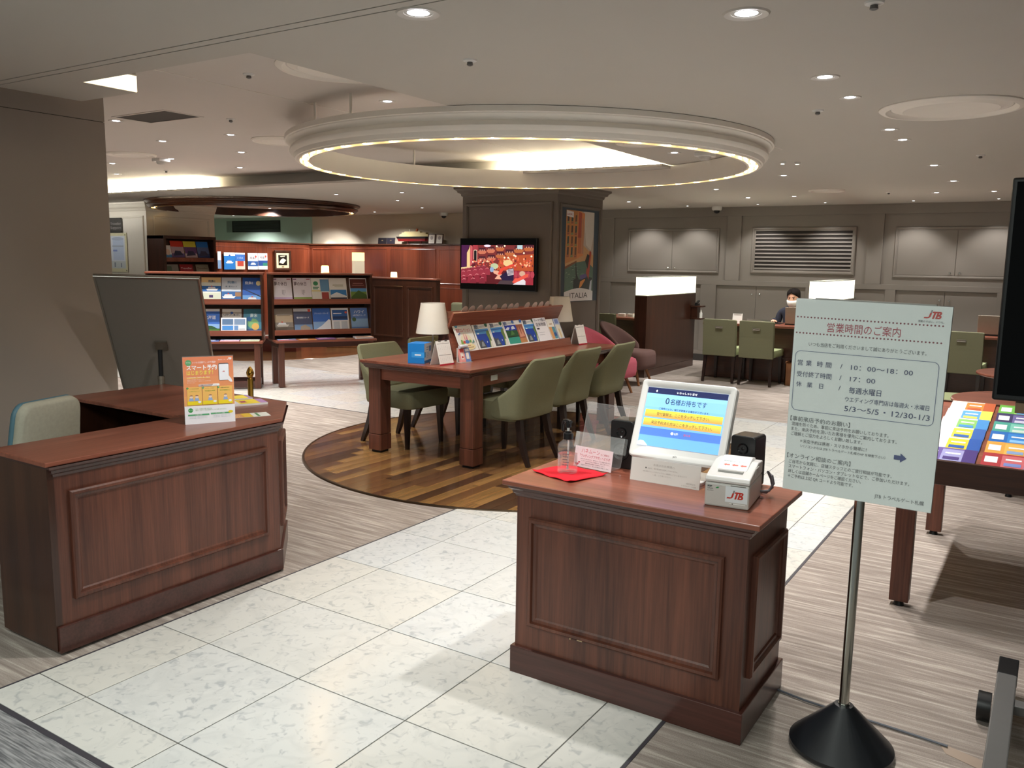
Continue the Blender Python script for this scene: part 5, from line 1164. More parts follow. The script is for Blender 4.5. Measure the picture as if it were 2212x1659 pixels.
def booklet(M, w, h, bg, draw=None, label='', group=None, th=0.004, name='booklet', cat='booklet'):
    """M: frame with x along the width (origin bottom left), y up the cover, z out of it"""
    t = thing(name, label, cat, M=M, group=group)
    obj('pages', MB().box(0, w, 0, h, -th, 0), ink(bg), t)
    if draw:
        p = Print(0.00025); draw(p, w, h); p.build('cover_print', t)
    return t
def R_(*rects):
    """cover made of rectangles / texts in relative units"""
    def d(p, w, h):
        for r in rects:
            if isinstance(r[0], str): p.text(r[0], r[1] * w, r[2] * h, r[3] * h, r[4], width=(r[5] * w if len(r) > 5 else None), bold=0.012)
            elif r[0] == -1: p.poly([(x * w, y * h) for x, y in r[1]], r[2])
            else: p.rect(r[0] * w, r[1] * h, r[2] * w, r[3] * h, r[4])
    return d
def SHIP(x, y, s, c='f2f4f6'):
    return [(-1, [(x, y), (x + 0.9 * s, y), (x + 1.05 * s, y + 0.14 * s), (x - 0.12 * s, y + 0.12 * s)], c), (-1, [(x + 0.02 * s, y + 0.13 * s), (x + 0.8 * s, y + 0.13 * s), (x + 0.72 * s, y + 0.26 * s), (x + 0.12 * s, y + 0.26 * s)], 'dfe4ea'),
            (-1, [(x + 0.35 * s, y + 0.26 * s), (x + 0.48 * s, y + 0.26 * s), (x + 0.46 * s, y + 0.34 * s), (x + 0.36 * s, y + 0.34 * s)], 'c84a3a')]
def TABI(c1='1d5a46'):
    return R_((0, 0, 1, 1, 'f3f2ee'), (0.08, 0.05, 0.93, 0.50, '2447a8'), (0.08, 0.50, 0.93, 0.66, '5aa0dc'), (0.08, 0.58, 0.93, 0.62, '3a74c4'), (-1, [(0.08, 0.05), (0.50, 0.05), (0.46, 0.18), (0.36, 0.32), (0.22, 0.28), (0.12, 0.36), (0.08, 0.32)], '4c5158'),
              (-1, [(0.20, 0.10), (0.42, 0.10), (0.36, 0.26), (0.27, 0.24)], '9aa0a2'), (-1, [(0.70, 0.05), (0.93, 0.05), (0.93, 0.58), (0.80, 0.60), (0.72, 0.48), (0.78, 0.30)], '6f8a4c'), (-1, [(0.76, 0.05), (0.93, 0.05), (0.93, 0.24), (0.84, 0.26)], 'e4e4da'),
              (-1, [(0.58, 0.20), (0.64, 0.21), (0.62, 0.27)], 'f4f6fa'), (-1, [(0.12, 0.52), (0.24, 0.54), (0.30, 0.51), (0.2, 0.49)], 'e8eef4'), (-1, ell(0.86, 0.78, 0.09, 0.075, 14), c1), ('旅', 0.08, 0.68, 0.15, '2f4f74', 0.28), ('いものがたり', 0.34, 0.70, 0.09, '8aa0b4', 0.4), (-1, ell(0.42, 1.0, 0.14, 0.10, 12, 180, 360), 'b4323c'), ('JTB', 0.05, 0.92, 0.04, 'b04848', 0.1), ('JTB', 0.84, 0.93, 0.035, 'c06a6a', 0.08))
def SUMMER():
    return R_((0, 0, 1, 1, 'f1f0ea'), ('夏旅コレクション', 0.10, 0.62, 0.13, 'd24a6a', 0.78), (0.28, 0.80, 0.78, 0.82, '8a96a2'), (-1, ell(0.17, 0.82, 0.09, 0.06, 14), '5aa6c8'), (-1, ell(0.5, 0.36, 0.30, 0.20, 20), 'f2ead0'), (-1, [(0.40, 0.36), (0.46, 0.36), (0.45, 0.52), (0.43, 0.58), (0.41, 0.52)], 'e49aa6'), (-1, [(0.50, 0.36), (0.57, 0.36), (0.56, 0.50), (0.53, 0.55)], 'd87a92'),
              (-1, ell(0.5, 0.30, 0.12, 0.06, 14), '5a86c4'), (-1, ell(0.34, 0.30, 0.06, 0.05, 12), 'd8504a'), (-1, ell(0.68, 0.31, 0.06, 0.05, 12), '7ab06a'), (-1, [(0.14, 0.24), (0.30, 0.22), (0.26, 0.36), (0.18, 0.38)], '8ab05a'), (-1, [(0.74, 0.24), (0.90, 0.26), (0.86, 0.36)], '6aa09a'), (-1, ell(0.5, 0.14, 0.36, 0.10, 20), 'f1e4b4'), (0.38, 0.17, 0.62, 0.19, 'c05a4a'), (0.24, 0.11, 0.76, 0.13, '9a7a5a'), (-1, [(0.14, 0.52), (0.28, 0.58), (0.24, 0.60), (0.14, 0.56)], '4a6ab0'), ('JTB', 0.06, 0.93, 0.035, 'b04848', 0.1), ('JTB', 0.84, 0.94, 0.03, 'c06a6a', 0.08))
def KNI():
    return R_((0, 0, 1, 1, 'f1f1ee'), (0.05, 0.05, 0.62, 0.27, '3aa08e'), (0.05, 0.27, 0.62, 0.50, '2d5a3a'), (0.05, 0.50, 0.62, 0.68, '2a3fae'), (-1, [(0.05, 0.54), (0.2, 0.52), (0.3, 0.6), (0.18, 0.62)], 'e8ecf6'), (-1, [(0.36, 0.53), (0.56, 0.54), (0.5, 0.65), (0.38, 0.62)], 'dfe6f2'), (0.05, 0.27, 0.62, 0.30, '1e3226'), (-1, [(0.24, 0.34), (0.34, 0.52), (0.44, 0.36)], '5a8a4a'), (0.62, 0.05, 0.96, 0.20, 'c08a5a'), (0.62, 0.20, 0.96, 0.68, 'a0604a'), (-1, [(0.66, 0.24), (0.72, 0.62), (0.78, 0.3), (0.84, 0.6), (0.92, 0.26)], 'd49a80'), ('旅', 0.02, 0.70, 0.13, '3a5a9a', 0.2), ('いものがたり', 0.24, 0.72, 0.08, '8aa0b4', 0.36), (-1, ell(0.52, 0.78, 0.06, 0.06, 12), '3a6ab8'), (-1, ell(0.93, 0.79, 0.06, 0.06, 12), '3a6ab8'), (-1, ell(0.24, 1.0, 0.11, 0.09, 12, 180, 360), 'b4323c'), (-1, ell(0.68, 1.0, 0.11, 0.09, 12, 180, 360), 'b4323c'))
def ONSEN(): return R_((0, 0, 1, 1, 'efeef2'), (0, 0.88, 1, 1, '7fae5a'), (0.55, 0.88, 1, 1, '4a6ab0'), (0.82, 0.90, 1, 1, 'e07a5a'), ('テーマで選ぶ', 0.08, 0.70, 0.12, '6a6a78', 0.86), ('温泉物語', 0.10, 0.54, 0.14, '6a6a78', 0.8), (0.10, 0.42, 0.30, 0.48, '3a3a42'), (0.15, 0.30, 0.6, 0.315, 'b4b4bc'), (0.15, 0.22, 0.55, 0.235, 'b4b4bc'))
RM = basis((-3.83 + 0.006, 5.175, TZ + 0.062), (0, 1, 0), (-0.155, 0, 0.335))
def onrack(y, w, h, bg, d, lab, z=0.006):
    booklet(RM @ T(y - 5.175, 0.0, z), w, h, bg, d, lab, 'brochures on the table rack')
onrack(5.215, 0.235, 0.262, 'f1f0ea', SUMMER(), 'white summer trip brochure at the near end of the table rack', 0.012)
onrack(5.470, 0.22, 0.262, 'f3f2ee', TABI(), 'first of the blue sea cove brochures on the table rack', 0.006)
onrack(5.690, 0.21, 0.262, 'f3f2ee', TABI(), 'second of the blue sea cove brochures on the table rack', 0.008)
onrack(5.895, 0.305, 0.262, 'f1f1ee', KNI(), 'double brochure with turquoise pool and red rocks on the table rack', 0.012)
onrack(6.205, 0.21, 0.262, 'f3f2ee', TABI(), 'last of the blue sea cove brochures, beside the hot spring brochure', 0.006)
onrack(6.385, 0.215, 0.265, 'efeef2', ONSEN(), 'white hot spring brochure with green top strip on the table rack', 0.014)
onrack(6.615, 0.115, 0.20, 'f2efe6', R_((0, 0, 1, 1, 'f2efe6'), (0.08, 0.05, 0.5, 0.62, 'd8a06a'), (0.5, 0.05, 0.95, 0.62, '5a9ab0'), (0.5, 0.18, 0.95, 0.34, '2f5a96'), (0.3, 0.74, 0.7, 0.78, 'b08a6a')), 'small tan and blue brochure near the far end of table rack', 0.008)
onrack(6.735, 0.10, 0.20, '8aa0d0', R_((0, 0, 1, 1, 'b8c4dc'), (0.1, 0.05, 0.9, 0.7, 'e4e2d4'), (0.4, 0.05, 0.6, 0.5, 'd8c08a'), (0.2, 0.75, 0.8, 0.95, '7a8ec4')), 'narrow pale blue brochure at the far end of the table rack', 0.010)
# leaflets on the other side of the rack: their round white tabs look over the top edge
RB = basis((-4.03 - 0.006, 6.865, TZ + 0.062), (0, -1, 0), (0.155, 0, 0.335))
for k, y in enumerate((5.36, 5.46, 5.575, 5.68, 5.78, 5.925, 6.02, 6.11, 6.29, 6.41, 6.52, 6.63)):
    t = thing('tabbed_leaflet', '%s from the near end of the round white tabs above the rack' % ORD[k], 'leaflet', M=RB @ T(6.865 - y, 0, 0.006 + 0.002 * (k % 3)), group='tabbed leaflets behind the rack')
    obj('sheet', MB().prism([(-0.045, 0), (0.045, 0), (0.045, 0.29)] + ell(0, 0.345, 0.040, 0.040, 11, -30, 210) + [(-0.045, 0.29)], -0.0015, 0), mat('blush_card', 'd8c4ba', 0.6), t)

# ================================================================== TELEVISION AND POSTER ON THE PILLAR
tv = thing('wall_television', 'black wall television showing a red theatre audience on the pillar', 'television', (-5.555, PY0, 1.158), 0.0)
TVM = T(0, -0.075, 0) @ RX(R(90)) @ T(-0.535, 0, 0); TW, TH = 1.07, 0.605
obj('casing', MB().obox(TVM, 0, TW, 0, TH, -0.05, 0.0), BLK, tv, bevel=0.006)
obj('wall_bracket', MB().box(-0.2, 0.2, -0.03, 0.0, 0.15, 0.45), BLKM, tv)
obj('sensor_stub', MB().box(0.02, 0.035, -0.07, -0.06, -0.03, 0.0), GREYM, tv)
tp = Print(0.00002); e = 0.38; ex = lambda c: ink(c, e)
sx0, sx1, sy0, sy1 = 0.02, 1.035, 0.075, 0.525; PX = lambda s: sx0 + s * (sx1 - sx0); PY = lambda t: sy0 + t * (sy1 - sy0)
Q = lambda pts, c: tp.poly([(PX(a), PY(b)) for a, b in pts], ex(c))
tp.rect(0.006, 0.006, TW - 0.006, TH - 0.006, mat('screen_black', '020202', 0.35, spec=0.2))
Q([(0, 0), (1, 0), (1, 1), (0, 1)], '5a1820'); Q([(0.2, 0.4), (1, 0.4), (1, 1), (0.2, 1)], '7a3030'); Q([(0.5, 0.35), (1, 0.35), (1, 0.78), (0.55, 0.7)], 'b4502e')
Q([(0, 0.4), (0.075, 0.42), (0.075, 0.78), (0.12, 1), (0, 1)], '4a1a48'); Q([(0.08, 0.42), (0.125, 0.44), (0.125, 1), (0.11, 0.9), (0.08, 0.8)], 'e6c890')
Q([(0.125, 0.45), (0.16, 0.48), (0.16, 0.96), (0.13, 1.0)], 'c85a62'); Q([(0.165, 0.5), (0.235, 0.55), (0.235, 1), (0.165, 1)], 'a83c46')
tp.poly([(PX(a), PY(b)) for a, b in rrect(0.175, 0.225, 0.56, 0.88, 0.024)], ex('d8c0a8')); tp.poly([(PX(a), PY(b)) for a, b in rrect(0.182, 0.218, 0.58, 0.86, 0.017)], ex('141418'))
for x, y, w in ((0.24, 0.80, 0.115), (0.365, 0.83, 0.11), (0.49, 0.88, 0.115), (0.24, 0.58, 0.115), (0.365, 0.62, 0.12), (0.49, 0.70, 0.12), (0.615, 0.76, 0.13), (0.735, 0.84, 0.13), (0.87, 0.88, 0.13)):
    Q([(x, y), (x + w * 0.2, y - 0.035), (x + w * 0.8, y - 0.03), (x + w, y + 0.005), (x + w, y + 0.05), (x, y + 0.05)], 'c8745a' if x < 0.4 else 'b8683e'); Q([(x + 0.01, y + 0.05), (x + w - 0.01, y + 0.05), (x + w - 0.01, y + 0.13), (x + 0.01, y + 0.13)], '4a1c2a')
    for k in range(3): Q(ell(x + w * (0.25 + 0.25 * k), y + 0.065, 0.008, 0.022, 7), 'd89a80')
Q(ell(0.37, 0.98, 0.05, 0.03, 10), 'f4e6fa'); Q([(0.78, 0.91), (0.85, 0.90), (0.85, 1), (0.78, 1)], 'b8d4dc')
for x, y in ((0.50, 0.97), (0.61, 0.98), (0.87, 0.80), (0.74, 0.74), (0.76, 0.72), (0.97, 0.72), (0.17, 0.56), (0.25, 0.56), (0.31, 0.55), (0.37, 0.58), (0.61, 0.68), (0.66, 0.68)): Q(ell(x, y, 0.013, 0.025, 8), 'fff0d4')
rr = random.Random(5)
for k in range(150):
    x = rr.uniform(0.16, 0.99); y = rr.uniform(0.36, 0.62) + 0.10 * (x - 0.2)
    Q(ell(x, y, rr.uniform(0.006, 0.014), rr.uniform(0.015, 0.035), 6), rr.choice(['d86a4a', 'e08a62', 'b83a34', 'f0b48a', '8a2a34', 'c84a40', '5a2030', 'e8d0c0']))
Q([(0, 0.36), (0.16, 0.42), (0.16, 0.45), (0, 0.41)], 'd8c090')
for r_, (y0_, h_, n_, c) in enumerate(((0.30, 0.09, 5, '8a2c3c'), (0.20, 0.13, 5, '943040'), (0.05, 0.17, 4, '8a2838'), (-0.02, 0.15, 3, '7c2434'))):
    for k in range(n_):
        x = 0.02 + k * (0.075, 0.085, 0.095, 0.13)[r_] + r_ * 0.006; yy = y0_ + k * 0.022
        pts = [(x - 0.04, yy - 0.06), (x + 0.05, yy - 0.06), (x + 0.05, yy + h_ * 0.5), (x + 0.03, yy + h_ * 0.85), (x, yy + h_ * 0.95), (x - 0.03, yy + h_ * 0.6)]
        pts = [(max(0, a), max(0, b)) for a, b in pts]; Q(pts, c); Q([(max(0, x - 0.03), yy + h_ * 0.62), (max(0, x), yy + h_ * 0.97), (x + 0.03, yy + h_ * 0.87), (x + 0.028, yy + h_ * 0.78), (max(0, x), yy + h_ * 0.86)], 'd88a90')
Q([(0.50, 0.0), (1, 0.0), (1, 0.33), (0.74, 0.36), (0.7, 0.2)], '9a2c3c')
for k in range(5): Q(ell(0.77 + k * 0.055, 0.26, 0.026, 0.09, 8), 'b04050')
Q([(0.44, 0.36), (0.47, 0.27), (0.52, 0.23), (0.48, 0.13), (0.62, 0.12), (0.58, 0.24), (0.53, 0.34)], 'e0a890'); Q(ell(0.475, 0.46, 0.055, 0.075, 12), 'b8c4a0'); Q(ell(0.44, 0.37, 0.03, 0.07, 8), '8aa4c8')
Q([(0.55, 0.20), (0.62, 0.30), (0.74, 0.40), (0.74, 0.08), (0.60, 0.06)], '24183c'); Q([(0.66, 0.22), (0.74, 0.25), (0.735, 0.42), (0.64, 0.36)], 'd8ccd0')
for k in range(5): Q([(0.655 + 0.003 * k, 0.24 + 0.035 * k), (0.735, 0.265 + 0.033 * k), (0.735, 0.28 + 0.033 * k), (0.655, 0.255 + 0.035 * k)], '30284a')
Q([(0.52, 0.0), (0.74, 0.0), (0.73, 0.10), (0.56, 0.10)], '4a3a40'); Q(ell(0.66, 0.545, 0.065, 0.085, 14), 'e4c890'); Q([(0.52, 0.25), (0.56, 0.24), (0.60, 0.36), (0.76, 0.50), (0.72, 0.52), (0.56, 0.40)], 'd8483a')
Q([(0.73, 0.0), (0.90, 0.0), (0.90, 0.10), (0.86, 0.16), (0.80, 0.10)], 'dcd8e0'); Q(ell(0.855, 0.28, 0.04, 0.07, 12), 'd0a890'); Q([(0.72, 0.06), (0.76, 0.04), (0.93, 0.20), (0.94, 0.28), (0.90, 0.27), (0.80, 0.16), (0.76, 0.16)], 'e0584a')
tp.build('screen', tv, TVM @ T(0, 0, 0.0004))

pb = thing('travel_poster', 'tall canal poster with the word ITALIA on dark blue backing', 'poster', (PX1 + 0.001, 8.9, 1.04))
PM = basis((0, 0, 0), (0, 1, 0), (0, 0, 1))
obj('backing_board', MB().obox(PM, -0.465, 0.465, 0.0, 1.085, 0.0, 0.004), mat('slate_blue_board', '34404c', 0.6), pb)
pp = Print(0.00003); w, h = 0.70, 1.02; OX, OY = -0.36, 0.03
Q = lambda pts, c: pp.poly([(OX + a * w, OY + b * h) for a, b in pts], c)
Q([(0, 0.08), (1, 0.08), (1, 1), (0.02, 1)], 'c89a6a'); Q([(0.62, 0.62), (1, 0.5), (1, 1), (0.55, 1)], 'b8a89a'); Q([(0.72, 0.62), (0.9, 0.56), (1.0, 0.75), (1, 1), (0.62, 1)], 'cfc6bc'); Q([(0.35, 0.45), (0.62, 0.5), (0.66, 0.98), (0.42, 1.0)], 'd88a52'); Q([(0.0, 0.40), (0.4, 0.46), (0.42, 1), (0.03, 1)], 'c08048'); Q([(0.42, 0.7), (0.55, 0.7), (0.56, 0.98), (0.45, 0.99)], 'b8543c')
for k in range(3):
    for j in range(4): Q([(0.06 + 0.13 * k, 0.50 + 0.125 * j), (0.12 + 0.13 * k, 0.505 + 0.125 * j), (0.125 + 0.13 * k, 0.59 + 0.12 * j), (0.07 + 0.13 * k, 0.59 + 0.12 * j)], ('4a3a34', '3a4a44', '6a4a34')[(k + j) % 3]); Q([(0.05 + 0.13 * k, 0.475 + 0.125 * j), (0.13 + 0.13 * k, 0.48 + 0.125 * j), (0.13 + 0.13 * k, 0.50 + 0.125 * j), (0.05 + 0.13 * k, 0.495 + 0.125 * j)], '7a8a5a' if (k + j) % 2 else '9a5a44')
for k in range(6): Q([(0.44 + 0.035 * k, 0.52), (0.455 + 0.035 * k, 0.52), (0.46 + 0.03 * k, 0.92), (0.45 + 0.03 * k, 0.92)], '9a4a3a' if k < 3 else '9a8478')
Q([(0, 0.08), (1, 0.08), (1, 0.36), (0.75, 0.44), (0.4, 0.42), (0, 0.34)], '4f6a5c'); Q([(0, 0.34), (0.4, 0.42), (0.4, 0.44), (0, 0.37)], '7a4a30')
for k in range(26):
    a = rr.uniform(0.02, 0.6); b = rr.uniform(0.12, 0.38); Q([(a, b), (a + rr.uniform(0.05, 0.16), b + 0.004), (a + 0.05, b + 0.012)], rr.choice(['6f8a78', '3a5246', '8aa08c', '9a9a6a', '41584a']))
Q([(0.30, 0.10), (0.95, 0.10), (0.97, 0.24), (0.70, 0.27), (0.5, 0.22), (0.42, 0.28), (0.38, 0.42), (0.36, 0.40), (0.38, 0.24), (0.30, 0.22)], '1a1a20'); Q([(0.55, 0.22), (0.78, 0.25), (0.74, 0.29), (0.52, 0.27)], '5a4a86'); Q([(0.74, 0.30), (0.84, 0.22), (0.92, 0.54), (0.86, 0.56)], 'b0402c'); Q([(0.70, 0.44), (0.80, 0.34), (0.86, 0.50), (0.78, 0.52)], '2a2420'); Q([(0.50, 0.12), (0.58, 0.14), (0.72, 0.22), (0.70, 0.23), (0.54, 0.20)], 'd88a3a'); Q([(0.86, 0.08), (0.95, 0.08), (0.96, 0.22), (0.9, 0.2)], 'b8c0d0')
Q([(0.03, 0.93), (0.26, 0.92), (0.26, 0.985), (0.03, 0.995)], 'e4dcd8'); pp.text('LOOK', OX + 0.05 * w, OY + 0.945 * h, 0.03, 'a8404a', width=0.12, bold=0.02)
Q([(-0.01, -0.02), (1.0, -0.025), (1.0, 0.085)] + [(1 - k / 12, 0.085 + 0.04 * math.sin(PI * k / 12)) for k in range(1, 12)] + [(-0.01, 0.085)], 'e0dedf')
pp.text('ITALIA', OX + 0.5 * w, OY + 0.012 * h, 0.088, '33312f', width=0.44, align='c')
pp.build('poster_sheet', pb, PM @ T(0, 0, 0.0045))

# ================================================================== CLERKS
SKIN = mat('skin', 'd2a288', 0.55, var=0.05, scale=20); HAIR = mat('dark_hair', '120c0a', 0.8, var=0.2, scale=80, spec=0.15); SUIT = mat('navy_suit', '1a1f30', 0.8, var=0.1); GSUIT = mat('grey_cardigan', '4a444a', 0.85, var=0.1)
def clerk(label, loc, rz, suit, head=True):
    t = thing('person', label, 'person', loc, R(rz))
    V = {'pel': (0, 0, 0.46), 'wa': (0, 0.02, 0.60), 'ch': (0, 0.05, 0.80), 'nk': (0, 0.06, 0.955), 'hd0': (0, 0.085, 1.02)}
    names = ['pel', 'wa', 'ch', 'nk', 'hd0']; vs = [V[n] for n in names]; rad = [(0.155, 0.125), (0.125, 0.10), (0.15, 0.105), (0.055, 0.052), (0.05, 0.05)]
    es = [(0, 1), (1, 2), (2, 3), (3, 4)]
    def chain(start, pts):
        p = start
        for co, r in pts:
            vs.append(co); rad.append((r, r)); es.append((p, len(vs) - 1)); p = len(vs) - 1
        return p
    hands = []
    for s in (-1, 1):
        chain(2, [((0.135 * s, 0.045, 0.885), 0.062), ((0.185 * s, 0.04, 0.86), 0.055), ((0.215 * s, 0.08, 0.68), 0.044), ((0.175 * s, 0.29, 0.775), 0.033), ((0.165 * s, 0.335, 0.772), 0.027)])
        chain(0, [((0.09 * s, 0.08, 0.47), 0.085), ((0.10 * s, 0.40, 0.48), 0.065), ((0.10 * s, 0.42, 0.25), 0.05), ((0.10 * s, 0.40, 0.06), 0.036), ((0.10 * s, 0.50, 0.03), 0.032)])
    me = bpy.data.meshes.new('body'); me.from_pydata(vs, es, [])
    bo_ = bpy.data.objects.new('body', me); COL.objects.link(bo_); bo_.parent = t
    sk = bo_.modifiers.new('skin', 'SKIN'); sk.use_smooth_shade = True
    for i, r in enumerate(rad): me.skin_vertices[0].data[i].radius = r
    me.skin_vertices[0].data[0].use_root = True
    ss = bo_.modifiers.new('sub', 'SUBSURF'); ss.levels = 1; ss.render_levels = 2
    me.materials.append(suit)
    for s in (-1, 1):
        # hand: palm with four fingers and a thumb resting on the desk
        hv = [(0, 0, 0), (0, 0.05, 0.0), (0, 0.085, -0.004)]; hr = [0.022, 0.027, 0.026]; he = [(0, 1), (1, 2)]
        def fin(root, pts, r):
            p = root
            for co in pts:
                hv.append(co); hr.append(r); he.append((p, len(hv) - 1)); p = len(hv) - 1; r *= 0.9
        for k, (fx, ln) in enumerate(((-0.030, 0.052), (-0.011, 0.062), (0.009, 0.066), (0.028, 0.058))):
            fin(2, [(fx, 0.10, -0.002), (fx * 1.1, 0.10 + ln * 0.5, 0.004), (fx * 1.1, 0.10 + ln * 0.85, -0.012)], 0.0088)
        fin(1, [(-0.034 * s, 0.045, -0.004), (-0.048 * s, 0.075, -0.008), (-0.046 * s, 0.10, -0.012)], 0.0095)
        hm = bpy.data.meshes.new('hand'); hm.from_pydata(hv, he, [])
        ho = bpy.data.objects.new('hand', hm); COL.objects.link(ho); ho.parent = t
        ho.location = (0.166 * s, 0.33, 0.770); ho.rotation_euler = (0, 0, R(12 * s))
        m_ = ho.modifiers.new('skin', 'SKIN'); m_.use_smooth_shade = True
        for i, r in enumerate(hr): hm.skin_vertices[0].data[i].radius = (r, r * 0.62 if i < 3 else r)
        hm.skin_vertices[0].data[0].use_root = True
        ho.modifiers.new('sub', 'SUBSURF').render_levels = 2; hm.materials.append(SKIN)
    # head
    N = 24; rings_ = []
    prof = [(-0.118, 0.012, 0.03), (-0.112, 0.040, 0.028), (-0.09, 0.056, 0.020), (-0.05, 0.068, 0.010), (0.0, 0.074, 0.0), (0.04, 0.076, -0.004), (0.075, 0.070, -0.008), (0.10, 0.052, -0.010), (0.116, 0.022, -0.010)]
    for z, r, dy in prof:
        lp_ = []
        for k in range(N):
            a = 2 * PI * k / N; x = r * math.sin(a); y = r * 1.18 * math.cos(a) + dy
            f = max(0, math.cos(a)) ** 12
            if -0.06 < z < -0.0: y += 0.022 * f * (1 if z < -0.02 else 0.5)
            if 0.0 <= z < 0.02: y -= 0.006 * max(0, math.cos(a * 2 - 1.1)) if math.cos(a) > 0 else 0
            lp_.append((x, y, z))
        rings_.append(lp_)
    hd = obj('head', MB().rings(rings_, cap0=True, cap1=True), SKIN, t, smooth=True, ang=80, M=T(0, 0.10, 1.075) @ RX(R(-12)))
    hd.modifiers.new('sub', 'SUBSURF').render_levels = 1
    for s in (-1, 1):
        obj('ear', MB().lathe([(0.0005, -0.006), (0.012, -0.004), (0.015, 0.002), (0.010, 0.006), (0.0005, 0.004)], 10), SKIN, hd, smooth=True, M=T(0.075 * s, -0.005, -0.01) @ RYm(R(90)) @ Matrix.Diagonal((1.6, 1, 1, 1)))
        obj('eye', MB().lathe([(0.0005, 0.006), (0.006, 0.004), (0.009, 0.0), (0.0005, -0.002)], 10), ink('2a1c18'), hd, smooth=True, M=T(0.028 * s, 0.079, 0.004) @ RX(R(-90)))
        obj('eyebrow', MB().bar((0.014 * s, 0.085, 0.022), (0.044 * s, 0.075, 0.024), 0.004, 0.004), HAIR, hd)
    obj('face_mask', MB().rings([[(r * math.sin(a), r * 1.22 * math.cos(a) + dy, z) for a in [R(-82 + 164 * k / 12) for k in range(13)]] for z, r, dy in ((-0.02, 0.079, 0.012), (-0.045, 0.078, 0.024), (-0.075, 0.070, 0.030), (-0.105, 0.056, 0.030))], cap0=False), WHITEP, hd, smooth=True, ang=80).modifiers.new('thick', 'SOLIDIFY').thickness = 0.002
    hair = []
    for z, r, dy, cut in ((0.122, 0.020, -0.012, 180), (0.108, 0.058, -0.012, 180), (0.082, 0.082, -0.012, 180), (0.055, 0.087, -0.012, 150), (0.025, 0.087, -0.012, 122), (-0.01, 0.086, -0.014, 100), (-0.05, 0.082, -0.018, 86), (-0.09, 0.070, -0.026, 74)):
        hair.append([(r * math.sin(a), -r * 1.18 * math.cos(a) + dy, z) for a in [R(-cut + 2 * cut * k / 20) for k in range(21)]])
    vv = [p for l in hair for p in l]; ff = [(i * 21 + k, i * 21 + k + 1, (i + 1) * 21 + k + 1, (i + 1) * 21 + k) for i in range(len(hair) - 1) for k in range(20)] + [tuple(range(21))]
    ho_ = obj('hair', MB().add(vv, ff), HAIR, hd, smooth=True, ang=80); ho_.modifiers.new('thick', 'SOLIDIFY').thickness = 0.008
    obj('ponytail', MB().tube([(0, -0.105, 0.02), (-0.02, -0.13, -0.03), (-0.05, -0.11, -0.10), (-0.065, -0.07, -0.15)], [0.02, 0.026, 0.022, 0.008], 10), HAIR, hd, smooth=True)
    obj('blouse', MB().add([(-0.045, 0.135, 0.93), (0.045, 0.135, 0.93), (0.0, 0.19, 0.72), (-0.05, 0.11, 0.955), (0.05, 0.11, 0.955)], [(0, 1, 2), (3, 4, 1, 0)]), WHITEP, t).modifiers.new('thick', 'SOLIDIFY').thickness = 0.004
    tg = obj('name_tag', MB().obox(basis((-0.12, 0.165, 0.835), (1, 0.1, 0.12), (0, 0.1, 1)), 0, 0.06, 0, 0.016, -0.002, 0.002), ink('e8e2cc'), t)
    return t
clerk('seated person in dark navy jacket and white face mask behind the counter', (-2.995, 11.72, 0), 176, SUIT)
clerk('person in a grey cardigan mostly hidden behind the glowing partition, hand on desk', (-4.99, 11.72, 0), 180, GSUIT)
for x, lab in ((-2.995, 'black swivel stool under the seated person in navy jacket'), (-4.99, 'black swivel stool under the hidden person in grey cardigan')):
    t = thing('stool', lab, 'stool', (x, 11.72, 0)); obj('seat', MB().lathe([(0.0005, 0.30), (0.19, 0.30), (0.20, 0.33), (0.17, 0.352), (0.0005, 0.352)], 24), BLK, t, smooth=True); obj('column', MB().cyl((0, 0, 0.02), (0, 0, 0.30), 0.025, n=12), BLKM, t); obj('foot', MB().lathe([(0.0005, 0), (0.2, 0), (0.2, 0.02), (0.0005, 0.03)], 24), BLKM, t, smooth=True)
# things on the counters
CZ = 0.735
def laptop(x, y, a, label, c='9c9285'):
    t = thing('laptop', label, 'laptop', (x, y, CZ), R(a))
    obj('keyboard_base', MB().box(-0.15, 0.15, -0.02, 0.20, 0, 0.016), BLKM, t)
    obj('lid', MB().obox(T(0, -0.02, 0.016) @ RX(R(90 + 10)), -0.15, 0.15, 0, 0.22, -0.006, 0.006), mat('taupe_lid', c, 0.45, metal=0.3), t, bevel=0.004)
laptop(-2.83, 11.22, 4, 'grey beige laptop lid in front of the seated person'); laptop(-0.62, 11.15, 0, 'open laptop on the counter beside the black screen', '8f7a78')
t = thing('document_tray', 'silver tray on the counter behind the two green chairs', 'tray', (-3.34, 11.16, CZ)); obj('tray', MB().box(-0.16, 0.16, -0.10, 0.10, 0.0, 0.006).box(-0.16, 0.16, 0.09, 0.10, 0.0, 0.05).box(-0.16, 0.16, -0.10, -0.095, 0.0, 0.035), SILV, t); obj('window', MB().box(0.04, 0.14, -0.1015, -0.1, 0.008, 0.028), BLK, t)
t = thing('counter_calendar', 'small white calendar card standing on the counter behind left green chair', 'calendar', (-3.56, 11.02, CZ)); Mq = RX(R(80)); obj('card', MB().obox(Mq, -0.065, 0.065, 0, 0.13, -0.003, 0), PAPER, t); obj('back_leg', MB().bar((0, 0.06, 0), (0, 0.02, 0.12), 0.05, 0.003), PAPER, t)
obj('binding', MB().obox(Mq, -0.06, 0.06, 0.128, 0.134, -0.004, 0.002), GREYM, t); Print().rect(-0.05, 0.10, 0.05, 0.118, 'c8c4c0').rect(-0.05, 0.02, 0.05, 0.022, 'd0ccc8').build('print', t, Mq)
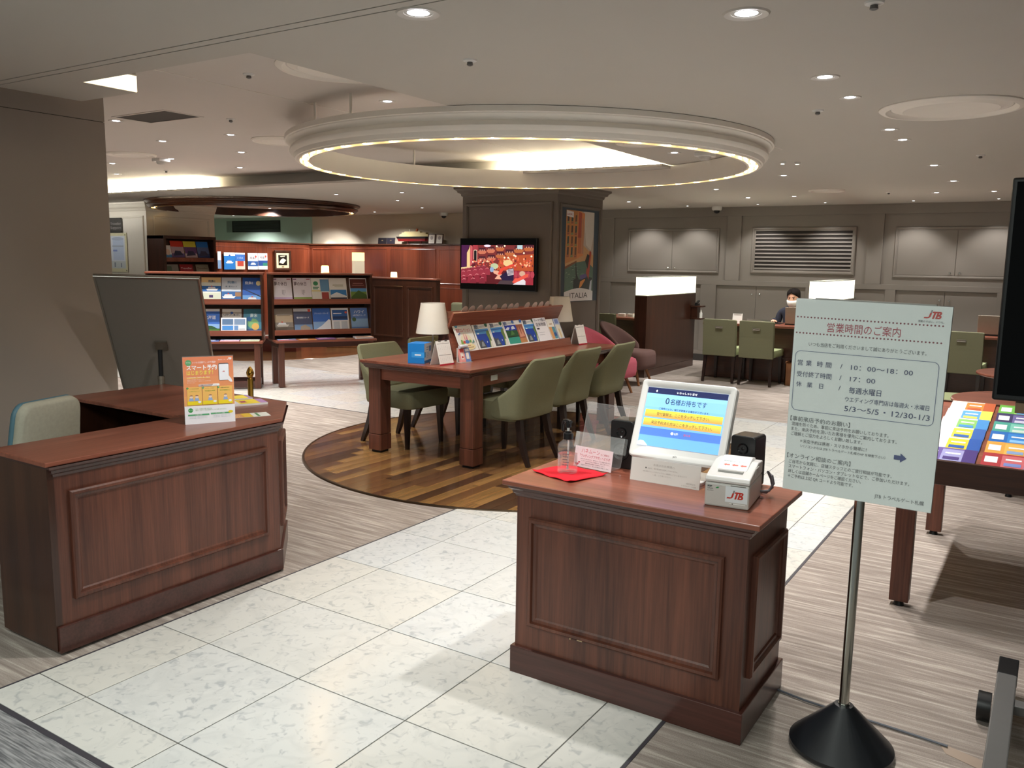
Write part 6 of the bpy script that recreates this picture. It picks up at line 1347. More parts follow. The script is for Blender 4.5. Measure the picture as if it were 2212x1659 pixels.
t = thing('computer_mouse_pad', 'dark mouse pad under the hand of the seated person', 'mouse pad', (-3.13, 11.33, CZ)); obj('pad', MB().prism(rrect(-0.12, 0.08, -0.11, 0.09, 0.01), 0, 0.004), BLK, t); obj('mouse', MB().lathe([(0.0005, 0.026), (0.014, 0.024), (0.026, 0.014), (0.03, 0.004)], 16), BLKM, t, smooth=True, M=T(-0.03, 0.0, 0))
for x, w, lab in ((-5.28, 0.11, 'left white card box on the counter beside the pillar'), (-5.14, 0.09, 'right white card box on the counter beside the pillar')):
    t = thing('card_box', lab, 'box', (x, 11.12, CZ)); obj('box', MB().box(-w / 2, w / 2, -0.03, 0.03, 0, 0.045), PAPER, t, bevel=0.002); Print().rect(-w * 0.35, 0.008, w * 0.35, 0.03, 'cfd6cf').build('print', t, basis((0, -0.0302, 0), (1, 0, 0), (0, 0, 1)))
tag(obj('paper_sheet', MB().box(-5.10, -4.88, 11.05, 11.25, CZ, CZ + 0.002), PAPER), 'white paper sheet on the counter left of the glowing partition', 'paper')
tag(obj('desk_phone', MB().box(-4.86, -4.74, 11.02, 11.2, CZ, CZ + 0.03), BLK, bevel=0.004), 'dark desk phone on the counter against the glowing partition', 'phone')
t = thing('pen_tray', 'dark pens on the counter above the single green chair', 'stationery', (-0.88, 11.12, CZ))
for k in range(3): obj('pen', MB().cyl((-0.08 + k * 0.05, -0.02, 0.008), (-0.02 + k * 0.05, 0.02, 0.008), 0.006, n=8), BLK, t)
# ================================================================== MAGAZINE RACK TABLES (LEFT CENTRE)
def rack_table(fr, ang, L, label, tlabel, stretcher):
    """fr: front right corner on the floor, ang: direction of the front edge (left to right)"""
    d = Vector((math.cos(ang), math.sin(ang), 0)); inn = Vector((-math.sin(ang), math.cos(ang), 0))
    M = basis(Vector((fr[0], fr[1], 0)) - d * L, d, inn)
    t = thing('display_table', tlabel, 'table', M=M)
    D = 0.46; zt_ = 0.55
    obj('top', MB().box(0, L, 0, D, zt_ - 0.025, zt_), WR_X, t, bevel=0.003)
    obj('apron', MB().box(0.03, L - 0.03, 0.03, 0.05, zt_ - 0.085, zt_ - 0.025).box(0.03, L - 0.03, D - 0.05, D - 0.03, zt_ - 0.085, zt_ - 0.025).box(0.03, 0.05, 0.03, D - 0.03, zt_ - 0.085, zt_ - 0.025).box(L - 0.05, L - 0.03, 0.03, D - 0.03, zt_ - 0.085, zt_ - 0.025), WM, t)
    for x in (0.065, L - 0.065):
        for y in (0.055, D - 0.055): obj('leg', MB().box(x - 0.032, x + 0.032, y - 0.032, y + 0.032, 0.008, zt_ - 0.025), WR_Z, t, bevel=0.002)
    if stretcher: obj('stretcher', MB().box(0.06, L - 0.06, 0.03, 0.075, 0.02, 0.09).box(0.06, L - 0.06, D - 0.075, D - 0.03, 0.02, 0.09).box(L - 0.085, L - 0.045, 0.05, D - 0.05, 0.02, 0.09), WM, t)
    s = thing('magazine_shelf', label, 'shelf', M=M @ T(0, 0, zt_))
    y0, y1, H = 0.17, 0.43, 0.775
    for x in (0.0, L - 0.022): obj('side_board', MB().box(x, x + 0.022, y0, y1, 0, H - 0.02), WD_Z, s)
    obj('top_board', MB().box(-0.01, L + 0.01, y0 - 0.01, y1, H - 0.02, H), WR_X, s, bevel=0.002)
    obj('back_board', MB().box(0, L, y1 - 0.012, y1, 0, H), WD_Z, s)
    fr_ = []
    for zl in (0.41, 0.05):
        obj('tier_lip', MB().box(0.022, L - 0.022, y0 - 0.005, y0 + 0.01, zl, zl + 0.062), WR_X, s, bevel=0.002)
        obj('tier_floor', MB().box(0.022, L - 0.022, y0 + 0.01, y1 - 0.012, zl, zl + 0.012), WD_X, s)
        Mt = basis((0, y0 + 0.03, zl + 0.02), (1, 0, 0), (0, 0.10, 0.335))
        obj('tier_slope', MB().obox(Mt, 0.022, L - 0.022, 0, 0.31, -0.012, -0.004), WD_X, s)
        fr_.append(M @ T(0, 0, zt_) @ Mt)
    return M @ T(0, 0, zt_), fr_[0], fr_[1]
LA, LB_ = 1.25, 1.20
A0, A_up, A_lo = rack_table((-7.58, 6.535), R(45), LA, 'dark magazine shelf on the left display table behind the sign board', 'low mahogany display table with floor stretcher, left of two', True)
B0, B_up, B_lo = rack_table((-6.90, 7.70), R(60), LB_, 'dark magazine shelf on the right display table with small lamps on top', 'low mahogany display table without stretcher, right of two', False)
BW, BH = 0.212, 0.297
def mag(fr, x, bg, d, lab, w=BW, h=BH, z=0.0, grp=None): booklet(fr @ T(x, 0.0, z), w, h, bg, d, lab, grp, 0.004, 'magazine', 'magazine')
sea = lambda c1, c2, ttl, tc, *more: R_((0, 0, 1, 1, c1), (0, 0, 1, 0.42, c2), *more, (ttl, 0.12, 0.72, 0.13, tc, 0.6))
G1 = 'magazines on the left display shelf'; G2 = 'magazines on the right display shelf'
mag(A_up, LA - 0.90, 'eceef0', R_((0, 0, 1, 1, 'eceef0'), (0, 0, 1, 0.48, '3a6ab4'), *SHIP(0.2, 0.18, 0.7), ('飛鳥Ⅱ', 0.2, 0.70, 0.14, '3a3a44', 0.5), (-1, ell(0.85, 0.8, 0.1, 0.06, 10), 'd8584a')), 'white and blue cruise magazine half hidden by the sign board', grp=G1)
mag(A_up, LA - 0.675, 'e8e0c8', R_((0, 0, 1, 1, 'dfe6dc'), (0, 0.80, 1, 1, 'e8cf96'), (0, 0.44, 1, 0.66, '2f6ab0'), *SHIP(0.3, 0.48, 0.55), (0.05, 0.06, 0.95, 0.38, 'd4dcc8'), (0.4, 0.2, 0.6, 0.30, '4a3a6a'), ('飛鳥Ⅱ', 0.35, 0.80, 0.11, '3a5a7a', 0.35)), 'cream topped cruise magazine on the upper left shelf', grp=G1)
mag(A_up, LA - 0.455, 'c8d6e2', R_((0, 0, 1, 1, 'd0dce8'), (0, 0.0, 1, 0.45, '3a6aa8'), (0.7, 0.25, 1, 0.42, 'a07a5a'), *SHIP(0.1, 0.18, 0.6), ('飛鳥Ⅱ', 0.3, 0.76, 0.13, '5a8ab0', 0.45), ('春・夏クルーズ', 0.2, 0.62, 0.06, '4a6a8a', 0.6)), 'pale blue cruise magazine beside the cream topped one', grp=G1)
mag(A_up, LA - 0.225, '2a5aa8', R_((0, 0, 1, 1, '2c5cb0'), (0, 0, 1, 0.30, '6aa0dc'), (-1, [(0, 0.55), (0.9, 0.24), (1, 0.26), (0.2, 0.52)], '22304a'), *SHIP(0.25, 0.06, 0.6), (-1, ell(0.82, 0.78, 0.12, 0.10, 14), 'e8d8a0'), ('飛鳥Ⅱ', 0.12, 0.74, 0.13, 'e8ecf4', 0.42)), 'deep blue cruise magazine with round yellow moon on upper left shelf', grp=G1)
mag(A_lo, LA - 0.70, '3a6ac0', R_((0, 0, 1, 1, '3f72c8'), (0, 0, 1, 0.22, '4a7a34'), (0, 0.22, 1, 0.40, '8ab4e4'), (-1, [(0.08, 0.20), (0.35, 0.34), (0.6, 0.33), (0.95, 0.20)], '2f5a3a'), (0, 0.90, 1, 1, 'e8ecf0'), ('北海道', 0.2, 0.60, 0.16, 'f0f4fa', 0.6)), 'blue magazine with a green mountain on the lower left shelf', grp=G1)
mag(A_lo, LA - 0.46, 'b8b0a4', R_((0, 0, 1, 1, 'c0bab0'), (0, 0.88, 1, 1, 'eceae6'), ('NIPPON MARU', 0.06, 0.72, 0.12, '3a3a44', 0.88), (-1, ell(0.5, 0.84, 0.08, 0.05, 12), '4a6ab0')), 'grey cruise magazine behind a landscape leaflet on lower left shelf', grp=G1)
mag(A_lo, LA - 0.225, '3f7f9a', R_((0, 0, 1, 1, '418098'), (0, 0, 1, 0.2, '3a5a8a'), (-1, ell(0.5, 0.42, 0.3, 0.2, 12), '7ab07a'), (-1, ell(0.62, 0.3, 0.2, 0.14, 12), 'd8b060'), (-1, ell(0.3, 0.6, 0.14, 0.1, 10), '2f6aa8'), ('南米', 0.35, 0.68, 0.16, 'dff0f0', 0.38)), 'teal South America magazine at the right end of lower left shelf', grp=G1)
mag(A_lo, LA - 0.47, 'e6eaf0', R_((0, 0, 1, 1, 'e6eaf0'), (0.05, 0.55, 0.48, 0.92, '5a7aa0'), (0.52, 0.55, 0.95, 0.92, '7a94b4'), (0.05, 0.22, 0.48, 0.50, '4a90d8'), (0.05, 0.05, 0.48, 0.18, '5a5a62'), (0.52, 0.22, 0.68, 0.50, '6a94c8'), (0.52, 0.05, 0.95, 0.16, '8ac0d0'), (0.72, 0.26, 0.94, 0.30, 'b0b8c0')), 'landscape photo leaflet standing in front of the grey cruise magazine', 0.28, 0.185, 0.035, G1)
for k, (x, lab, c) in enumerate(((-0.64, 'left', (('1f2c50', '6a86c4'))), (-0.42, 'middle', (('a8b4d8', 'd87a70'))), (-0.20, 'right', (('e4e8da', '7a8a5a'))))):
    booklet(A0 @ T(LA + x - 0.05, 0.02, 0.004) @ RX(R(3)), 0.21, 0.145, c[0], R_((0, 0, 1, 1, c[0]), (0, 0, 1, 0.35, c[1]), (0.2, 0.5, 0.8, 0.75, 'f0f0f0')), '%s of three magazines lying flat before the left shelf' % lab, 'flat magazines before the left shelf', 0.004, 'magazine', 'magazine')
DREAM = lambda c: R_((0, 0, 1, 1, 'e9e6ee'), (0, 0, 1, 0.22, c), ('夢の休日', 0.05, 0.70, 0.17, '5a4a5a', 0.68), (0.02, 0.93, 0.2, 0.97, '8a5a94'), (0.46, 0.34, 0.49, 0.52, 'a8a4b0'), (0.53, 0.30, 0.56, 0.52, 'a8a4b0'), (0.60, 0.38, 0.62, 0.52, 'a8a4b0'), (0.75, 0.93, 0.95, 0.97, 'b05a6a'))
UP2 = [(0.035, 'e9e6ee', DREAM('cfb8d8'), 'white magazine with lilac foot on upper right shelf'), (0.265, 'e9e6ee', DREAM('9ab06a'), 'white magazine with green foot on upper right shelf'),
       (0.48, 'eef0ea', R_((0, 0, 1, 1, 'eef0ea'), (0.5, 0.45, 1, 0.95, '6a9ac0'), (0.55, 0.12, 0.95, 0.42, 'a84a4a'), (-1, ell(0.25, 0.78, 0.14, 0.09, 12), '4a9a6a'), (0.08, 0.60, 0.42, 0.64, '3a8a6a'), (0.08, 0.54, 0.36, 0.58, '3a8a6a'), (0, 0.45, 0.5, 0.5, 'e8d890')), 'white leaflet with green speech bubble on the upper right shelf'),
       (0.695, 'e8e8e2', R_((0, 0, 1, 1, 'eae9e2'), (0.04, 0.05, 0.96, 0.52, '3f86c8'), (-1, [(0.04, 0.3), (0.4, 0.42), (0.96, 0.26), (0.96, 0.18), (0.04, 0.2)], 'e8eef4'), (0.04, 0.05, 0.96, 0.2, '2a3a5a'), (0.2, 0.70, 0.8, 0.73, '9aa07a'), (0.3, 0.64, 0.8, 0.66, 'b0b49a')), 'white magazine with snowy mountain photo on the upper right shelf'),
       (0.945, '5a2a28', R_((0, 0, 1, 1, 'e6e6ea'), (0.03, 0.02, 0.97, 0.97, '5a2c2a'), (0.03, 0.02, 0.97, 0.5, '7a9a4a'), (0.03, 0.44, 0.97, 0.58, '5a9ad0'), (-1, [(0.03, 0.2), (0.5, 0.5), (0.97, 0.3), (0.97, 0.1), (0.03, 0.1)], '4a6a34'), (0.03, 0.02, 0.97, 0.1, 'c8b8a0'), (0.2, 0.78, 0.8, 0.80, 'c89090'), (0.15, 0.70, 0.85, 0.72, 'b88080')), 'dark red framed magazine at the right end of upper right shelf')]
for x, bg, d, lab in UP2: mag(B_up, x, bg, d, lab, grp=G2)
LO2 = [(0.04, '8a8078', R_((0, 0, 1, 1, '8c8680'), (0, 0.45, 1, 0.75, 'b8a890'), (0, 0, 1, 0.25, '6a6058'), *SHIP(0.15, 0.28, 0.6, 'c8c4bc'), (0.14, 0.71, 0.86, 0.73, '6a6058')), 'misty beige cruise magazine at the left end of lower right shelf'),
       (0.265, '4a5470', R_((0, 0, 1, 1, '4c5672'), (0, 0.88, 1, 1, 'c8ccd4'), (0, 0, 1, 0.35, '7a9ac4'), (-1, [(0.3, 0.02), (0.7, 0.02), (0.9, 0.2), (0.6, 0.34), (0.35, 0.28)], 'a89a8a'), ('横浜発着クルーズ', 0.15, 0.6, 0.08, 'e4e8f0', 0.7), (0.8, 0.86, 0.95, 0.98, 'd8584a')), 'slate blue cruise magazine, second on the lower right shelf'),
       (0.49, '3a6ab8', R_((0, 0, 1, 1, '3c6cc0'), (0, 0, 1, 0.45, '8ab0e0'), (-1, [(0.05, 0.1), (0.5, 0.3), (0.9, 0.55), (1, 0.5), (1, 0.05), (0.1, 0.03)], 'e4eaf4'), ('プリンセス・クルーズ', 0.1, 0.76, 0.08, 'd0e0f8', 0.8)), 'bright blue cruise magazine with white ship bow on lower right shelf'),
       (0.715, 'e6e8ec', R_((0, 0, 1, 1, 'e4e6ea'), (0.06, 0.5, 0.94, 0.92, '2f62a8'), (0.06, 0.55, 0.94, 0.66, '1f3a6a'), (0.12, 0.76, 0.6, 0.80, 'e8eef6'), (0.1, 0.08, 0.45, 0.45, 'c0c8d4'), (0.55, 0.08, 0.9, 0.45, 'c0c8d4'), (-1, ell(0.85, 0.82, 0.07, 0.05, 10), 'd8584a')), 'white price leaflet with blue header on the lower right shelf'),
       (0.955, '5a7ac0', R_((0, 0, 1, 1, '5c80c4'), (0, 0.2, 1, 0.55, '8ab0dc'), (0, 0, 1, 0.15, 'a8b08a'), (-1, ell(0.18, 0.52, 0.12, 0.09, 12), '4a6a4a'), ('ハワイ', 0.2, 0.78, 0.15, 'eef4fa', 0.6), ('4島周遊クルーズ', 0.12, 0.66, 0.08, 'dce8f8', 0.76)), 'blue Hawaii magazine at the right end of the lower right shelf')]
for x, bg, d, lab in LO2: mag(B_lo, x, bg, d, lab, grp=G2)
for k, (x, c, c2, lab, th) in enumerate(((0.04, '7a9cc8', 'b04a3a', 'blue and red magazine lying flat at left before the right shelf', 0.004), (0.265, '8a5a3a', 'c8824a', 'orange brown magazine lying flat before the right shelf', 0.004), (0.49, '6a5a8a', 'a06a9a', 'purple magazine lying flat before the right shelf', 0.010), (0.715, '6a4a48', 'a07a5a', 'dark brown magazine lying flat before the right shelf', 0.004), (0.95, 'e2e4ea', 'd89a6a', 'fanned pile of pale magazines at the right end of table', 0.018))):
    booklet(B0 @ T(x, 0.02, th) @ RX(R(2)), 0.215, 0.14, c, R_((0, 0, 1, 1, c), (0, 0, 1, 0.4, c2), (0.15, 0.5, 0.6, 0.8, 'd8d8e0')), lab, 'flat magazines before the right shelf', th, 'magazine', 'magazine')
# small lamps on the shelf
CAND = emit('warm_candle_lamp', 'ffd98a', 1.6); PAPL = emit('paper_lantern_bottom', 'ece0c4', 0.25)
def candle(M, lab):
    t = thing('candle_lamp', lab, 'lamp', M=M)
    obj('glow_body', MB().rings([[(x, y, z) for x, y in rrect(-s, s, -s, s, s * 0.4)] for z, s in ((0, 0.042), (0.075, 0.040), (0.088, 0.034))], cap0=True, cap1=True), CAND, t, smooth=True, ang=50)
    obj('rim', MB().rings([[(x, y, z) for x, y in rrect(-s, s, -s, s, s * 0.4)] for z, s in ((0.0, 0.044), (0.006, 0.044))], cap1=False), CREAM, t)
candle(B0 @ T(0.66, 0.30, 0.776), 'small glowing square lamp on top of the right magazine shelf')
candle(T(-8.915, 10.36, 1.2155), 'small glowing square lamp on top of the dark booth screen')
pl_ = thing('paper_lantern', 'tall paper lantern glowing at its top, on the right magazine shelf', 'lamp', M=B0 @ T(1.07, 0.30, 0.776))
obj('upper_shade', MB().box(-0.06, 0.06, -0.06, 0.06, 0.15, 0.25), emit('paper_lantern_top', 'ffd890', 1.0), pl_)
obj('lower_shade', MB().box(-0.06, 0.06, -0.06, 0.06, 0.0, 0.149), PAPL, pl_)

# ================================================================== BACK LEFT CORNER
bs = thing('booth_screen', 'dark brown panelled booth screen behind the near table lamp', 'partition', (-8.74, 10.40, 0))
obj('panel', MB().box(-0.70, 0.68, -0.05, 0.05, 0.0, 1.19), WD_Z, bs); obj('cap', MB().box(-0.72, 0.70, -0.065, 0.065, 1.19, 1.215), WR_X, bs, bevel=0.003)
Mb = basis((0, -0.05, 0), (1, 0, 0), (0, 0, 1))
for a, b in ((-0.60, 0.03), (0.10, 0.62)): obj('raised_panel', MB().frame(Mb, a, b, 0.27, 1.085, PANELF, fill=True), WD_Z, bs)
obj('plinth', MB().box(-0.71, 0.69, -0.06, 0.06, 0, 0.14), WD_X, bs, bevel=0.003)
be = thing('booth_bench', 'low dark red wooden bench block under the left display table', 'bench', (-10.75, 9.15, 0), R(36))
obj('body', MB().box(-0.85, 0.62, 0.0, 0.42, 0.0, 0.19), wood('cherry_red_wood', '4a1c14', '6e2a1e', 'X'), be, bevel=0.004); obj('top', MB().box(-0.87, 0.64, -0.02, 0.44, 0.19, 0.215), MATS['cherry_red_wood'], be, bevel=0.004)
st_ = thing('wooden_crate', 'small light wooden crate on the far wooden floor circle', 'crate', (-10.2, 10.6, 0.006), R(30)); obj('crate', MB().box(-0.3, 0.3, -0.15, 0.15, 0, 0.10), LEGW, st_, bevel=0.004); obj('lid_board', MB().box(-0.31, 0.31, -0.16, 0.16, 0.10, 0.115), LEGW, st_)
gs = thing('sofa_back', 'green sofa back peeking out between table lamp and pillar', 'sofa', (-7.45, 10.9, 0)); obj('backrest', MB().box(-0.75, 0.6, 0.0, 0.14, 0.25, 0.83), GREEN, gs, bevel=0.03); obj('seat', MB().box(-0.75, 0.6, 0.14, 0.62, 0.2, 0.42), PALEG, gs, bevel=0.03); obj('feet', MB().box(-0.72, -0.67, 0.05, 0.1, 0, 0.2).box(0.52, 0.57, 0.05, 0.1, 0, 0.2).box(-0.72, -0.67, 0.5, 0.55, 0, 0.2).box(0.52, 0.57, 0.5, 0.55, 0, 0.2), BLACKWOOD, gs)

# tall bookcase
bc = thing('tall_bookcase', 'tall dark bookcase with tilted magazines against the white pier', 'bookcase', (-12.1, 8.98, 0))
CW = 0.50; CD = 0.43; CH_ = 1.82
for s in (-1, 1): obj('side_board', MB().box(-CD, 0, s * CW - 0.045 * (s > 0) - 0.0, s * CW + 0.045 * (s < 0), 0, CH_), WD_Z, bc)
obj('back_board', MB().box(-CD, -CD + 0.015, -CW, CW, 0, CH_), WD_Z, bc); obj('top_board', MB().box(-CD, 0.01, -CW, CW, CH_ - 0.045, CH_ + 0.005), WD_Z, bc)
CF = []
for zl in (1.41, 1.03, 0.65, 0.27):
    obj('shelf', MB().box(-CD + 0.015, 0, -CW + 0.045, CW - 0.045, zl, zl + 0.065), WR_X, bc)
    Mt = T(-12.1, 8.98, 0) @ basis((-0.05, -CW + 0.045, zl + 0.066), (0, 1, 0), (-0.08, 0, 0.31)); CF.append(Mt)
    obj('slope', MB().obox(basis((-0.05, -CW + 0.045, zl + 0.066), (0, 1, 0), (-0.08, 0, 0.31)), 0, 2 * CW - 0.09, 0, 0.29, -0.012, -0.004), WD_Z, bc)
G3 = 'magazines in the tall bookcase'
FR = lambda c, c2, c3: R_((0, 0, 1, 1, c2), (0, 0.65, 1, 1, c), (0, 0.0, 1, 0.25, c3), (-1, [(0.1, 0.1), (0.9, 0.15), (0.7, 0.4), (0.3, 0.42)], '3a3a54'))
mag(CF[0], 0.01, 'e4e0dc', R_((0, 0, 1, 1, 'e6e2de'), (0, 0, 1, 0.25, '4a90c8'), (-1, ell(0.5, 0.45, 0.32, 0.26, 12), 'e0c4b0')), 'small pale booklet at the left of the tall bookcase', 0.135, 0.20, 0, G3)
mag(CF[0], 0.145, 'c83a34', FR('d0402f', 'b8a0a8', '6a5a8a'), 'red topped magazine in the tall bookcase', 0.235, 0.275, 0.006, G3)
mag(CF[0], 0.39, 'd8c83a', FR('dcd04a', '6a4a7a', 'c8b4c0'), 'yellow topped magazine in the tall bookcase', 0.235, 0.275, 0.006, G3)
mag(CF[0], 0.64, '2a6ab8', FR('2f74c4', '5a6a94', '3a4a7a'), 'blue topped magazine in the tall bookcase', 0.23, 0.275, 0.006, G3)
mag(CF[1], 0.03, '7a7a74', R_((0, 0, 1, 1, '84847c'), (0.1, 0.6, 0.5, 0.9, '5a6a5a'), (0, 0, 1, 0.4, 'a8a89a')), 'grey magazine on the second shelf of the tall bookcase', 0.25, 0.275, 0.006, G3)
mag(CF[1], 0.31, '9a2a30', R_((0, 0, 1, 1, '9c2c34'), ('Traveller', 0.08, 0.72, 0.16, 'e8c8c8', 0.84), (0.2, 0.1, 0.6, 0.5, 'd8a0a0')), 'dark red magazine on the second shelf of the bookcase', 0.25, 0.275, 0.006, G3)
mag(CF[1], 0.62, '8a8674', R_((0, 0, 1, 1, '908c7a'), ('Traveller', 0.08, 0.72, 0.15, '5a4a3a', 0.84), (0, 0, 1, 0.4, 'b0ac9a')), 'khaki magazine on the second shelf of the bookcase', 0.25, 0.275, 0.006, G3)
# magazines and picture hanging on the red brown wainscot
WM_ = basis((-12.945, 0, 0), (0, 1, 0), (0, 0, 1)); G4 = 'magazines hung on the wainscot'
ph_ = MB()
for y, w, z, bg, d, lab in ((10.165, 0.075, 1.285, 'd8dce4', R_((0, 0, 1, 1, 'dde2ea'), (0, 0, 1, 0.5, '7a9ac0')), 'narrow pale magazine at the left end of the wainscot row'),
        (10.305, 0.25, 1.27, '2a72b8', R_((0, 0, 1, 1, '2f7ac4'), (0, 0.80, 1, 1, 'eceff2'), *SHIP(0.22, 0.36, 0.6), (-1, [(0.4, 0.82), (0.5, 0.75), (0.6, 0.82), (0.5, 0.9)], '2a5ab0')), 'blue ship magazine hung on the wainscot'),
        (10.56, 0.22, 1.27, '3a6ab4', R_((0, 0, 1, 1, '3f72c0'), (0, 0, 1, 0.5, 'd8d0c0'), (0.2, 0.2, 0.85, 0.5, 'b84a3a'), (0, 0.9, 1, 1, 'e4e8ee'), ('にっぽん丸', 0.2, 0.65, 0.12, 'c8daf0', 0.6)), 'blue and red building magazine hung on the wainscot'),
        (10.85, 0.235, 1.27, 'e8e6ea', R_((0, 0, 1, 1, 'eae8ec'), (0, 0.2, 1, 0.5, '2f5a9a'), ('飛鳥Ⅱ', 0.2, 0.62, 0.17, '4a3a44', 0.6), (-1, ell(0.8, 0.78, 0.09, 0.07, 10), 'd8584a'), *SHIP(0.3, 0.28, 0.5)), 'white cruise magazine with red dot, left of two on the wainscot'),
        (11.095, 0.225, 1.27, 'e8e6ea', R_((0, 0, 1, 1, 'eae8ec'), (0, 0.22, 1, 0.55, '2a4a8a'), (0.5, 0.22, 1, 0.4, '2f7a6a'), ('飛鳥Ⅱ', 0.2, 0.66, 0.17, '4a3a44', 0.6), (-1, ell(0.8, 0.80, 0.09, 0.07, 10), 'd8584a')), 'white cruise magazine with red dot, right of two on the wainscot')):
    booklet(WM_ @ T(y, z, 0.012), w, 0.31, bg, d, lab, G4, 0.006, 'magazine', 'magazine')
pf = thing('framed_picture', 'small framed photograph of a white ship on black, on the wainscot', 'picture', M=WM_ @ T(11.50, 1.25, 0.0))
obj('frame', MB().frame(Matrix(), 0, 0.42, 0, 0.39, [(0, 0), (0, 0.02), (0.02, 0.026), (0.045, 0.014), (0.05, 0.006)], fill=True), WD_Z, pf)
pq = Print(0.0003); pq.rect(0.05, 0.05, 0.37, 0.34, 'd4c6a4').rect(0.10, 0.10, 0.32, 0.30, '16140f').poly([(0.12, 0.15), (0.22, 0.13), (0.30, 0.20), (0.22, 0.24), (0.16, 0.21)], 'd0c8b8').poly([(0.14, 0.28), (0.28, 0.29), (0.26, 0.27), (0.16, 0.26)], 'b8b0a0').rect(0.18, 0.06, 0.24, 0.08, '5a4020'); pq.build('print', pf, T(0, 0, 0.007))
# model ship and certificates on the wainscot ledge
WZ = 1.79
sh_ = thing('model_ship', 'cream and red model ocean liner on a stand on the wainscot', 'model ship', (-10.33, 12.60, WZ))
def hull(z, s, w): return [(-0.42 * s - 0.02, 0, z), (-0.34 * s, -w, z), (0.30 * s, -w, z), (0.40 * s, 0, z), (0.30 * s, w, z), (-0.34 * s, w, z)]
obj('hull_bottom', MB().rings([hull(0.055, 0.90, 0.03), hull(0.10, 0.96, 0.05)], cap0=True, cap1=True), ink('8a2424'), sh_)
obj('hull_top', MB().rings([hull(0.10, 0.96, 0.05), hull(0.14, 1.04, 0.055)], cap0=True, cap1=True), ink('1a181c'), sh_)
obj('superstructure', MB().box(-0.33, 0.36, -0.045, 0.045, 0.14, 0.185).box(-0.28, 0.30, -0.04, 0.04, 0.185, 0.215).box(-0.22, 0.16, -0.035, 0.035, 0.215, 0.235), ink('cfc08f'), sh_)
obj('funnel', MB().cyl((0.05, 0, 0.235), (0.07, 0, 0.285), 0.022, 0.02, 12), ink('b8643c'), sh_, smooth=True); obj('mast', MB().cyl((-0.12, 0, 0.235), (-0.12, 0, 0.275), 0.004, n=6), CREAM, sh_)
for x in (-0.16, 0.16): obj('stand_post', MB().cyl((x, 0, 0.0), (x, 0, 0.06), 0.012, n=8), ink('5a2420'), sh_)
for x0, w, h_, c, lab in ((-11.2, 0.21, 0.12, '1c1a20', 'left dark folder card leaning on the wainscot beside the ship'), (-10.98, 0.20, 0.12, '22202a', 'right dark folder card leaning on the wainscot beside the ship')):
    t = thing('folder_card', lab, 'card', M=basis((x0, 12.55, WZ), (1, 0, 0), (0, 0.12, 1))); obj('card', MB().box(0, w, 0, h_, -0.008, 0), ink(c), t); Print(0.0003).rect(w * 0.4, h_ * 0.5, w * 0.6, h_ * 0.65, '6a5a44').build('emblem', t)
for x0, lab in ((-9.97, 'left framed certificate on the wainscot, touching the ship'), (-9.79, 'right framed certificate on the wainscot')):
    t = thing('framed_certificate', lab, 'certificate', M=basis((x0, 12.55, WZ), (1, 0, 0), (0, 0.12, 1)))
    obj('frame', MB().frame(Matrix(), 0, 0.165, 0, 0.19, [(0, -0.012), (0, 0.004), (0.012, 0.006), (0.014, 0.001)], fill=True), WD_Z, t); pq = Print(0.0003); pq.rect(0.016, 0.016, 0.149, 0.174, 'e4e0d6').poly(ell(0.082, 0.115, 0.035, 0.035, 12), 'a8a09c').rect(0.04, 0.04, 0.125, 0.046, 'b8b4ac'); pq.build('print', t, T(0, 0, 0.002))
# air conditioner grille in the mint wall
ag = thing('air_grille', 'dark horizontal air conditioning grille in the mint green wall', 'air vent', (-15.17, 12.9, 2.05))
Mg = basis((0, 0, 0), (1, 0, 0), (0, 0, 1)); obj('frame', MB().frame(Mg, -0.87, 0.87, 0, 0.25, [(0, 0), (0, 0.012), (0.03, 0.012), (0.03, 0.004)], fill=True), mat('dark_green_vent', '1d2623', 0.6), ag); obj('side_cover', MB().obox(Mg, -0.87, -0.68, 0, 0.25, 0.012, 0.02), mat('grey_green_cover', '7a8a80', 0.5), ag)
for k in range(7): obj('blade', MB().obox(Mg @ T(0, 0.045 + 0.028 * k, 0.012) @ RX(R(40)), -0.66, 0.84, -0.010, 0.010, -0.001, 0.001), mat('vent_blade', '39443f', 0.5), ag)
# signs on the white pier
Mp = basis((0, 8.5, 0), (1, 0, 0), (0, 0, 1))
t = thing('wall_plate', 'grey engraved metal plate above the acrylic poster on the white pier', 'sign', M=Mp @ T(-13.62, 1.87, 0.012)); obj('plate', MB().box(0, 0.42, 0, 0.25, 0.0, 0.006), mat('grey_plate', '6a6864', 0.35, metal=0.6), t); Print(0.0003).text('Traveller', 0.40, 0.13, 0.06, 'a09c98', width=0.3, align='r').text('Support', 0.40, 0.06, 0.07, 'a09c98', width=0.3, align='r').build('lettering', t, T(0, 0, 0.0062))
for x, z in ((0.40, 0.23), (0.40, 0.02)): obj('stud', MB().cyl((x, z, -0.012), (x, z, 0.012), 0.010, n=10), CHROME, t)
t = thing('acrylic_poster', 'acrylic framed pale blue columns poster on the white pier', 'poster', M=Mp @ T(-13.56, 1.22, 0.012)); obj('sheet', MB().box(0, 0.47, 0, 0.645, 0.0, 0.004), mat('yellowish_acrylic', 'e0dcb8', 0.2), t)
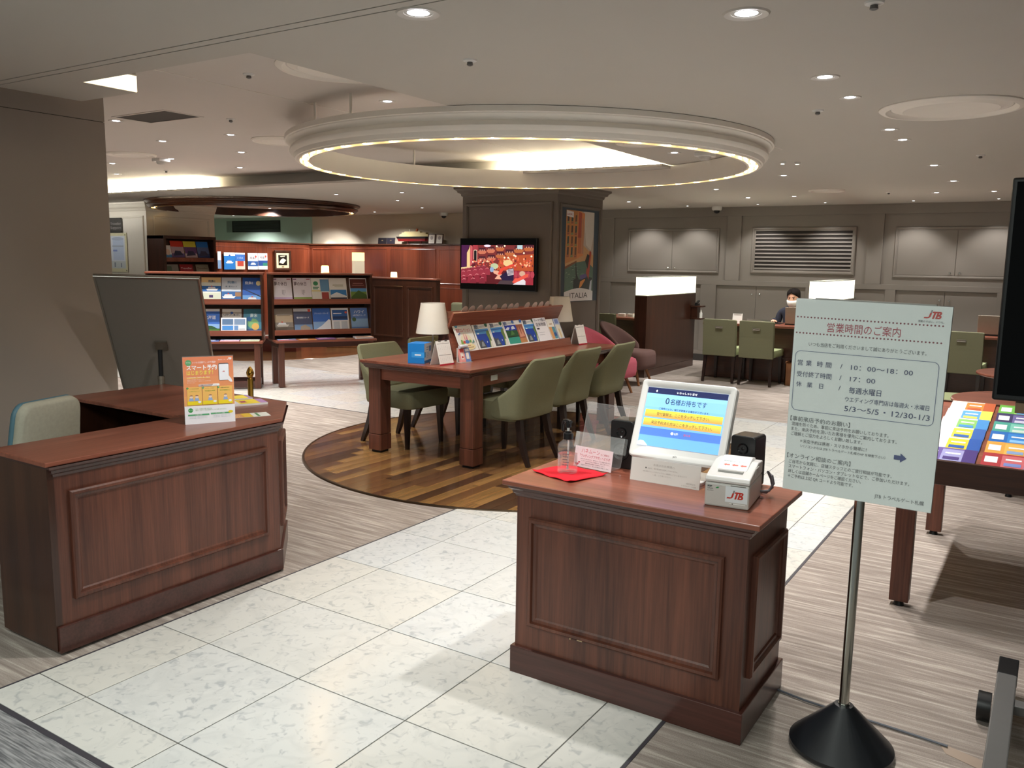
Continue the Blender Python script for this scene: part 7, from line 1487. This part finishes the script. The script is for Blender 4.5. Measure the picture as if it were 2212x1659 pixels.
pq = Print(0.0003); pq.rect(0.02, 0.06, 0.42, 0.60, 'd8dfe8').rect(0.08, 0.2, 0.38, 0.56, 'c4d2e6').poly(ell(0.22, 0.55, 0.17, 0.03, 14), 'b4c0d4').rect(0.06, 0.42, 0.38, 0.44, 'a8b4c4').rect(0.02, 0.06, 0.42, 0.18, 'c8d0d0').rect(0.1, 0.08, 0.14, 0.16, '8a94a0').rect(0.28, 0.08, 0.31, 0.15, '8a94a0').rect(0.08, 0.34, 0.2, 0.37, '8a9ad0'); pq.build('print', t, T(0, 0, 0.0042))
for x, z in ((0.44, 0.615), (0.44, 0.03)): obj('stud', MB().cyl((x, z, -0.012), (x, z, 0.012), 0.010, n=10), CHROME, t)

# ================================================================== MAGAZINE TABLE AND SCREEN AT RIGHT
rt_ = thing('magazine_table', 'mahogany table with sloping magazine steps behind the sign', 'table', (-0.535, 3.94, 0))
RW, RL = 1.25, 1.34
for x in (0.05, RW - 0.05):
    for y in (0.06, RL - 0.06):
        lg = obj('leg', MB().box(x - 0.04, x + 0.04, y - 0.028, y + 0.028, 0.022, 0.60), WR_Z, rt_, bevel=0.003); obj('glide', MB().cyl((x, y, 0), (x, y, 0.022), 0.024, 0.018, 12), BLKM, lg, smooth=True)
obj('front_apron', MB().box(0, RW, 0.0, 0.03, 0.585, 0.69), WD_X, rt_, bevel=0.003); obj('back_apron', MB().box(0, RW, RL - 0.03, RL, 0.585, 0.765), WD_X, rt_)
for x in (0.0, RW - 0.025): obj('side_apron', MB().add([(x, 0, 0.585), (x + 0.025, 0, 0.585), (x + 0.025, RL, 0.585), (x, RL, 0.585), (x, 0, 0.69), (x + 0.025, 0, 0.69), (x + 0.025, RL, 0.765), (x, RL, 0.765)], [(3, 2, 1, 0), (4, 5, 6, 7), (0, 1, 5, 4), (1, 2, 6, 5), (2, 3, 7, 6), (3, 0, 4, 7)]), WD_Z, rt_)
SLP = math.atan2(0.075, RL)
for k in range(6):
    Ms = T(0, 0.03 + k * 0.218, 0.672 + k * 0.0125)
    obj('step_board', MB().obox(Ms @ RX(R(7)), 0.025, RW - 0.025, 0, 0.213, -0.01, 0.0), WR_X, rt_)
    obj('step_lip', MB().obox(Ms, 0.025, RW - 0.025, -0.006, 0.0, -0.012, 0.006), WM, rt_)
COLS = [('left', 0.085), ('right', 0.315)]
MG = [[('6a5a9a', '9a9ac8', '4a3a7a', 'purple'), ('e8ecf0', 'e0c83a', '2f5aa8', 'blue and yellow Hokkaido'), ('dfe6f0', 'e4d04a', '3a66b0', 'second blue and yellow Hokkaido'), ('e6eaee', '8ac06a', '4a90d0', 'green and white mascot free family'), ('dce8f4', '5aa0dc', 'e8d85a', 'light blue summer'), ('f0e4d8', 'e8823a', 'b85a34', 'orange seafood')],
      [('a83a40', 'c86a70', '7a8ac4', 'red'), ('d8a04a', 'e4b45a', '8aa4cc', 'amber'), ('2a6ab8', '3a86d0', '8ac0ec', 'bright blue'), ('4aa090', '7ac0b0', 'c8dcd0', 'turquoise'), ('3a3460', '6a6498', 'c8c4dc', 'dark violet'), ('6ab04a', '9ad06a', '5a9adc', 'grass green')]]
for ci, (cn, x) in enumerate(COLS):
    for k in range(6):
        c = MG[ci][k]; y = 0.035 + k * 0.218; z = 0.675 + k * 0.0125
        lab = c[3].replace('mascot free ', '')
        booklet(T(-0.535 + x, 3.94 + y, z + 0.004) @ RX(R(7)), 0.21, 0.205, c[0], R_((0, 0, 1, 1, c[0]), (0.35, 0.1, 0.8, 0.9, c[1]), (0.75, 0, 1, 1, c[2]), (0.05, 0.35, 0.28, 0.75, 'f0ecec'), (0.42, 0.58, 0.7, 0.68, 'f2f2f2'), (0.4, 0.2, 0.7, 0.4, c[2])), '%s magazine on the sloping table, %s column' % (lab, cn), 'magazines on the sloping table', 0.004, 'magazine', 'magazine')
# mobile display on a wheeled stand
ds = thing('display_stand', 'large black flat screen on a grey wheeled stand at the right edge', 'television', (0.02, 2.80, 0))
obj('screen_case', MB().box(-0.160, 1.05, -0.015, 0.035, 1.125, 1.752), BLK, ds, bevel=0.006)
obj('screen_glass', MB().box(-0.148, 1.038, -0.018, -0.0155, 1.142, 1.740), mat('black_glass', '040405', 0.12, var=0, spec=0.12), ds)
for x in (-0.055, 0.80):
    b_ = obj('base_beam', MB().box(x - 0.03, x + 0.03, -0.62, 0.58, 0.075, 0.118), GREYM, ds, bevel=0.004)
    obj('end_cap', MB().box(x - 0.031, x + 0.031, 0.44, 0.585, 0.074, 0.1192), BLKM, b_, bevel=0.003)
    for y in (0.30, -0.55): obj('caster', MB().cyl((x - 0.075, y, 0.048), (x - 0.035, y, 0.048), 0.048, n=24), BLK, b_, smooth=True)
    obj('upright', MB().box(x + 0.10 - 0.025, x + 0.10 + 0.025, 0.04, 0.09, 0.10, 1.6), GREYM, ds)
obj('cross_bar', MB().box(-0.03, 0.80, 0.22, 0.27, 0.080, 0.112), GREYM, ds, bevel=0.003)
obj('under_bar', MB().box(-0.1, 1.0, 0.0, 0.03, 1.09, 1.12), mat('tan_bar', '7a6248', 0.5), ds)
bpy.data.objects.remove(_fo); bpy.data.curves.remove(_fc)
